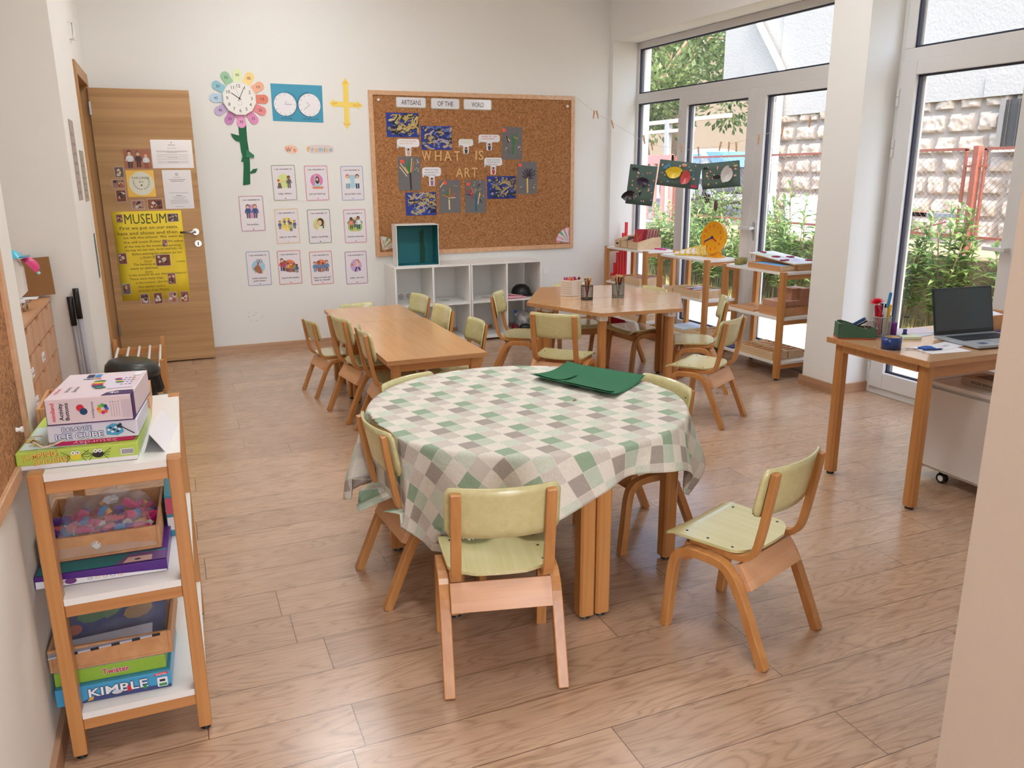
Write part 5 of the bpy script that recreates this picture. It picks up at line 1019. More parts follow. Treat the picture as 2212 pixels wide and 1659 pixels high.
# middle shelf
Bm = .4665
t = thing('game_box', 'long purple craft game box under the brick tray on the middle shelf', 'game', (-.252, 2.365, Bm), math.radians(-3)); w, d, h = .315, .34, .034
MB().box(-w/2, -d/2, 0, w/2, d/2, h, plain('purple_print', S(84, 36, 132), rough=.3, var=.25, scale=12)).build('box_body', t, bevel=.002)
k = MB(face(w, d, h)); k.poly([(-w/2+.002, .002), (w/2-.002, .001), (w/2-.002, .006), (-w/2+.002, .022)], M_PAPER, .0008)
for j in range(5): x_ = -.03+.018*j; [k.line(x_+.006*math.cos(a*PI/5), .011+.003*math.sin(a*PI/5), x_+.006*math.cos((a+1)*PI/5), .011+.003*math.sin((a+1)*PI/5), .0009, .0012, C(*[(40, 40, 46), (200, 170, 60), (220, 120, 60), (60, 70, 140), (180, 40, 90)][j])) for a in range(10)]
k.ell(-.11, .013, .02, .009, .0012, C(206, 190, 140)); k.ell(-.075, .012, .014, .008, .0014, C(110, 50, 120))
k.T = face(w, d, h, 'top'); k.rect(-w/2+.004, -d/2+.004, w/2-.004, -d/2+.07, .0006, C(30, 130, 140)); k.poly([(.03, -.166), (.155, -.166), (.155, -.11), (.06, -.11)], C(120, 84, 150), .0009); k.poly([(.05, -.162), (.12, -.162), (.12, -.13), (.06, -.13)], C(228, 196, 188), .0012); k.ell(.085, -.148, .008, .005, .0016, C(60, 60, 110)); k.build('printing', t)
tray('beech tray holding the bag of toy bricks on the middle shelf', at(-.258, 2.425, Bm+.0345, -2), .296, .31, .066, M_TRAYD)
BC = {'pink': (228, 70, 130), 'salmon': (240, 120, 130), 'purple': (120, 76, 176), 'blue': (76, 150, 206), 'white': (232, 230, 226), 'orange': (236, 170, 80), 'magenta': (200, 40, 110)}
protos = {}
for i in range(96):
    cn = rnd.choice(['pink', 'salmon', 'purple', 'purple', 'blue', 'blue', 'white', 'magenta', 'orange', 'blue', 'pink'])
    a = rnd.uniform(0, 2*PI); x = -.258+rnd.uniform(-.118, .122); y = 2.39+rnd.uniform(-.105, .11); z = Bm+.060+rnd.random()*.060*(1-abs((x+.258)/.20))+.0
    M = Matrix.Translation((x, y, z)) @ Matrix.Rotation(a, 4, 'Z') @ Matrix.Rotation(rnd.uniform(-1.2, 1.2), 4, 'X') @ Matrix.Rotation(rnd.uniform(-.6, .6), 4, 'Y')
    ln = rnd.choice([1, 1, 2]) if cn != 'white' else 2; key = (cn, ln)
    if key not in protos:
        k = MB(Matrix.Diagonal((1.25, 1.25, 1.25, 1))); m = C(*BC[cn], rough=.3); L_ = .0085*ln+.002; k.box(-L_, -.008, -.005, L_, .008, .006, m)
        for q in range(ln*2 if ln > 1 else 1):
            for s in ((-1, 1) if ln > 1 else (0,)): k.cyl(((-L_+.0045+.0085*q) if ln > 1 else 0, .004*s, .006), ((-L_+.0045+.0085*q) if ln > 1 else 0, .004*s, .009), .0027, .0027, m, n=8)
        protos[key] = k.build('toy_brick'); o = protos[key]
    else: o = protos[key].copy(); COL.objects.link(o)
    o.matrix_world = M; tag(o, '%s %s toy brick in the clear bag on the middle shelf' % (cn, 'long' if ln > 1 else 'small'), 'toy brick', 'toy bricks in the clear bag')
M_FILM = film_mat('clear_bag_film', S(224, 224, 230), .20)
k = MB()
def bag(u, v):
    x = -.135+.27*u; y = -.13+.26*v; e = min(1, 6*min(u, 1-u, v, 1-v)); z = .012+e*(.085+.012*math.sin(5*u*PI+2)*math.sin(4*v*PI))+.05*max(0, v-.55)*max(0, 1-abs(u-.5)*1.2)
    return (x, y, z)
k.grid(bag, 28, 28, M_FILM); k.grid(lambda u, v: (.01+.09*u+.02*v, .05+.02*math.sin(6*u), .09+.045*v-.03*u*v+.004*math.sin(20*u)), 12, 8, M_FILM)
tag(k.build('clear_bag', M=at(-.258, 2.39, Bm+.036)), 'clear plastic bag filled with small toy bricks', 'bag')
t = thing('game_box', 'slim teal toy box standing at the right edge of the middle shelf', 'game', (-.085, 2.52, Bm)); MB().box(-.016, -.11, 0, .016, .11, .13, C(60, 150, 176, .3)).build('box_body', t, bevel=.002); MB(face(.032, .22, .13)).rect(-.015, .07, .015, .12, .001, C(206, 90, 120)).rect(-.014, .02, .014, .06, .001, M_PAPER).build('printing', t)
# bottom shelf
Bb = .1365
t = thing('game_box', 'blue Kimble game box at the very bottom of the front shelf unit', 'game', (-.262, 2.30, Bb), math.radians(-3)); w, d, h = .282, .275, .050
MB().box(-w/2, -d/2, 0, w/2, d/2, h, plain('kimble_blue', S(70, 160, 206), rough=.3, var=.05)).build('box_body', t, bevel=.002)
k = MB(face(w, d, h)); k.poly([(-.09, .001), (w/2-.001, .001), (w/2-.001, .010), (.02, .016), (-.05, .016)], C(60, 72, 120), .0006)
for dx, dy in ((-.0016, 0), (.0016, 0), (0, -.0016), (0, .0016)): k.text('KIMBLE', .01+dx, .015+dy, .034, .0008, C(24, 44, 84), w=.145, bold=True)
k.text('KIMBLE', .01, .015, .034, .0013, M_PAPER, w=.145, bold=True); k.ell(.006, .013, .017, .006, .0016, C(60, 56, 60)); k.ell(.006, .016, .013, .006, .0018, C(200, 206, 220)); k.poly([(.03, .012), (.042, .012), (.040, .028), (.032, .028)], C(196, 30, 44), .0018); k.poly([(-.068, .004), (-.054, .006), (-.050, .016), (-.060, .014)], C(226, 170, 60), .0018); k.poly([(.07, .010), (.08, .010), (.078, .022), (.071, .022)], C(50, 140, 80), .0018)
k.poly(rrect(.106, .006, .132, .034, .003), M_PAPER, .001); k.rect(.110, .008, .130, .016, .0013, C(60, 150, 80)); k.rect(.112, .021, .126, .028, .0013, M_INK); k.prism([(.100, .040), (.134, .042), (.134, .049), (.100, .047)], .0005, .001, RD); k.text('TACTIC', .117, .0415, .007, .0015, M_PAPER, w=.028, bold=True); k.build('printing', t)
t = thing('game_box', 'lime green Twister box on top of the blue game box', 'game', (-.266, 2.315, Bb+.0505), math.radians(-3)); w, d, h = .272, .27, .040
MB().box(-w/2, -d/2, 0, w/2, d/2, h, plain('twister_green', S(150, 190, 66), rough=.3, var=.12, scale=40)).build('box_body', t, bevel=.002)
k = MB(face(w, d, h))
for dx, dy in ((-.001, 0), (.001, 0), (0, -.001), (0, .001)): k.text('Twister', .012+dx, .014+dy, .022, .0008, M_PAPER, w=.066, bold=True)
k.text('Twister', .012, .014, .022, .0013, C(206, 24, 56), w=.066, bold=True); k.T = face(w, d, h, 'top'); k.rect(-w/2+.002, -d/2+.001, w/2-.002, d/2-.002, .0004, M_PAPER)
for i in range(8):
    for j in range(3): k.ell(-.12+.036*i, -.118+.030*j, .015, .012, .001, C(*[(240, 200, 40), (30, 110, 170), (206, 24, 56), (110, 170, 60)][(i) % 4]), 16)
k.build('printing', t)
tray('beech tray with puzzle sheets on the bottom shelf of the front unit', at(-.258, 2.325, Bb+.0918, -3), .300, .285, .066, M_TRAYD)
t = thing('puzzle_pouch', 'blue map puzzle in a clear pouch standing in the bottom tray', 'puzzle', (-.262, 2.325, Bb+.140), math.radians(-3)); NB = plain('navy_print', S(36, 58, 124), rough=.2, var=.3, scale=30)
k = MB(Matrix.Rotation(math.radians(17), 4, 'X')); k.box(-.135, -.12, 0, .13, .12, .006, NB); k.build('puzzle_board', t, bevel=.001)
k = MB(Matrix.Rotation(math.radians(17), 4, 'X') @ Matrix.Translation((0, 0, .0065)))
for j, (x_, y_, a_, b_, cc) in enumerate([(-.06, .03, .04, .03, (90, 140, 80)), (.0, .05, .05, .02, (106, 150, 90)), (.06, .02, .03, .04, (180, 140, 70)), (.04, .07, .03, .015, (90, 140, 80)), (-.1, -.02, .02, .02, (200, 90, 60))]): k.ell(x_, y_, a_, b_, .0004+.0001*j, C(*cc), 9, j)
for j in range(7): k.poly(rrect(-.125+.036*j, -.115, -.095+.036*j, -.075, .004), C(*[(70, 120, 90), (214, 140, 60), (60, 100, 170), (206, 60, 60), (60, 120, 180), (90, 110, 190), (60, 140, 90)][j]), .0006); k.ell(-.110+.036*j, -.095, .009, .009, .0009, C(*[(230, 200, 120), (180, 60, 60), (30, 50, 90), (60, 120, 170), (230, 200, 90), (40, 60, 110), (230, 90, 60)][j]), 10)
k.build('printing', t)
k = MB(Matrix.Rotation(math.radians(17), 4, 'X')); k.grid(lambda u, v: (-.145+.29*u, -.13+.265*v, .010+.004*math.sin(7*u)*math.sin(5*v)), 12, 10, M_FILM); k.build('clear_sleeve', t)
k = MB(); k.box(-.15, -.13, 0, .10, -.06, .004, C(190, 196, 214)); [k.prism(rrect(-.10+.05*j, -.132, -.08+.05*j, -.130, .001), -.001, .006, M_INK) for j in range(5)]; tag(k.build('puzzle_sheet', M=Matrix.Translation((-.262, 2.30, Bb+.150)) @ Matrix.Rotation(math.radians(-2), 4, 'Y')), 'white edged puzzle sheet with dark slots lying across the bottom tray', 'puzzle')

# ------------------------------------------------------------------ cork board on the near left wall
t = thing('cork_board', 'cork board in a wooden frame on the near left wall, cut by the photo edge', 'notice board', M=wallM(-.4195, 1.70, 1.29, '+X'))
MB().box(-.655, -.495, 0, .64, .495, .012, M_CORK).build('cork_panel', t)
for nm, bx in (('a', (-.67, -.51, .67, -.475)), ('b', (-.67, .475, .67, .51)), ('c', (-.67, -.475, -.635, .475)), ('d', (.630, -.475, .665, .475))): MB().box(bx[0], bx[1], 0, bx[2], bx[3], .022, M_FRAME).build('frame_rail', t, bevel=.002)
k = MB(wallM(-.407, 2.235, .888, '+X')); k.cyl((0, 0, 0), (0, 0, .010), .006, .004, M_WHITE, n=12).cyl((0, 0, .010), (0, 0, .016), .0075, .0075, M_WHITE, n=12); tag(k.build('push_pin'), 'white push pin in the near left cork board above the game stack', 'pin')
k = MB(); k.tube([(0, 0, 0), (.012, .004, .006), (.02, .0, .0), (.03, -.002, -.006), (.05, .004, -.004), (.075, .01, .004)], .0022, C(214, 196, 170), n=6); tag(k.build('wire_hook', M=at(-.372, 2.165, .862)), 'small cream plastic hook resting on the green game box', 'hook')

# ------------------------------------------------------------------ alcove: drawer chest and what stands round it
t = thing('drawer_chest', 'wooden chest of many square drawers in the left alcove', 'chest of drawers', (-.88, 4.56, 0)); M_CH = wood('chest_beech', S(206, 150, 108), S(218, 166, 122), axis=1, scale=6, rough=.4)
MB().box(-.22, -.55, 0, .205, .55, .825, M_CH).build('chest_body', t); MB().box(-.225, -.555, .825, .223, .555, .845, M_CH).build('chest_top', t, bevel=.002)
for c_ in range(3):
    for r_ in range(6):
        y0 = -.548+.366*c_; z1 = .820-.1335*r_; M_ = Matrix.Translation((.205, y0+.182, z1-.128)) @ Matrix.Rotation(PI/2, 4, 'Z') @ Matrix.Rotation(PI/2, 4, 'X')
        k = MB(); k.prism([(-.179, 0), (.179, 0), (.179, .126), (.055, .126), (.040, .098), (-.040, .098), (-.055, .126), (-.179, .126)], 0, .014, M_CH); dr = k.build('drawer', t, M=M_, bevel=.0015)
        MB().rect(-.055, .095, .055, .126, .0012, C(84, 52, 34)).build('finger_notch', dr)
        if (c_, r_) in ((1, 1), (0, 2), (1, 3), (0, 1)): MB().box(-.035, .035, .014, .035, .075, .018, M_PAPER).box(-.022, .05, .018, .022, .056, .019, C(120, 116, 120)).build('label_holder', dr)
k = MB(); k.box(0, 0, 0, .30, .012, .205, plain('cardboard', S(150, 108, 66), rough=.85, var=.06, scale=20)); tag(k.build('cardboard_panel', M=Matrix.Translation((-.925, 5.045, .847)) @ Matrix.Rotation(math.radians(-10), 4, 'X') @ Matrix.Rotation(math.radians(-3), 4, 'Y')), 'brown corrugated cardboard leaning against the alcove wall on the chest', 'cardboard')
t = thing('storage_tub', 'white cardboard magazine holder standing on the drawer chest', 'holder', (-.80, 4.62, .905))
k = MB(Matrix.Rotation(PI/2, 4, 'X')); k.prism([(-.10, 0), (.075, 0), (.105, .03), (.105, .15), (.085, .20), (-.10, .20)], -.04, .05, M_WHITE); k.build('holder_body', t, bevel=.004)
MB().box(-.12, -.08, -.014, .10, .05, -.002, M_PAPER).box(-.10, -.05, -.002, .15, .03, .0, M_PAPER).build('paper_sheets', t)
k = MB(); [k.tube([(x_, y_, 0), (x_, y_, .045)], .005, M_STEEL, n=8) for x_, y_ in ((-.10, -.06), (.09, -.06), (-.10, .04), (.09, .04))]; k.box(-.12, -.075, .043, .12, .055, .045, glass_mat('acrylic', (.94, .93, .92, 1))); tag(k.build('acrylic_stand', M=at(-.80, 4.62, .846)), 'clear acrylic riser under the white holder', 'stand')
def pack(label, M, c1, c2, txt=None):
    t = thing('wipes_pack', label, 'wipes', M=M); k = MB(); k.grid(lambda u, v: (-.10+.20*u, -.045+.09*v, .028*math.sin(PI*min(1, max(0, u)))**.35*math.sin(PI*v)**.5), 16, 8, c1); k.grid(lambda u, v: (-.10+.20*u, -.045+.09*v, 0), 4, 2, c1)
    k.build('pack_body', t); MB().prism([(.10, -.045), (.128, -.03), (.128, .04), (.10, .045)], 0, .003, c2).build('pack_seal', t)
    if txt: MB(Matrix.Translation((0, -.047, .008)) @ Matrix.Rotation(PI/2, 4, 'X')).text(txt, .03, -.002, .030, 0, M_PAPER).build('lettering', t)
pack('light blue packet of wet wipes lettered eli on top of the white holder', at(-.79, 4.60, 1.108, -6) @ Matrix.Diagonal((1, 1.1, 1.7, 1)), C(86, 196, 224, .25), C(20, 140, 184, .25), 'eli')
pack('pink and mint packet of wipes hanging beside the white holder', Matrix.Translation((-.67, 4.66, 1.06)) @ Matrix.Rotation(.9, 4, 'Y') @ Matrix.Diagonal((.45, .8, 1.3, 1)), C(220, 70, 130, .25), C(140, 214, 210, .25))
for i, (x_, z_, xb, lab, cc) in enumerate(((-.566, .835, -.545, 'shorter broom handle with a black grip leaning in the alcove', (150, 146, 150)), (-.532, .880, -.512, 'taller broom handle with a black grip leaning in the alcove', (158, 158, 168)))):
    t = thing('broom', lab, 'broom', (xb, 5.045, 0), group='brooms in the alcove'); dx = x_-xb; f = lambda s_: (dx*s_, .065*s_, .03+(z_-.03)*s_)
    MB().tube([f(0), f(.83)], .0125, C(*cc, rough=.3), n=14).build('pole', t); MB().tube([f(.80), f(.93), f(.965), f(1.0)], .016, M_BLACK, n=14).build('grip', t)
    MB().box(-.07, -.03, 0, .03, .02, .035, M_BLACK).build('broom_head', t, bevel=.004)
# rack with white dowels, black bin
t = thing('dowel_rack', 'low wooden rack with white dowels standing before the open door', 'rack', (-.292, 5.74, 0))
for sx in (-1, 1):
    for sy in (-1, 1): MB().box(-.013, -.02, 0, .013, .02, .385, M_BEECH).build('post', t, bevel=.002, M=at(sx*.152, sy*.40)).data
for sy in (-1, 1):
    for z in (.30, .10): MB().box(-.139, -.010, z-.02, .139, .010, z+.02, M_BEECHX).build('rail', t, bevel=.002, M=at(0, sy*.40))
for z in (.14, .30): MB().cyl((.1655, -.40, z), (.168, -.40, z), .005, .005, M_STEEL, n=10).build('bolt', t)
for j in range(5): MB().cyl((-.135+.0675*j, -.40, .325), (-.135+.0675*j, .39, .325), .008, .008, M_WHITE, n=12).build('dowel', t)
t = thing('pedal_bin', 'black lidded bin with a black bag behind the front shelf unit', 'bin', (-.285, 4.90, 0))
MB().lathe([(.0, .002), (.105, .002), (.125, .41), (.0, .41)], M_BLACK, n=28).build('bin_body', t)
k = MB(Matrix.Translation((0, 0, .42)) @ Matrix.Rotation(math.radians(8), 4, 'Y')); k.lathe([(.0, .075), (.09, .072), (.125, .058), (.142, .030), (.144, .0), (.0, .0)], plain('bin_lid', S(44, 46, 44), rough=.35), n=32); k.build('bin_lid', t)
k = MB(); k.grid(lambda u, v: ((.128+.02*v+.008*math.sin(14*2*PI*u))*math.cos(2*PI*u), (.128+.02*v+.008*math.sin(14*2*PI*u))*math.sin(2*PI*u), .425-.12*v), 60, 5, plain('bin_bag', S(30, 30, 32), rough=.2)); k.build('bin_bag', t, solid=.001)
t = thing('cleaning_sponge', 'teal sponge lying on a grey box beside the black bin', 'sponge', (-.125, 5.08, .19)); MB().box(-.03, -.05, 0, .03, .05, .03, C(84, 178, 150)).build('sponge_body', t, bevel=.004)
t = thing('grey_box', 'grey plastic box on the floor between the bin and the dowel rack', 'box', (-.145, 5.08, 0)); MB().box(-.055, -.07, 0, .055, .07, .189, C(150, 152, 156)).build('box_body', t, bevel=.003)

# ------------------------------------------------------------------ cups on the hexagonal table
def pencil(name_m, col_, L_, lab, grp, M, tip=True):
    key = ('pencil', col_)
    if key not in protos:
        k = MB(); m = C(*col_, rough=.35); k.cyl((0, 0, 0), (0, 0, L_-.014), .0037, .0037, m, n=6, smooth=False); k.cyl((0, 0, L_-.014), (0, 0, L_-.004), .0037, .0014, C(222, 184, 140), n=6, caps=False); k.cyl((0, 0, L_-.004), (0, 0, L_), .0014, .0003, m, n=6); protos[key] = k.build('pencil'); o = protos[key]
    else: o = protos[key].copy(); COL.objects.link(o)
    o.matrix_world = M; return tag(o, lab, 'pencil', grp)
def fill(cx, cy, cz, r, n_, L_, cols, where, grp, tilt=.30):
    for i in range(n_):
        a = 2*PI*i/n_+rnd.uniform(-.3, .3); rr = r*rnd.uniform(.15, .55); tl = rnd.uniform(.05, tilt); cn, cc = cols[i % len(cols)]
        hgt_ = L_*rnd.uniform(.9, 1.0)
        pencil('', cc, L_, '%s pencil %s' % (cn, where), grp, Matrix.Translation((cx+rr*.5*math.cos(a+2.5), cy+rr*.5*math.sin(a+2.5), cz)) @ Matrix.Rotation(a, 4, 'Z') @ Matrix.Rotation(min(tl, math.asin(min(1, .8*r/(.6*L_)))), 4, 'Y') @ Matrix.Diagonal((1, 1, hgt_/L_, 1)))
PCOL = [('red', (190, 40, 44)), ('dark brown', (84, 50, 40)), ('orange', (226, 120, 50)), ('dark blue', (36, 44, 90)), ('yellow', (236, 190, 50)), ('black', (30, 30, 34)), ('green', (40, 110, 70)), ('pale wood', (214, 170, 120))]
def mesh_cup(label, x, y, z, r, h, colr, dens=26):
    t = thing('pencil_cup', label, 'cup', (x, y, z)); m = C(*colr, rough=.4); k = MB(); k.cyl((0, 0, 0), (0, 0, .004), r*.93, r*.93, m, n=24)
    for zz in (.004, h-.004): k.lathe([(r*.95, zz), (r*.99, zz), (r*.99, zz+.005), (r*.95, zz+.005)], m, n=24)
    k.build('cup_rim', t); k = MB(); s_ = .0011
    for j in range(dens): a = 2*PI*j/dens; c, q = math.cos(a), math.sin(a); k.cyl((r*.92*c, r*.92*q, .004), (r*.97*c, r*.97*q, h-.003), s_, s_, m, n=4, caps=False)
    for j in range(1, int(h/.006)): k.lathe([(r*(.92+.05*j*.006/h)-s_*.5, .006*j-s_*.6), (r*(.92+.05*j*.006/h)+s_*.7, .006*j-s_*.6), (r*(.92+.05*j*.006/h)+s_*.7, .006*j+s_*.6), (r*(.92+.05*j*.006/h)-s_*.5, .006*j+s_*.6)], m, n=24)
    k.build('mesh_wall', t); return t
mesh_cup('black wire mesh cup of pencils nearest on the hexagonal table', 2.680, 5.090, .6105, .044, .098, (28, 28, 32)); fill(2.680, 5.090, .615, .040, 13, .165, PCOL, 'in the black mesh cup', 'pencils in the black mesh cup')
mesh_cup('grey mesh cup of pencils at the right on the hexagonal table', 2.935, 5.095, .6105, .046, .092, (120, 128, 120), 34); fill(2.935, 5.095, .615, .042, 26, .165, PCOL, 'in the grey mesh cup', 'pencils in the grey mesh cup', .24)
def cup_w(t): pass
t = thing('pattern_holder', 'white box cup with a scallop pattern full of markers on the hexagonal table', 'cup', (2.665, 5.305, .6105), math.radians(22)); wv = .062
k = MB(); CR = C(228, 212, 196)
for (a, b_, c_, d_) in ((-wv, -.052, wv, -.049), (-wv, .049, wv, .052), (-wv, -.052, -wv+.003, .052), (wv-.003, -.052, wv, .052)): k.box(a, b_, 0, c_, d_, .118, CR)
k.box(-wv, -.052, 0, wv, .052, .003, CR); k.box(-.002, -.052, 0, .002, .052, .110, CR); k.build('holder_body', t, bevel=.001)
k = MB(face(.124, .104, .1)); SCO = C(150, 122, 100)
for i in range(7):
    for j in range(6):
        cx = .004+.008*i+(.004 if j % 2 else 0); cy = .014+.016*j
        for a in range(6): k.line(cx+.0045*math.cos(PI*a/6), cy+.007*math.sin(PI*a/6), cx+.0045*math.cos(PI*(a+1)/6), cy+.007*math.sin(PI*(a+1)/6), .0012, .0006, SCO)
k.T = face(.124, .104, .1, 'left')
for i in range(10):
    for j in range(6):
        cx = -.042+.009*i+(.004 if j % 2 else 0); cy = .014+.016*j
        for a in range(6): k.line(cx+.0045*math.cos(PI*a/6), cy+.007*math.sin(PI*a/6), cx+.0045*math.cos(PI*(a+1)/6), cy+.007*math.sin(PI*(a+1)/6), .0012, .0006, SCO)
k.build('scallop_print', t)
MK = [('crimson', (176, 20, 50)), ('black', (34, 30, 36)), ('purple', (120, 40, 120)), ('red', (206, 40, 50)), ('orange', (232, 150, 80)), ('blue', (50, 70, 150)), ('pink', (226, 80, 140))]
for i in range(26):
    cn, cc = MK[rnd.randrange(7)]; key = ('mk', cc)
    if key not in protos: k = MB(); k.cyl((0, 0, 0), (0, 0, .122), .0055, .0055, C(*cc, rough=.3), n=10).cyl((0, 0, .122), (0, 0, .130), .0055, .003, C(*cc, rough=.3), n=10); o = protos[key] = k.build('marker_pen')
    else: o = protos[key].copy(); COL.objects.link(o)
    ax = -.048+.0165*(i % 7); ay = -.036+.022*(i//7)
    o.matrix_world = at(2.665, 5.305, .615, 22) @ Matrix.Translation((ax, ay, 0)) @ Matrix.Rotation(rnd.uniform(-.07, .07), 4, 'X') @ Matrix.Rotation(rnd.uniform(-.07, .07), 4, 'Y'); tag(o, '%s marker in the white scallop patterned cup' % cn, 'marker', 'markers in the white patterned cup')

# ------------------------------------------------------------------ on the window shelves
ZT, ZM, ZL = .7860, .4580, .1340
def uM(n_, x, y, z, deg=0): return at(UM[n_][0], UM[n_][1], 0, UM[n_][2]) @ at(x, y, z, deg)
# unit 1: letter boxes
for i, (y, w_, lab) in enumerate(((.175, .09, 'pale letter box with an oval finger hole, farthest on the corner shelf'), (.065, .10, 'pale letter box with dark cards in the middle of the corner shelf'), (-.085, .16, 'pale letter box of red sandpaper cards, nearest on the corner shelf'))):
    t = thing('letter_box', lab, 'box', M=uM(1, -.005, y, ZT), group='letter boxes'); L_ = .13
    side = [(-L_, 0), (L_, 0), (L_, .105), (L_*.2, .105), (-L_, .068)]
    for s in (-1, 1): k = MB(Matrix.Translation((0, s*(w_/2-.004), 0)) @ Matrix.Rotation(PI/2, 4, 'X')); k.prism(side, -.004, .004, M_TRAY); k.build('side_wall', t)
    MB().box(-L_, -w_/2+.008, 0, L_, w_/2-.008, .006, M_TRAY).box(-L_, -w_/2+.008, 0, -L_+.008, w_/2-.008, .068, M_TRAY).box(L_-.008, -w_/2+.008, 0, L_, w_/2-.008, .105, M_TRAY).build('box_floor', t)
    if i == 0: MB(face(2*L_, w_, .068, 'left')).poly(rrect(-.022, .030, .022, .046, .007), M_INK, .0008).build('finger_hole', t)
for j in range(12):
    cM = uM(1, -.105+.0155*j, -.085, ZT+.0075) @ Matrix.Rotation(math.radians(14), 4, 'Y'); k = MB().box(0, -.065, 0, .004, .065, .175, C(*((206, 62, 80) if j < 3 else (196, 108, 108) if j % 2 else (224, 190, 176))))
    if j == 0: k.T = Matrix.Translation((-.0006, 0, 0)) @ Matrix.Rotation(-PI/2, 4, 'Z') @ Matrix.Rotation(PI/2, 4, 'X'); k.line(-.034, .14, 0, .08, .008, 0, C(226, 168, 90)); k.line(.036, .14, -.014, .03, .008, .0001, C(226, 168, 90))
    tag(k.build('letter_card', M=cM), 'red sandpaper card lettered Y at the front of its box' if j == 0 else 'thin letter card standing behind the red Y card', 'card', 'sandpaper letter cards')
for j in range(5): tag(MB().box(0, -.036, 0, .003, .036, .105, C(96, 64, 60)).build('letter_card', M=uM(1, -.10+.022*j, .065, ZT+.0075) @ Matrix.Rotation(math.radians(24), 4, 'Y')), 'dark brown letter card in the middle letter box', 'card', 'dark letter cards')
k = MB()
for x_, y_, a, cc in ((0, 0, .2, (226, 60, 150)), (.03, .02, 1.2, (236, 120, 190)), (-.02, .03, 2.2, (206, 60, 130)), (.02, -.025, .9, (190, 120, 200)), (-.01, -.03, 1.8, (236, 90, 160))): T0 = k.T; k.T = Matrix.Translation((x_, y_, 0)) @ Matrix.Rotation(a, 4, 'Z'); k.box(-.035, -.008, 0, .035, .008, .012, C(*cc, rough=.3)); k.T = T0
tag(k.build('pink_letters', M=uM(1, .08, -.245, ZT)), 'heap of pink and violet plastic letters at the front of the corner shelf', 'letters', kind='stuff')
def inner(name, label, M, w, d, cells, seed, cat='material', h=.012, group=None, pal=None):
    """flat coloured pieces lying in a tray, one thing"""
    k = MB(); r = random.Random(seed)
    for i in range(cells[0]):
        for j in range(cells[1]):
            x0 = -w/2+w*i/cells[0]; y0 = -d/2+d*j/cells[1]; k.box(x0+.004, y0+.004, 0, x0+w/cells[0]-.004, y0+d/cells[1]-.004, h*r.uniform(.5, 1), C(*r.choice(pal or [(200, 60, 60), (70, 90, 170), (236, 230, 220), (214, 180, 130), (80, 150, 90), (236, 236, 240)])))
    return tag(k.build(name, M=M), label, cat, group)
tray('compartment tray on the corner unit, left of two on the middle level', uM(1, -.01, .13, ZM), .30, .20, .052, M_TRAYD, slots=(.25, .5, .75), cross=(.5,)); tray('plain deep box on the corner unit, nearer one on the middle level', uM(1, -.01, -.12, ZM), .30, .24, .070)
inner('counting_pieces', 'mauve and pale slips lying in the nearer box of the corner unit', uM(1, -.01, -.12, ZM+.045), .27, .21, (3, 2), 3, pal=[(190, 130, 140), (226, 206, 190), (206, 160, 160)])
tray('shallow tray low on the corner unit', uM(1, -.02, -.10, ZL), .30, .30, .055, slots=(.5,)); inner('booklets', 'white and navy booklets in the low tray of the corner unit', uM(1, -.02, -.10, ZL+.04), .27, .27, (2, 2), 8, pal=[(232, 232, 236), (50, 60, 110), (226, 226, 230)])
# red rods
for j, (x_, h_) in enumerate(((4.142, .99), (4.112, .887), (4.082, .795), (4.052, .70), (4.024, .60), (3.994, .50), (3.964, .40), (3.934, .30))):
    k = MB().box(-.0115, -.0115, 0, .0115, .0115, h_, C(222, 36, 50, .35)); tag(k.build('red_rod', M=at(x_, 7.062, .012), bevel=.001), 'red counting rod number %s by height in the window corner' % ['one, the tallest', 'two', 'three', 'four', 'five', 'six', 'seven', 'eight, the shortest'][j], 'rod', 'red counting rods')
tag(MB().box(-.125, -.022, 0, .125, .022, .012, C(196, 40, 48)).build('rod_stand', M=at(4.038, 7.062, 0), bevel=.001), 'low red stand carrying the upright red rods', 'stand')
# unit 2: yellow teaching clock
YE = C(250, 176, 30, .3); t = thing('teaching_clock', 'big yellow plastic teaching clock with a blue and a red hand on the middle shelf', 'clock', M=at(4.205, 5.70, ZT) @ Matrix.Rotation(math.radians(-82), 4, 'Z'))
FM = Matrix.Translation((0, -.02, .160)) @ Matrix.Rotation(PI/2-math.radians(7), 4, 'X')
k = MB(FM); k.cyl((0, 0, -.02), (0, 0, .016), .132, .135, YE, n=48); k.build('clock_body', t, bevel=.004)
k = MB(); k.prism([(-.10, -.05), (.10, -.05), (.085, .05), (-.085, .05)], 0, .010, YE); k.prism([(-.075, -.032), (.075, -.032), (.06, .03), (-.06, .03)], .010, .045, YE); k.build('clock_foot', t, bevel=.006)
k = MB(FM @ Matrix.Translation((0, 0, .0166))); OR = C(226, 66, 30)
for n_ in range(1, 13): a = math.radians(90-30*n_); k.text(str(n_), .098*math.cos(a), .098*math.sin(a)-.012, .036, .0006, OR, bold=True); k.text(str(n_+12), .068*math.cos(a), .068*math.sin(a)-.004, .012, .0006, OR)
for j in range(60): a = 2*PI*j/60; k.ell(.124*math.cos(a), .124*math.sin(a), .0016, .0016, .0006, M_INK, 6)
k.build('numerals', t)
k = MB(FM @ Matrix.Translation((0, 0, .020))); k.line(0, 0, -.084, -.040, .010, 0, C(24, 40, 120)); k.ell(0, 0, .013, .013, .001, C(24, 40, 120)); k.build('minute_hand', t)
k = MB(FM @ Matrix.Translation((0, 0, .019))); k.line(0, 0, .052, -.030, .014, 0, C(220, 40, 40)); k.build('hour_hand', t)
YL = C(250, 206, 60, .3)
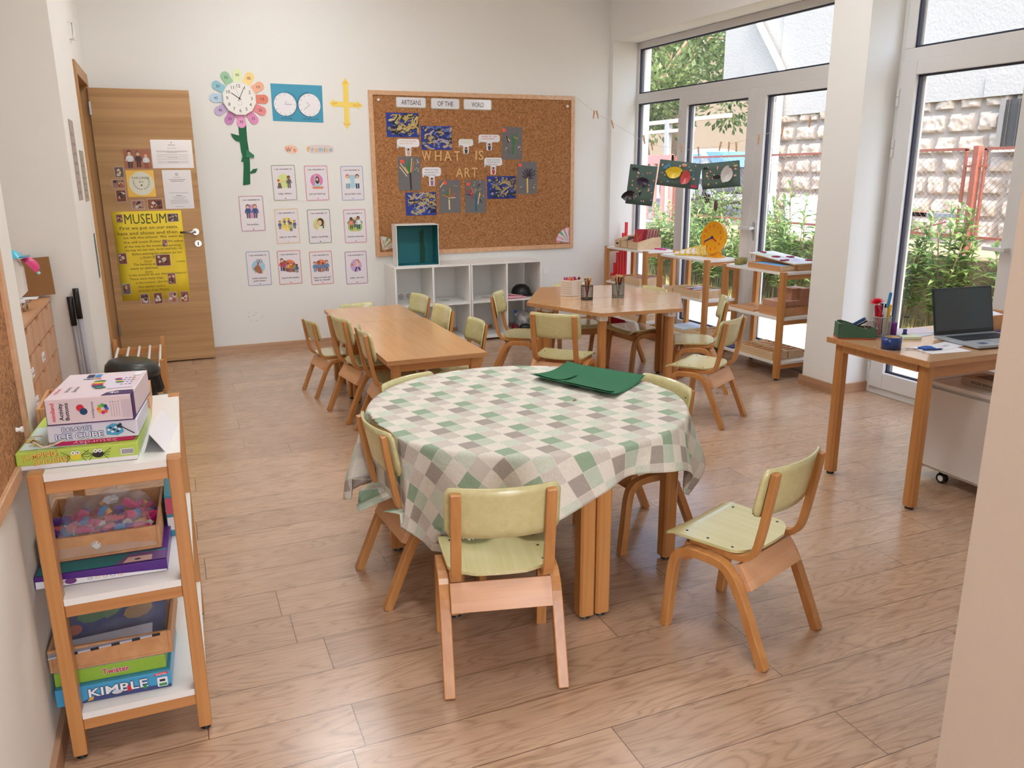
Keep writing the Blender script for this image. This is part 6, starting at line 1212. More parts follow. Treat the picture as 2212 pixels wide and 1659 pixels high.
for j in range(6):
    t = thing('mini_clock', 'small yellow clock, %s of six leaning along the middle window shelf' % ['first', 'second', 'third', 'fourth', 'fifth', 'last and most upright'][j], 'clock', M=Matrix.Translation((4.00+.030*j, 5.92-.036*j, ZT+.004)) @ Matrix.Rotation(math.radians(-40), 4, 'Z') @ Matrix.Rotation(math.radians(12+13*j), 4, 'X'), group='small yellow clocks')
    k = MB(); k.cyl((0, .045, 0), (0, .045, .007), .047, .047, YL, n=28); k.prism([(-.03, 0), (.03, 0), (.018, .014), (-.018, .014)], 0, .007, YL); k.build('clock_body', t)
    k = MB().ell(0, .045, .036, .036, .0076, M_PAPER if j < 4 else C(236, 214, 130), 24)
    for n_ in range(12): a = PI*n_/6; k.ell(.029*math.cos(a), .045+.029*math.sin(a), .0022, .0022, .0082, C(120, 110, 90), 6)
    k.build('clock_dial', t); MB().line(0, .045, .02, .052, .004, .0090, C(30, 50, 130)).build('minute_hand', t); MB().line(0, .045, -.008, .058, .005, .0088, C(200, 40, 40)).build('hour_hand', t)
tray('shallow tray at the far side on the middle unit', uM(2, -.03, .20, ZM), .24, .12, .050); tray('wide tray of coloured slips with a round knob on the middle unit', uM(2, 0.0, -.06, ZM), .30, .36, .062)
inner('coloured_slips', 'red, blue and green paper slips in the wide tray of the middle unit', uM(2, 0.0, -.06, ZM+.040), .27, .33, (3, 6), 4)
k = MB(); k.cyl((0, -.242, .03), (0, -.262, .03), .012, .014, M_TRAY, n=16); tag(k.build('tray_knob', M=uM(2, .06, 0, ZM)), 'round wooden knob on the wide tray of the middle window unit', 'knob')
tray('blue-white folder tray low on the middle unit', uM(2, -.02, .08, ZL), .28, .26, .030, M_TRAY); inner('blue_sheet', 'pale blue sheet low on the middle window unit', uM(2, -.02, .08, ZL+.026), .26, .24, (1, 1), 2, pal=[(196, 212, 232)])
tray('divided tray low at the near end of the middle unit', uM(2, 0, -.20, ZL), .29, .22, .045, M_TRAY, slots=(.33, .66), cross=(.5,))
# unit 3
t = thing('label_tray', 'low wooden tray with blue cards, nearest on the map board unit', 'tray', M=uM(3, -.075, -.10, ZT)); w, d = .155, .34
MB().box(-w/2, -d/2, 0, w/2, d/2, .006, M_TRAYD).box(-w/2, -d/2, .006, -w/2+.008, d/2, .040, M_TRAYD).box(w/2-.008, -d/2, .006, w/2, d/2, .040, M_TRAYD).box(-w/2+.008, d/2-.008, .006, w/2-.008, d/2, .040, M_TRAYD).box(-w/2+.008, -d/2, .006, w/2-.008, -d/2+.008, .040, M_TRAY).build('tray_body', t, bevel=.001)
MB(face(w, d, .04)).box(-.045, .012, 0, .05, .032, .004, M_TRAY).build('label_holder', t)
for j in range(2): tag(MB().box(-.055, -.07, 0, .055, .07, .004, C(120, 176, 226)).build('blue_card', M=uM(3, -.078, -.18+.15*j, ZT+.034)), '%s light blue card lying in the low tray by the map board' % ('nearer', 'farther')[j], 'card', 'blue cards in the tray')
t = thing('map_board', 'slanted board painted with a pale map on a wooden case', 'board', M=uM(3, .085, -.06, ZT)); k = MB(Matrix.Rotation(PI/2, 4, 'Z') @ Matrix.Rotation(PI/2, 4, 'X'))
k.prism([(-.23, 0), (.23, 0), (.23, .085), (-.23, .045)], -.085, .085, M_TRAYD); k.build('case', t, bevel=.001)
TM = Matrix.Translation((-.005, 0, .067)) @ Matrix.Rotation(math.atan(.04/.46), 4, 'X'); MB(TM).box(-.135, -.25, 0, .11, .25, .008, M_TRAY).build('board', t, bevel=.001)
k = MB(TM @ Matrix.Translation((0, 0, .0084))); k.rect(-.132, -.247, .107, .247, 0, C(226, 226, 230)); k.ell(-.06, .10, .06, .12, .0004, C(204, 222, 200), 14, .3); k.ell(.0, -.09, .05, .10, .0006, C(214, 214, 236), 12, -.4)
for j in range(5): k.ell(.0+.03*math.sin(j), -.12+.035*j, .03-.004*j, .012, .0008+.0002*j, C(*[(200, 190, 226), (230, 214, 150), (190, 210, 236), (226, 190, 200), (200, 226, 200)][j]), 10)
k.build('map_print', t)
for j, (x_, y_) in enumerate(((-.115, -.12), (-.07, .02), (-.04, .20), (.03, -.02), (.08, -.17))):
    zz = .077+.04/.46*y_; k = MB().box(-.028, -.012, 0, .028, .012, .008, C(156, 26, 60, .3)).box(-.012, -.03, 0, .004, .03, .008, C(156, 26, 60, .3)) if j % 2 else MB().box(-.034, -.010, 0, .034, .010, .008, C(156, 26, 60, .3))
    tag(k.build('crimson_piece', M=uM(3, .085, -.06, ZT) @ at(x_, y_, zz, 40*j)), 'crimson plastic piece on the map board, %s from the left' % ['first', 'second', 'third', 'fourth', 'fifth'][j], 'piece', 'crimson pieces on the map board')
for j, (x_, y_) in enumerate(((-.10, .235), (-.03, .275))): tag(MB().lathe([(.0, .002), (.032, .002), (.036, .045), (.031, .045), (.027, .006), (0, .006)], C(146, 136, 74), n=20).build('olive_cup', M=uM(3, x_, y_, ZT)), '%s of two olive green plastic cups behind the map board' % ('left', 'right')[j], 'cup', 'olive plastic cups')
tray('square edged tray under the brown stairs on the map board unit', uM(3, 0.02, -.17, ZM), .30, .22, .062, M_TRAYD)
MB_ST = wood('block_stack', S(150, 96, 72), S(196, 146, 118), axis=0, scale=40, rough=.6, coat=0, stretch=1)
def stack_mat():
    m, t_, n, b = base('laminated_blocks'); tc = N(t_, 'ShaderNodeTexCoord'); sp = N(t_, 'ShaderNodeSeparateXYZ'); t_.links.new(tc.outputs['Object'], sp.inputs[0]); mu = N(t_, 'ShaderNodeMath', operation='MULTIPLY'); mu.inputs[1].default_value = 160; t_.links.new(sp.outputs[2], mu.inputs[0]); fr_ = N(t_, 'ShaderNodeMath', operation='FRACT'); t_.links.new(mu.outputs[0], fr_.inputs[0]); gt = N(t_, 'ShaderNodeMath', operation='LESS_THAN'); gt.inputs[1].default_value = .3; t_.links.new(fr_.outputs[0], gt.inputs[0])
    mx = N(t_, 'ShaderNodeMix', data_type='RGBA'); mx.inputs['A'].default_value = S(176, 116, 92); mx.inputs['B'].default_value = S(226, 188, 164); t_.links.new(gt.outputs[0], mx.inputs['Factor']); t_.links.new(mx.outputs['Result'], b.inputs['Base Color']); b.inputs['Roughness'].default_value = .6; return m
M_LAM = stack_mat(); TP = C(230, 190, 170)
def block(x0, y0, x1, y1, z0, z1, lab):
    k = MB().box(x0, y0, z0, x1, y1, z1-.001, M_LAM).box(x0, y0, z1-.001, x1, y1, z1, TP); tag(k.build('layered_block', M=uM(3, 0.02, -.17, ZM+.0065)), lab, 'block', 'layered brown blocks')
for i in range(4): block(-.135+.068*i, -.095, -.070+.068*i, -.03, 0, .10, 'layered brown block in the front row of the tray, %s from the left' % ['first', 'second', 'third', 'fourth'][i])
for i in range(2): block(-.135+.136*i, -.028, -.002+.136*i, .095, 0, .10, '%s back layered brown block in the tray' % ('left', 'right')[i])
block(.0, -.06, .065, .09, .1005, .185, 'upper layered brown block, set back on the stack'); block(.067, -.095, .132, .05, .1005, .185, 'upper layered brown block at the front right corner of the stack')
t = thing('hole_board', 'flat wooden board with rows of holes on the map board unit', 'board', M=uM(3, -.01, .12, ZM)); MB().box(-.13, -.13, 0, .13, .15, .014, M_TRAYD).build('board', t, bevel=.001); k = MB()
for i in range(10):
    for j in range(10): k.ell(-.11+.024*i, -.11+.026*j, .0035, .0035, .0146, C(120, 76, 50), 6)
k.build('holes', t)
tray('long tray of wooden bars low on the map board unit, left', uM(3, -.085, -.06, ZL), .145, .42, .060, M_TRAY); tray('long tray of wooden bars low on the map board unit, right', uM(3, .070, -.06, ZL), .145, .42, .060, M_TRAY)
for c_ in range(2):
    for j in range(7):
        key = ('bar',); M_ = uM(3, -.085+.155*c_, -.22+.055*j, ZL+.048)
        if key not in protos: o = protos[key] = MB().cyl((-.058, 0, 0), (.058, 0, 0), .0085, .0085, M_TRAYD, n=12).build('wooden_bar')
        else: o = protos[key].copy(); COL.objects.link(o)
        o.matrix_world = M_; tag(o, 'round wooden bar across the %s low tray' % ('left', 'right')[c_], 'bar', 'wooden bars in the low trays')
inner('leaflets', 'white and navy leaflets low at the far end of the map board unit', uM(3, -.02, .25, ZL), .26, .12, (2, 1), 9, pal=[(232, 232, 236), (50, 60, 110)])

# ------------------------------------------------------------------ line with pegs and hanging collages
SP = [(3.647, 7.185, 2.155), (3.69, 6.913, 2.007), (3.728, 6.684, 1.921), (3.782, 6.359, 1.785), (3.818, 6.150, 1.702), (3.889, 5.716, 1.653), (3.948, 5.366, 1.666), (4.0, 5.05, 1.717), (4.028, 4.885, 1.75), (4.057, 4.706, 1.785), (4.100, 4.425, 1.872)]
tag(MB().tube(SP, .0013, C(228, 224, 216), n=6).build('string_line'), 'thin white string sagging from the cork board corner across the window', 'string')
k = MB(wallM(3.647, YB-.001, 2.158)); k.prism([(-.012, -.012), (.012, -.012), (.012, .012), (-.012, .012)], 0, .002, M_WHITE); k.tube([(0, -.004, .002), (0, -.006, .012), (0, .006, .012)], .002, M_WHITE, n=6); tag(k.build('wall_hook'), 'small white hook holding the string beside the cork board', 'hook')
PEGW = wood('peg_wood', S(206, 152, 112), S(222, 172, 134), axis=1, scale=20)
PG = [(3.688, 6.926, 1.991, 8), (3.697, 6.874, 1.988, -14), (3.733, 6.655, 1.892, -16), (3.804, 6.23, 1.748, -10), (3.821, 6.129, 1.692, -12), (3.88, 5.772, 1.666, 0), (3.911, 5.585, 1.637, -6), (3.949, 5.36, 1.668, 10), (3.963, 5.271, 1.663, 2), (3.976, 5.198, 1.661, -4), (4.01, 4.99, 1.706, 2), (4.044, 4.784, 1.752, 4), (4.082, 4.561, 1.806, 2)]
od = ['first', 'second', 'third', 'fourth', 'fifth', 'sixth', 'seventh', 'eighth', 'ninth', 'tenth', 'eleventh', 'twelfth', 'thirteenth']
peg0 = None
for j, (x_, y_, z_, r_) in enumerate(PG):
    M_ = Matrix.Translation((x_-.004, y_-.006, z_)) @ Matrix.Rotation(math.radians(-38), 4, 'Z') @ Matrix.Rotation(math.radians(r_), 4, 'Y'); lab = 'wooden clothes peg on the string, %s from the cork board' % od[j]
    if peg0 is None:
        peg0 = thing('clothes_peg', lab, 'peg', M=M_, group='pegs on the string')
        for s in (-1, 1): MB(Matrix.Rotation(s*.045, 4, 'Y')).box(s*.003-.0032, -.005, -.036, s*.003+.0032, .005, .036, PEGW).build('peg_half', peg0, bevel=.0008)
        MB().tube([(-.006, -.0055, .004), (0, -.0065, 0), (.006, -.0055, .004)], .0012, M_STEEL, n=6).build('spring', peg0)
    else: dup(peg0, M_, lab, 'pegs on the string')
def collage(label, px, py, pz, w, h, nrm, rot, items, seed):
    n_ = Vector(nrm).normalized(); up = Vector((0, 0, 1)); r_ = up.cross(n_).normalized(); up = n_.cross(r_)
    M_ = Matrix.Translation((px, py, pz)) @ Matrix(((r_.x, up.x, n_.x), (r_.y, up.y, n_.y), (r_.z, up.z, n_.z))).to_4x4() @ Matrix.Rotation(math.radians(rot), 4, 'Z')
    t = thing('sea_collage', label, 'collage', M=M_, group='shell collages on the string'); k = MB(); k.grid(lambda u, v: (-w/2+w*u, -h/2+h*v, .006*math.sin(PI*u)-.003), 8, 4, plain('sea_card', S(84, 106, 98), rough=.7)); k.build('card_sheet', t, solid=.0016)
    r2 = random.Random(seed); k = MB()
    for j in range(26):
        cc = r2.choice([(206, 170, 140), (190, 150, 120), (226, 196, 166), (176, 110, 80), (200, 130, 130), (60, 110, 130), (120, 60, 70), (216, 180, 150)]); x_ = r2.uniform(-w*.45, w*.45); y_ = r2.uniform(-h*.44, h*.44); a = r2.uniform(0, 3); s = r2.uniform(.6, 1.1)
        k.ell(x_, y_, .012*s, .008*s, .0045+.0001*j, C(*cc), 10, a); k.ell(x_, y_, .006*s, .004*s, .0052+.0001*j, C(226, 206, 190), 8, a)
    k.build('sea_stickers', t)
    for kind, x_, y_, sc, cc, a in items:
        k = MB(Matrix.Translation((x_, y_, .004)) @ Matrix.Rotation(a, 4, 'Z'))
        if kind == 'cone': k.grid(lambda u, v: (sc*(v)*math.cos(2*PI*u)*(1.25 if u < .5 else 1), sc*.8*v*math.sin(2*PI*u), .004+.02*v), 18, 5, C(*cc, rough=.3))
        elif kind == 'fish': k.prism([(-sc, 0), (-sc*.3, sc*.5), (sc*.6, sc*.3), (sc, sc*.6), (sc*.85, 0), (sc, -sc*.5), (sc*.5, -sc*.25), (-sc*.3, -sc*.5)], 0.002, .006, C(*cc, rough=.3))
        else: k.ball((0, 0, 0), sc, C(*cc, rough=.3), 1, .7, .4)
        k.build('foil_cup' if kind == 'cone' else 'paper_fish' if kind == 'fish' else 'stone', t)
    return t
collage('portrait shell collage with black folded cups, leftmost on the string', 3.801, 6.248, 1.370, .235, .335, (-.60, -.80, 0), -6, [('cone', .01, .03, .045, (60, 44, 70), 0), ('cone', -.10, -.10, .05, (36, 34, 38), .6), ('fish', -.07, .13, .03, (26, 24, 28), 0), ('fish', .09, -.01, .03, (90, 116, 140), 1.5), ('fish', .0, -.07, .02, (26, 24, 28), 1.5)], 71)
collage('landscape shell collage with a yellow and a red cup, middle of the string', 3.877, 5.789, 1.460, .34, .205, (-.56, -.83, 0), -7, [('cone', -.045, .01, .058, (236, 200, 50), .2), ('cone', .055, -.02, .05, (206, 80, 80), 1.4), ('fish', -.11, .05, .035, (80, 140, 170), .6), ('fish', .13, -.08, .03, (190, 60, 90), 0), ('stone', .03, .075, .022, (214, 160, 130), 0), ('fish', .11, .0, .02, (60, 130, 160), 1.2)], 72)
collage('landscape shell collage with a silver cup, rightmost on the string', 3.953, 5.336, 1.456, .285, .195, (-.62, -.78, 0), 5, [('cone', .045, .0, .055, (214, 208, 208), 1.3), ('fish', -.03, -.01, .03, (30, 28, 32), 3.1), ('fish', -.115, .06, .018, (26, 24, 28), 0), ('fish', .11, .06, .018, (206, 180, 130), 0)], 73)
tag(MB().tube([(3.862, 5.80, 1.650), (3.868, 5.80, 1.60), (3.872, 5.80, 1.55)], .0010, M_WHITE, n=5).build('hanging_thread'), 'short thread from the string to the middle collage', 'thread', 'threads of the collages')
tag(MB().tube([(3.812, 6.235, 1.712), (3.806, 6.24, 1.62), (3.802, 6.245, 1.535)], .0010, M_WHITE, n=5).build('hanging_thread'), 'long thread from the string to the left collage', 'thread', 'threads of the collages')
tag(MB().tube([(3.951, 5.345, 1.640), (3.952, 5.34, 1.60), (3.952, 5.338, 1.55)], .0010, M_WHITE, n=5).build('hanging_thread'), 'short thread from the string to the right collage', 'thread', 'threads of the collages')
tag(MB().tube([(3.947, 5.371, 1.362), (3.947, 5.371, 1.27)], .0008, M_WHITE, n=5).build('hanging_thread'), 'thread below the right collage carrying the mussel shell', 'thread', 'threads of the collages')
tag(MB().ball((0, 0, 0), .045, C(92, 70, 64), .35, .35, 1).build('mussel_shell', M=at(3.947, 5.371, 1.225)), 'dark mussel shell dangling below the right collage', 'shell')

# ------------------------------------------------------------------ teacher's desk
t = thing('desk', 'tall beech desk at the right with laptop and stationery', 'desk', (3.48, 2.722, 0))
MB().box(-.557, -.30, .674, .56, .30, .6995, M_EDGE).box(-.556, -.299, .6995, .559, .299, .700, M_TOPX).build('desktop', t, bevel=.0015)
for sx, sy in ((-1, -1), (-1, 1), (1, 1), (1, -1)): leg(t, sx*.505, sy*.245, .674, w=.052)
MB().box(-.50, -.268, .615, .50, -.248, .674, M_BEECHX).build('apron', t); MB().box(-.53, -.22, .635, -.512, .22, .674, M_EDGE).build('apron', t); MB().box(-.48, .248, .615, .48, .268, .674, M_BEECHX).build('apron', t)
ZD = .7005
t = thing('laptop', 'open silver laptop with a dark screen on the desk', 'laptop', (3.505, 2.615, ZD), math.radians(-5.5))
MB().box(-.18, -.13, .004, .18, .13, .018, C(168, 176, 184, .3)).build('base', t, bevel=.003); MB().box(-.15, -.02, .018, .15, .09, .0186, C(60, 66, 72)).build('keyboard_bed', t)
kb = MB(); [kb.box(-.147+.0228*i, -.016+.0205*j, .0186, -.128+.0228*i, .001+.0205*j, .0205, C(40, 44, 50)) for i in range(13) for j in range(5)]; kb.build('keyboard', t)
MB().box(-.05, -.105, .018, .05, -.035, .0185, C(150, 158, 166, .25)).build('touchpad', t); MB().box(-.13, -.10, .018, -.09, -.07, .0184, C(60, 76, 110)).build('sticker', t)
LM = Matrix.Translation((0, .125, .018)) @ Matrix.Rotation(math.radians(-13), 4, 'X'); MB(LM).box(-.18, 0, 0, .18, .007, .225, C(28, 34, 38, .35)).build('lid', t, bevel=.003); MB(LM).box(-.172, -.0006, .020, .172, 0, .218, plain('dark_screen', S(62, 74, 78), rough=.12, var=.02)).build('screen', t)
t = thing('desk_organizer', 'green and orange-red desk organizer at the left end of the desk', 'organizer', (3.025, 2.950, ZD), math.radians(-30)); GN = C(66, 106, 84, .45); RO = C(206, 74, 50, .4)
k = MB(); k.box(-.088, -.045, 0, .088, .045, .005, RO); k.build('base_plate', t, bevel=.002)
k = MB(Matrix.Rotation(PI/2, 4, 'X')); prof = [(-.087, .005), (.087, .005), (.087, .052), (.03, .052), (-.03, .072), (-.060, .080), (-.075, .078)]
k.prism(prof, -.044, -.038, GN); k.prism(prof, .038, .044, GN); k.T = Matrix(); k.box(-.087, -.038, .005, -.076, .038, .074, GN).box(.081, -.038, .005, .087, .038, .052, GN); k.build('green_shell', t, bevel=.001)
MB(Matrix.Translation((-.01, 0, .045)) @ Matrix.Rotation(math.radians(14), 4, 'Y')).box(-.06, -.036, 0, .05, .036, .006, RO).box(0, -.002, .006, .06, .002, .014, RO).build('inner_tray', t)
t = thing('stapler', 'blue and black stapler resting in the green organizer', 'stapler', M=Matrix.Translation((3.045, 2.935, ZD+.062)) @ Matrix.Rotation(math.radians(-55), 4, 'Z') @ Matrix.Rotation(math.radians(-35), 4, 'Y')); MB().box(-.03, -.011, .010, .035, .011, .026, C(40, 80, 130, .3)).build('stapler_top', t, bevel=.004); MB().box(-.03, -.009, 0, .035, .009, .008, M_BLACK).build('stapler_base', t, bevel=.002)
tag(MB(Matrix.Rotation(.5, 4, 'X')).lathe([(.026, -.009), (.036, -.009), (.036, .009), (.026, .009), (.026, -.009)], glass_mat('clear_tape', (.86, .84, .84, 1)), n=24).build('tape_roll', M=at(3.085, 2.905, ZD+.058)), 'clear sticky tape roll in the organizer beside the stapler', 'tape')
mesh_cup('silver mesh cup of markers and scissors on the desk', 3.172, 2.925, ZD, .043, .098, (176, 178, 176), 30)
DK = [('red', (214, 30, 44), .150, -.018, .0), ('crimson', (190, 20, 60), .150, -.024, .014), ('black', (26, 26, 30), .150, .018, .010), ('yellow', (236, 196, 50), .148, .024, -.006), ('green', (40, 130, 90), .146, .028, .012), ('navy', (30, 40, 100), .152, .004, .020), ('white', (226, 226, 226), .135, -.005, -.018)]
for cn, cc, L_, dx, dy in DK: tag(MB().cyl((0, 0, 0), (0, 0, L_-.03), .0075, .0075, C(*cc, rough=.3), n=12).cyl((0, 0, L_-.03), (0, 0, L_), .0085, .0080, C(*cc, rough=.3), n=12).build('marker_pen', M=Matrix.Translation((3.172+dx*.6, 2.925+dy, ZD+.006)) @ Matrix.Rotation(dx*6, 4, 'Y')), '%s marker standing in the silver mesh cup on the desk' % cn, 'marker', 'markers on the desk')
t = thing('scissors', 'scissors with long light blue handles upright in the silver cup', 'scissors', M=Matrix.Translation((3.178, 2.925, ZD+.03)) @ Matrix.Rotation(.16, 4, 'Y')); MB().box(-.006, -.002, 0, .006, .002, .12, M_STEEL).build('blades', t); MB().box(-.009, -.004, .11, .009, .004, .185, C(56, 150, 204, .3)).build('handle', t, bevel=.004)
t = thing('artificial_flower', 'red artificial flower in the silver cup on the desk', 'flower', M=Matrix.Translation((3.115, 2.915, ZD+.165)) @ Matrix.Rotation(-.25, 4, 'Y')); k = MB()
for q in range(3):
    for j in range(11): a = 2*PI*j/11+q*.28; T0 = Matrix.Rotation(a, 4, 'Z') @ Matrix.Rotation(-.25-.35*q, 4, 'Y'); k.T = T0; k.add([(0, 0, 0), (.018, -.007, .001), (.040-.006*q, 0, .004), (.018, .007, .001)], [(0, 1, 2, 3)], C(226, 24, 64, .5))
k.T = Matrix(); k.build('petals', t, solid=.0008); MB().ball((0, 0, .006), .008, C(226, 190, 120)).build('flower_centre', t); MB().tube([(0, 0, 0), (.02, 0, -.05), (.045, .005, -.12)], .002, C(200, 120, 150), n=6).build('stem', t)
t = thing('candle_tin', 'purple cylinder standing beside the silver cup', 'candle', (3.243, 2.925, ZD)); MB().lathe([(0, 0), (.021, 0), (.021, .060), (.019, .062), (.018, .056), (0, .056)], C(120, 44, 140, .5), n=24).build('cylinder', t)
t = thing('sand_timer', 'small sand timer with a dark cap beside the purple cylinder', 'timer', (3.296, 2.895, ZD)); MB().cyl((0, 0, 0), (0, 0, .006), .013, .013, C(40, 60, 110), n=18).cyl((0, 0, .088), (0, 0, .094), .013, .013, M_INK, n=18).build('caps', t); MB().lathe([(.010, .006), (.010, .034), (.003, .046), (.010, .058), (.010, .088)], M_GLASS, n=18).build('glass_tube', t); MB().lathe([(0, .006), (.009, .007), (.009, .028), (0, .03)], C(40, 70, 130), n=14).build('sand', t)
t = thing('tape_roll', 'wide roll of dark blue tape lying near the front edge of the desk', 'tape', (2.987, 2.690, ZD)); MB().lathe([(.036, 0), (.043, 0), (.043, .055), (.036, .055)], plain('blue_tape', S(34, 62, 130), rough=.25, var=.35, scale=60), n=36).build('tape', t); MB().lathe([(.033, .001), (.036, .001), (.036, .054), (.033, .054), (.033, .001)], C(190, 160, 120), n=36).build('core', t)
for i, (x_, y_, a, w_, h_, z_, cc, lab) in enumerate([(3.17, 2.585, -8, .21, .15, 0, (238, 236, 240), 'white sheet under the blue scissors'), (3.24, 2.62, 12, .20, .10, .0012, (232, 232, 240), 'sheet with printed letters touching the laptop'), (3.25, 2.825, -20, .09, .06, 0, (226, 236, 206), 'pale green note pad in the middle of the desk'), (3.34, 2.90, 8, .21, .14, 0, (214, 220, 230), 'sheet behind the sand timer by the laptop lid'), (3.42, 2.95, -14, .20, .13, .0012, (226, 214, 226), 'tinted sheet at the back edge of the desk')]):
    k = MB().box(-w_/2, -h_/2, 0, w_/2, h_/2, .001 if i != 2 else .012, C(*cc))
    if i == 1: k.text('L  PEU', 0, -.01, .025, .0014, M_INK)
    tag(k.build('paper_sheet', M=at(x_, y_, ZD+z_, a)), lab, 'paper', 'papers on the desk')
t = thing('scissors', 'scissors with blue looped handles lying on the white sheet', 'scissors', (3.085, 2.625, ZD+.002), math.radians(-25)); MB().box(-.055, -.004, 0, -.002, .004, .003, M_STEEL).build('blades', t)
for s in (-1, 1): MB().tube([(0, 0, .005)]+[(.045+.022*math.cos(PI+2*PI*q/12), s*.014+.010*math.sin(2*PI*q/12)*s, .005) for q in range(13)], .0045, C(36, 96, 190, .3), n=8).build('handle', t)
tag(MB().cyl((-.05, 0, .005), (.04, 0, .005), .004, .004, C(36, 56, 120, .3), n=8).cyl((.04, 0, .005), (.05, 0, .005), .003, .0005, C(190, 150, 110), n=8).build('pencil', M=at(3.12, 2.575, ZD+.0015, -14)), 'dark blue pencil lying below the looped scissors', 'pencil')
tray('wooden letter tray at the back right of the desk', at(3.80, 2.86, ZD, 0), .24, .20, .085, M_TRAYD); tag(MB(Matrix.Rotation(.12, 4, 'X')).box(-.10, -.08, 0, .10, .09, .003, M_PAPER).build('paper_sheet', M=at(3.80, 2.86, ZD+.07)), 'white paper sticking out of the letter tray behind the laptop', 'paper')
tag(MB().box(-.03, -.02, 0, .03, .02, .018, C(74, 66, 130, .3)).build('charger', M=at(3.745, 2.72, ZD, 20), bevel=.003), 'small violet box at the right of the laptop', 'box')
# white cabinet under the desk
t = thing('drawer_cabinet', 'white rolling cabinet with an oval finger hole under the desk', 'cabinet', (3.54, 2.44, 0)); M_CB = plain('cabinet_white', S(226, 220, 216), rough=.4, var=.01)
MB().box(-.20, -.36, .062, .20, .29, .485, M_CB).build('cabinet_body', t, bevel=.001); MB().box(-.215, .29, .062, .20, .36, .505, M_CB).build('side_panel', t, bevel=.001); MB().box(-.215, -.37, .485, .205, .29, .503, M_CB).build('cabinet_top', t, bevel=.001)
MB().box(-.217, -.36, .08, -.201, .285, .47, M_CB).build('drawer_front', t, bevel=.001); k = MB(Matrix.Translation((-.2174, -.13, .31)) @ Matrix.Rotation(-PI/2, 4, 'Z') @ Matrix.Rotation(PI/2, 4, 'X')); k.ell(0, 0, .036, .020, .0004, M_BLACK, 24); k.build('finger_hole', t)
for y_ in (-.30, .20):
    for x_ in (-.17, .15): MB().cyl((x_-.012, y_, .026), (x_+.012, y_, .026), .026, .026, M_BLACK, n=20).cyl((x_-.013, y_, .026), (x_+.013, y_, .026), .015, .015, M_WHITE, n=16).box(x_-.012, y_-.012, .04, x_+.012, y_+.012, .063, M_BLACK).build('castor', t)
t = thing('dictionary', 'thick closed dictionary lying on the white cabinet, spine lettering upside down', 'book', (3.475, 2.53, .5035), math.radians(-4)); MB().box(-.07, -.11, 0, .075, .11, .036, C(196, 176, 160)).build('book_cover', t, bevel=.002); MB().box(-.055, -.1105, .003, .0755, .1105, .033, C(226, 214, 200)).build('pages', t)
k = MB(Matrix.Translation((-.0706, 0, .018)) @ Matrix.Rotation(-PI/2, 4, 'Z') @ Matrix.Rotation(PI/2, 4, 'X')); k.text('ENGLESKI REČNIK', .01, .006, .016, 0, C(60, 70, 66), w=.13, rot=PI, bold=True); k.build('spine_lettering', t); MB().box(-.03, -.06, .036, .07, .07, .0364, C(120, 100, 92)).build('cover_picture', t)

# ------------------------------------------------------------------ outside the windows
M_CONC = plain('path_concrete', S(176, 170, 162), rough=.9, var=.08, scale=3, bump=.2, bscale=40)
M_SOIL = plain('dry_soil', S(140, 124, 98), rough=1, var=.25, scale=12, bump=.4, bscale=30)
M_GRASS = plain('dry_grass', S(172, 160, 104), rough=.9, var=.25, scale=5)
M_ASPH = plain('asphalt', S(112, 110, 108), rough=.95, var=.1, scale=6)
M_PLAS = plain('rough_plaster', S(154, 150, 142), rough=.95, var=.04, scale=2, bump=.6, bscale=26)
M_STONE = plain('limestone', S(176, 160, 142), rough=.95, var=.16, scale=9, bump=.7, bscale=34)
M_MORT = plain('mortar', S(142, 131, 119), rough=1, var=.08, scale=12, bump=.3)
M_MOSS = plain('mossy_stone', S(118, 106, 84), rough=1, var=.45, scale=11, bump=.9, bscale=22)
M_RED = plain('rusty_red_paint', S(136, 80, 66), rough=.8, var=.3, scale=22)
M_WIRE = plain('chain_wire', S(120, 100, 96), rough=.6)
def leaf_mat(name, c, c2):
    m, t, n, b = base(name); tc = N(t, 'ShaderNodeTexCoord'); no = N(t, 'ShaderNodeTexNoise'); no.inputs['Scale'].default_value = 9; t.links.new(tc.outputs['Object'], no.inputs['Vector'])
    rp = N(t, 'ShaderNodeValToRGB'); rp.color_ramp.elements[0].position = .35; rp.color_ramp.elements[0].color = c; rp.color_ramp.elements[1].position = .65; rp.color_ramp.elements[1].color = c2; t.links.new(no.outputs['Fac'], rp.inputs['Fac'])
    t.links.new(rp.outputs[0], b.inputs['Base Color']); b.inputs['Roughness'].default_value = .4
    tl = N(t, 'ShaderNodeBsdfTranslucent'); t.links.new(rp.outputs[0], tl.inputs[0]); mx = N(t, 'ShaderNodeMixShader'); mx.inputs[0].default_value = .4
    t.links.new(b.outputs[0], mx.inputs[1]); t.links.new(tl.outputs[0], mx.inputs[2]); t.links.new(mx.outputs[0], n['Material Output'].inputs[0]); return m
M_LEAF = leaf_mat('shrub_leaf', S(78, 112, 64), S(150, 172, 106)); M_LEAFD = leaf_mat('tree_leaf', S(72, 92, 58), S(146, 158, 100)); M_BARK = plain('bark', S(120, 100, 78), rough=1, var=.2, scale=20)
sbox('path', 4.5, -5, -0.12, 5.85, 13, -0.03, M_CONC)
sbox('garden_strip', 5.85, -5, -0.14, 6.62, 13, -0.02, M_GRASS)
struct(MB().prism([(6.62, -5), (6.9, -5), (6.9, 8.2), (6.62, 8.2)], -.1, .70, M_MOSS).build('retaining_wall', bevel=.03)); struct(MB().prism([(6.62, 8.2), (6.9, 8.2), (6.9, 13), (6.62, 13)], -.1, .52, M_MOSS).build('retaining_wall', bevel=.03))
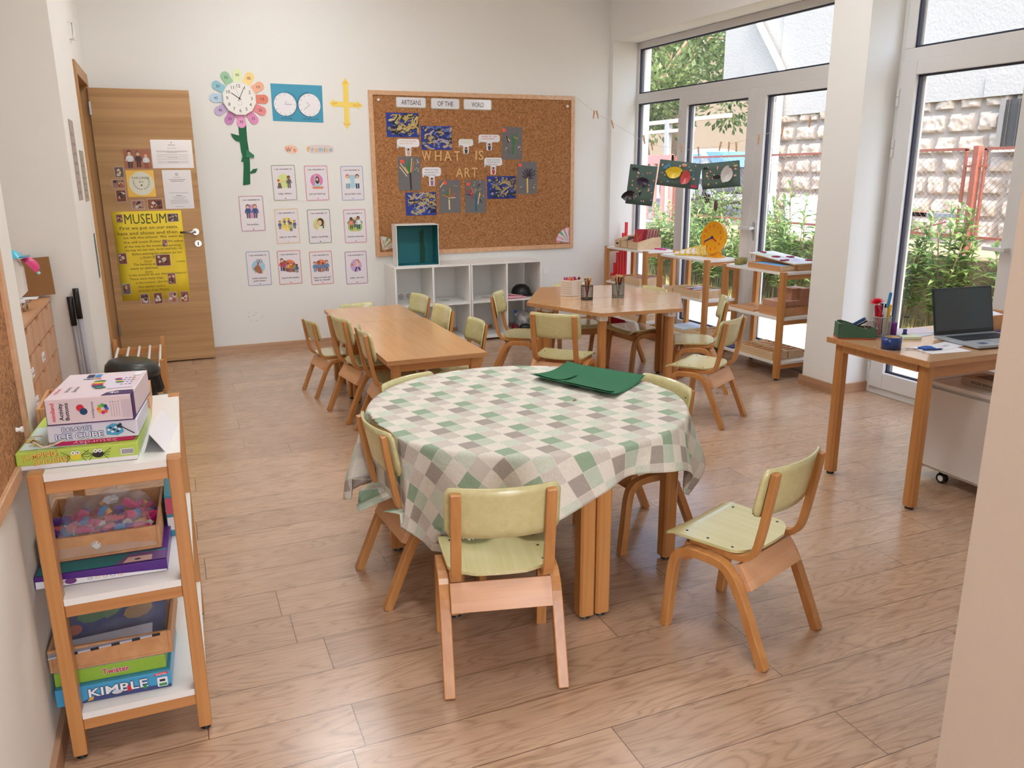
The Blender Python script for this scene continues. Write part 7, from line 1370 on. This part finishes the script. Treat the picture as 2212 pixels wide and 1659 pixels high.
sbox('upper_ground', 6.9, -5, 0.0, 9.9, 12.4, 0.50, M_SOIL); sbox('road', 6.9, 12.4, 0.0, 34, 40, 0.62, M_ASPH); sbox('road', 9.9, 11.9, 0, 34, 12.4, .62, M_ASPH)
struct(MB().prism([(17, 36), (34, 27), (34, 28), (17, 37)], .6, 7.0, plain('street_wall', S(112, 100, 84), rough=.95, var=.08, scale=1)).build('street_wall')); struct(MB().prism([(6.9, 30), (18, 36), (18, 37), (6.9, 31)], .6, 2.6, plain('corrugated', S(160, 166, 166), rough=.7)).build('street_wall'))
# grass tufts
k = MB(); r = random.Random(3)
for i in range(2600):
    x = r.uniform(5.86, 6.6); y = r.uniform(3.6, 11.5); a = r.uniform(0, 2*PI); h = r.uniform(.04, .16)*(1.7 if x > 6.4 else 1); c, q = math.cos(a)*.004, math.sin(a)*.004; lx, ly = r.uniform(-.05, .05), r.uniform(-.05, .05)
    k.add([(x-c, y-q, -.02), (x+c, y+q, -.02), (x+lx, y+ly, h)], [(0, 1, 2)], M_GRASS if r.random() < .75 else M_LEAF)
tag(k.build('dry_grass'), 'dry yellow grass along the foot of the retaining wall outside', 'grass', kind='stuff')
# stone faced neighbour building
rw = random.Random(12); rows = []; z = .3
while z < 2.37:
    h = rw.uniform(.24, .29); cuts = []; y = 4.6
    while y < 11.7: wd = rw.uniform(.30, .52); cuts.append((y, y+wd)); y += wd
    rows.append((z, z+h, cuts)); z += h
zs, ze = .3, 2.36; nz_ = 84; ny_ = 300; ys, ye = 4.8, 11.66; vs = []; ht = []
for j in range(nz_+1):
    z = zs+(ze-zs)*j/nz_; row = next((q for q in rows if q[0] <= z < q[1]), rows[-1])
    for i in range(ny_+1):
        y = ys+(ye-ys)*i/ny_; cu = next((c for c in row[2] if c[0] <= y < c[1]), row[2][-1])
        u = min(y-cu[0], cu[1]-y); v = min(z-row[0], row[1]-z); n1 = noise.noise(Vector((y*5, z*5, row[0]*9)))*.02
        e = min(u, v)-.022-.02*max(0, .09-math.hypot(max(0, .1-u), max(0, .1-v)))+n1*1.3; f = max(0, min(1, e/.04)); f = f*f*(3-2*f)
        d = f*(.055+.05*noise.noise(Vector((y*7, z*7, cu[0]*3)))+.035*noise.noise(Vector((y*19, z*19, 2))))
        vs.append((9.80-d, y, z)); ht.append(f)
fs = [(j*(ny_+1)+i, (j+1)*(ny_+1)+i, (j+1)*(ny_+1)+i+1, j*(ny_+1)+i+1) for j in range(nz_) for i in range(ny_)]
sw = MB(); sw.add(vs, [f for f in fs if ht[f[0]] > .35], M_STONE, True); sw.add(vs, [f for f in fs if ht[f[0]] <= .35], M_MORT, True)
bd = thing('neighbour_building', 'neighbouring building with a rough plaster upper wall over rock faced stone courses', 'building', (11, 8, .3))
BT = Matrix.Translation((-11, -8, -.3)); o_ = sw.build('stone_facing', bd); o_.matrix_local = BT
k = MB(BT); k.box(9.81, -3, .3, 13, 11.66, 2.36, M_MORT); k.build('stone_core', bd)
k = MB(BT); k.box(9.72, -3, 2.36, 13, 11.66, 8, M_PLAS).box(9.74, 11.66, 2.74, 13, 13.24, 8, M_PLAS); k.build('plaster_wall', bd)
MB(BT).box(9.70, 4.6, 2.36, 9.79, 7.75, 2.62, M_PLAS).build('plaster_band', bd)
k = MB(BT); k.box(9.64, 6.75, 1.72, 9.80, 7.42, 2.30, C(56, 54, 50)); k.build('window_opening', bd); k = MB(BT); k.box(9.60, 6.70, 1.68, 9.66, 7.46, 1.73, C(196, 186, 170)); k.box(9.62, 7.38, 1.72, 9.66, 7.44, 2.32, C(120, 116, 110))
for q in range(5): k.cyl((9.625, 6.80+.13*q, 1.73), (9.625, 6.80+.13*q, 2.30), .007, .007, C(60, 56, 54), n=6)
k.build('window_grille', bd)
k = MB(BT); WPI = plain('pipe_white', S(226, 228, 230), rough=.35); k.tube([(9.62, 12.35, 4.20), (9.62, 12.13, 3.86), (9.62, 11.60, 3.22), (9.62, 11.50, 3.08)], .055, WPI, n=14).tube([(9.62, 11.50, 3.10), (9.62, 11.50, 2.4), (9.62, 11.50, 1.0), (9.62, 11.50, .5)], .055, WPI, n=14)
for z_ in (2.95, 1.85, 1.60): k.lathe([(.062, z_-.02), (.066, z_-.02), (.066, z_+.02), (.062, z_+.02)], WPI, cx=9.62, cy=11.50, n=16)
k.build('drain_pipe', bd)
# chain link fence
fe = thing('chain_link_fence', 'rusty red framed chain link fence behind the shrubs', 'fence', (7.2, 7.0, .5)); FT = Matrix.Translation((-7.2, -7.0, -.5))
MB(FT).box(7.165, 5.700, .45, 7.235, 5.760, 1.70, M_RED).build('fence_post', fe, bevel=.004)
def panel(y0, y1):
    k = MB(FT)
    for z_ in (1.67, .84): k.box(7.188, y0, z_-.013, 7.212, y1, z_+.013, M_RED)
    k.box(7.188, y0, .84, 7.212, y0+.026, 1.67, M_RED).box(7.188, y1-.026, .84, 7.212, y1, 1.67, M_RED); k.build('panel_frame', fe)
    k = MB(FT); s = .062; n_ = int((y1-y0+.83)/s)
    for i in range(n_):
        for sg in (1, -1):
            a = y0+i*s if sg > 0 else y0-.83+i*s
            pa = (a, .85) if sg < 0 else (a-.83, .85); pb = (pa[0]+.81, 1.66)
            if sg < 0: pa, pb = (pa[0]+.81, .85), (pa[0], 1.66)
            # clip to the panel
            t0, t1 = 0.0, 1.0; dy = pb[0]-pa[0]; ta = (y0-pa[0])/dy; tb = (y1-pa[0])/dy; t0 = max(t0, min(ta, tb)); t1 = min(t1, max(ta, tb))
            if t1-t0 < .01: continue
            k.tube([(7.2, pa[0]+dy*t0, pa[1]+.81*t0), (7.2, pa[0]+dy*t1, pa[1]+.81*t1)], .0019, M_WIRE, n=3)
    k.build('wire_mesh', fe)
panel(5.84, 10.8); panel(3.2, 5.655)
for y_ in (10.84, 3.16): MB(FT).box(7.17, y_-.025, .45, 7.23, y_+.025, 1.69, M_RED).build('fence_post', fe)
k = MB(FT); k.box(7.19, 5.60, 1.50, 7.21, 5.86, 1.52, M_RED); k.build('bracket', fe)
tag(MB().box(7.34, 5.93, 1.0, 7.40, 6.62, 1.045, C(150, 160, 166)).box(7.34, 6.35, 1.0, 7.405, 6.62, 1.047, C(176, 110, 84)).build('metal_bar', bevel=.002), 'rust and grey metal bar behind the fence', 'bar'); tag(MB().tube([(7.36, 6.72, .80), (7.34, 6.1, .96)], .008, M_RED, n=6).build('rusty_rod'), 'thin rusty rod slanting behind the fence', 'rod')
tag(MB().box(7.5, 4.2, .96, 8.1, 5.35, 1.0, C(150, 146, 136)).box(7.55, 4.4, .5, 7.6, 4.45, .96, C(140, 136, 126)).box(7.55, 5.1, .5, 7.6, 5.15, .96, C(140, 136, 126)).build('garden_bench', bevel=.004), 'weathered grey bench behind the fence at the right', 'bench')
k = MB(); k.grid(lambda u, v: (8.1+.08*math.sin(6*u), 8.75+.62*u, .52+.66*v*(1-.25*abs(2*u-1))+.05*math.sin(9*u)), 12, 8, C(236, 234, 232)); tag(k.build('white_sheet', solid=.01), 'white tarpaulin heap behind the fence', 'tarpaulin')
tag(MB().tube([(6.98, 6.50, .98), (6.97, 6.36, .84), (6.97, 6.22, .71)], .011, C(150, 196, 220), n=8).build('blue_pipe'), 'light blue plastic pipe slanting onto the retaining wall', 'pipe')
# pergola bars and red frame
RU = plain('rust_and_grey', S(190, 164, 146), rough=.8, var=.2, scale=7)
tag(MB().box(8.47, 11.3, 2.30, 8.53, 14.6, 2.37, RU).box(8.47, 12.3, 2.14, 8.53, 14.6, 2.20, RU).box(8.45, 13.05, .6, 8.55, 13.15, 2.37, C(150, 150, 146)).build('pergola', bevel=.004), 'rusty metal bars of a pergola crossing before the tree', 'pergola')
k = MB(); [k.box(8.0, 12.2+.25*q, .6, 8.05, 12.26+.25*q, 1.75, C(176, 120, 112)) for q in range(5)]; k.box(7.99, 12.2, 1.60, 8.06, 13.3, 1.74, C(176, 120, 112)); tag(k.build('metal_gate'), 'faded red metal gate behind the fence at the far left', 'gate')
# overhead wires
for q, (a, b_) in enumerate((((9.3, 20, 4.9), (9.3, 5, 5.0)), ((9.3, 20, 4.55), (9.3, 5, 4.75)))): tag(MB().tube([a, b_], .004, C(120, 120, 124), n=4).build('cable'), '%s thin cable crossing before the plaster wall' % ('upper', 'lower')[q], 'cable', 'cables outside')
# white car
cr = thing('car', 'white car parked on the street beyond the fence', 'car', M=Matrix.Translation((14.2, 19.6, .62)) @ Matrix.Rotation(math.radians(-12), 4, 'Z')); CW = plain('car_white', S(196, 198, 202), rough=.2, coat=.8, var=.01); CG = plain('car_glass', S(96, 136, 166), rough=.08, var=.05)
def body(u, v):   # u along the length (front at -y), v round the section
    y = -2.1+4.2*u; top = .88+(.57*max(0, math.sin(PI*min(1, max(0, (u-.16)/.80))))**.55 if .16 < u < .96 else 0); top = max(top, .88-.16*max(0, (.16-u)/.16)); a = PI*v
    x = -.86*math.copysign(abs(math.cos(a))**.35, math.cos(a))*(1 if top < 1 else 1); z = .25+(top-.25)*abs(math.sin(a))**.55; x *= (1-.20*max(0, (z-.88)/.57)); return (x, y, z)
k = MB(); k.grid(body, 44, 20, CW); k.grid(lambda u, v: (-.84+1.68*v, -2.08+4.16*u, .25), 2, 2, M_BLACK); k.build('car_body', cr)
for (a, b_) in ((.24, .42), (.44, .62), (.64, .82)):
    k = MB(); k.grid(lambda u, v: (-.875+.135*v**1.3, -2.1+4.2*(a+(b_-a)*(.5+(u-.5)*(1-.28*v))), .92+.36*v), 4, 4, CG); k.build('side_window', cr)
MB().grid(lambda u, v: (-.62+1.24*u, -1.58+.62*v, .93+.40*v), 4, 4, CG).build('windscreen', cr)
for y_ in (-1.35, 1.35): MB().cyl((-.90, y_, .32), (-.72, y_, .32), .32, .32, M_BLACK, n=24).cyl((-.915, y_, .32), (-.90, y_, .32), .19, .19, M_STEEL, n=16).build('wheel', cr)
MB().ball((-.98, -1.0, .98), .09, CW, 1, .7, .7).build('door_mirror', cr)
# oleander-like shrubs
def shrub(x, y, z0, h, spread, ns, seed, label, nl=30, grp='leafy shrubs on the garden strip'):
    r = random.Random(seed); t = thing('leafy_shrub', label, 'shrub', (x, y, z0), group=grp); fol = MB(); st = MB()
    for s in range(ns):
        a = r.uniform(0, 2*PI); R_ = spread*math.sqrt(r.random()); top = Vector((R_*math.cos(a), R_*math.sin(a)*1.2, h*r.uniform(.55, 1.0)*(1-.25*R_/spread))); b0 = Vector((top.x*.25, top.y*.25, 0)); mid = (b0+top)/2+Vector((r.uniform(-.05, .05), r.uniform(-.05, .05), .05)); P = [b0, mid, top]
        st.tube([tuple(p) for p in P], .005, M_BARK if s % 2 else M_LEAF, n=5)
        for q in range(nl):
            f = .25+.78*q/nl; p = b0.lerp(mid, min(1, f*2)) if f < .5 else mid.lerp(top, min(1.04, (f-.5)*2)); az = q*2.4+r.uniform(-.4, .4); el = r.uniform(-.15, .75)+(.4 if f > .9 else 0); L_ = r.uniform(.10, .165)*(1 if f < .9 else .8); wd = L_*.17
            d = Vector((math.cos(az)*math.cos(el), math.sin(az)*math.cos(el), math.sin(el))); sd = d.cross(Vector((0, 0, 1))).normalized()*wd; up = sd.cross(d).normalized()*wd*.5; m1 = p+d*L_*.5-Vector((0, 0, L_*.04)); e = p+d*L_-Vector((0, 0, L_*.18))
            fol.add([p, m1-sd+up, m1, m1+sd+up, e], [(0, 1, 2), (0, 2, 3), (1, 4, 2), (2, 4, 3)], M_LEAF)
    fol.build('foliage', t); st.build('stems', t); return t
SH = [(6.42, 4.55, -.02, 1.42, .30, 12, 'leafy shrub outside the near glazed door, behind the laptop'), (6.38, 5.25, -.02, 1.38, .28, 11, 'slender leafy shrub before the red fence post'), (6.40, 5.72, -.02, 1.45, .20, 7, 'tallest thin shoots left of the red fence post'), (6.40, 6.35, -.02, .95, .30, 10, 'low shrub at the left edge of the near glazed door'),
      (6.36, 7.20, -.02, 1.50, .32, 13, 'shrub seen through the right leaf of the far doors'), (6.44, 7.85, -.02, 1.25, .30, 12, 'dense shrub behind the map board shelf'), (6.35, 8.55, -.02, 1.42, .34, 14, 'shrub behind the yellow teaching clock'), (6.45, 9.20, -.02, 1.30, .30, 12, 'shrub seen between the clock and the left collages'),
      (6.35, 9.85, -.02, 1.20, .34, 14, 'shrub behind the red letter cards'), (6.30, 10.60, -.02, 1.35, .36, 14, 'shrub at the far left of the garden strip'), (7.5, 10.2, .5, 1.0, .4, 12, 'shrub on the upper ground near the pipe'), (7.5, 7.0, .5, .55, .3, 8, 'low shrub on the upper ground behind the fence')]
for i, (x, y, z, h, sp_, ns, lab) in enumerate(SH): shrub(x, y, z, h, sp_*1.15, int(ns*1.5), 100+i, lab, nl=34)
def tree_(x, y, z0, cz, rad, n_, seed, label, trunk_h):
    r = random.Random(seed); t = thing('tree', label, 'tree', (x, y, z0), group='trees by the street'); k = MB(); k.tube([(0, 0, 0), (.1, .05, trunk_h*.5), (-.1, .1, trunk_h)], .16, M_BARK, n=10)
    for q in range(9): a = q*.7; k.tube([(-.05, .08, trunk_h*.8), (rad[0]*.4*math.cos(a), rad[1]*.4*math.sin(a), cz-z0+.2*(q % 3)), (rad[0]*.8*math.cos(a), rad[1]*.8*math.sin(a), cz-z0+.5*(q % 3))], .035, M_BARK, n=6)
    k.build('trunk', t); k = MB(); cl = [(r.uniform(-1, 1)*rad[0]*.8, r.uniform(-1, 1)*rad[1]*.8, cz-z0+r.uniform(-1, 1)*rad[2]*.8, r.uniform(.35, .7)) for _ in range(46)]
    for i in range(n_):
        c = cl[i % len(cl)]; v = Vector((r.gauss(0, 1), r.gauss(0, 1), r.gauss(0, 1))).normalized()*c[3]*r.random()**.33; p = Vector(c[:3])+v; d = (v+Vector((r.uniform(-.3, .3), r.uniform(-.3, .3), r.uniform(-.2, .3)))).normalized(); L_ = r.uniform(.12, .20); sd = d.cross(Vector((r.random(), r.random(), 1))).normalized()*L_*.22
        k.add([p, p+d*L_*.5-sd, p+d*L_, p+d*L_*.5+sd], [(0, 1, 2, 3)], M_LEAFD)
    k.build('foliage', t); return t
tree_(11.6, 17.8, .6, 4.6, (2.6, 2.8, 2.0), 15000, 5, 'broad leafy tree filling the upper left of the far glazing', 3.6)
tree_(9.2, 15.2, .6, 2.95, (1.0, 1.2, .55), 3000, 6, 'lower hanging leafy branches before the plaster building', 2.2)
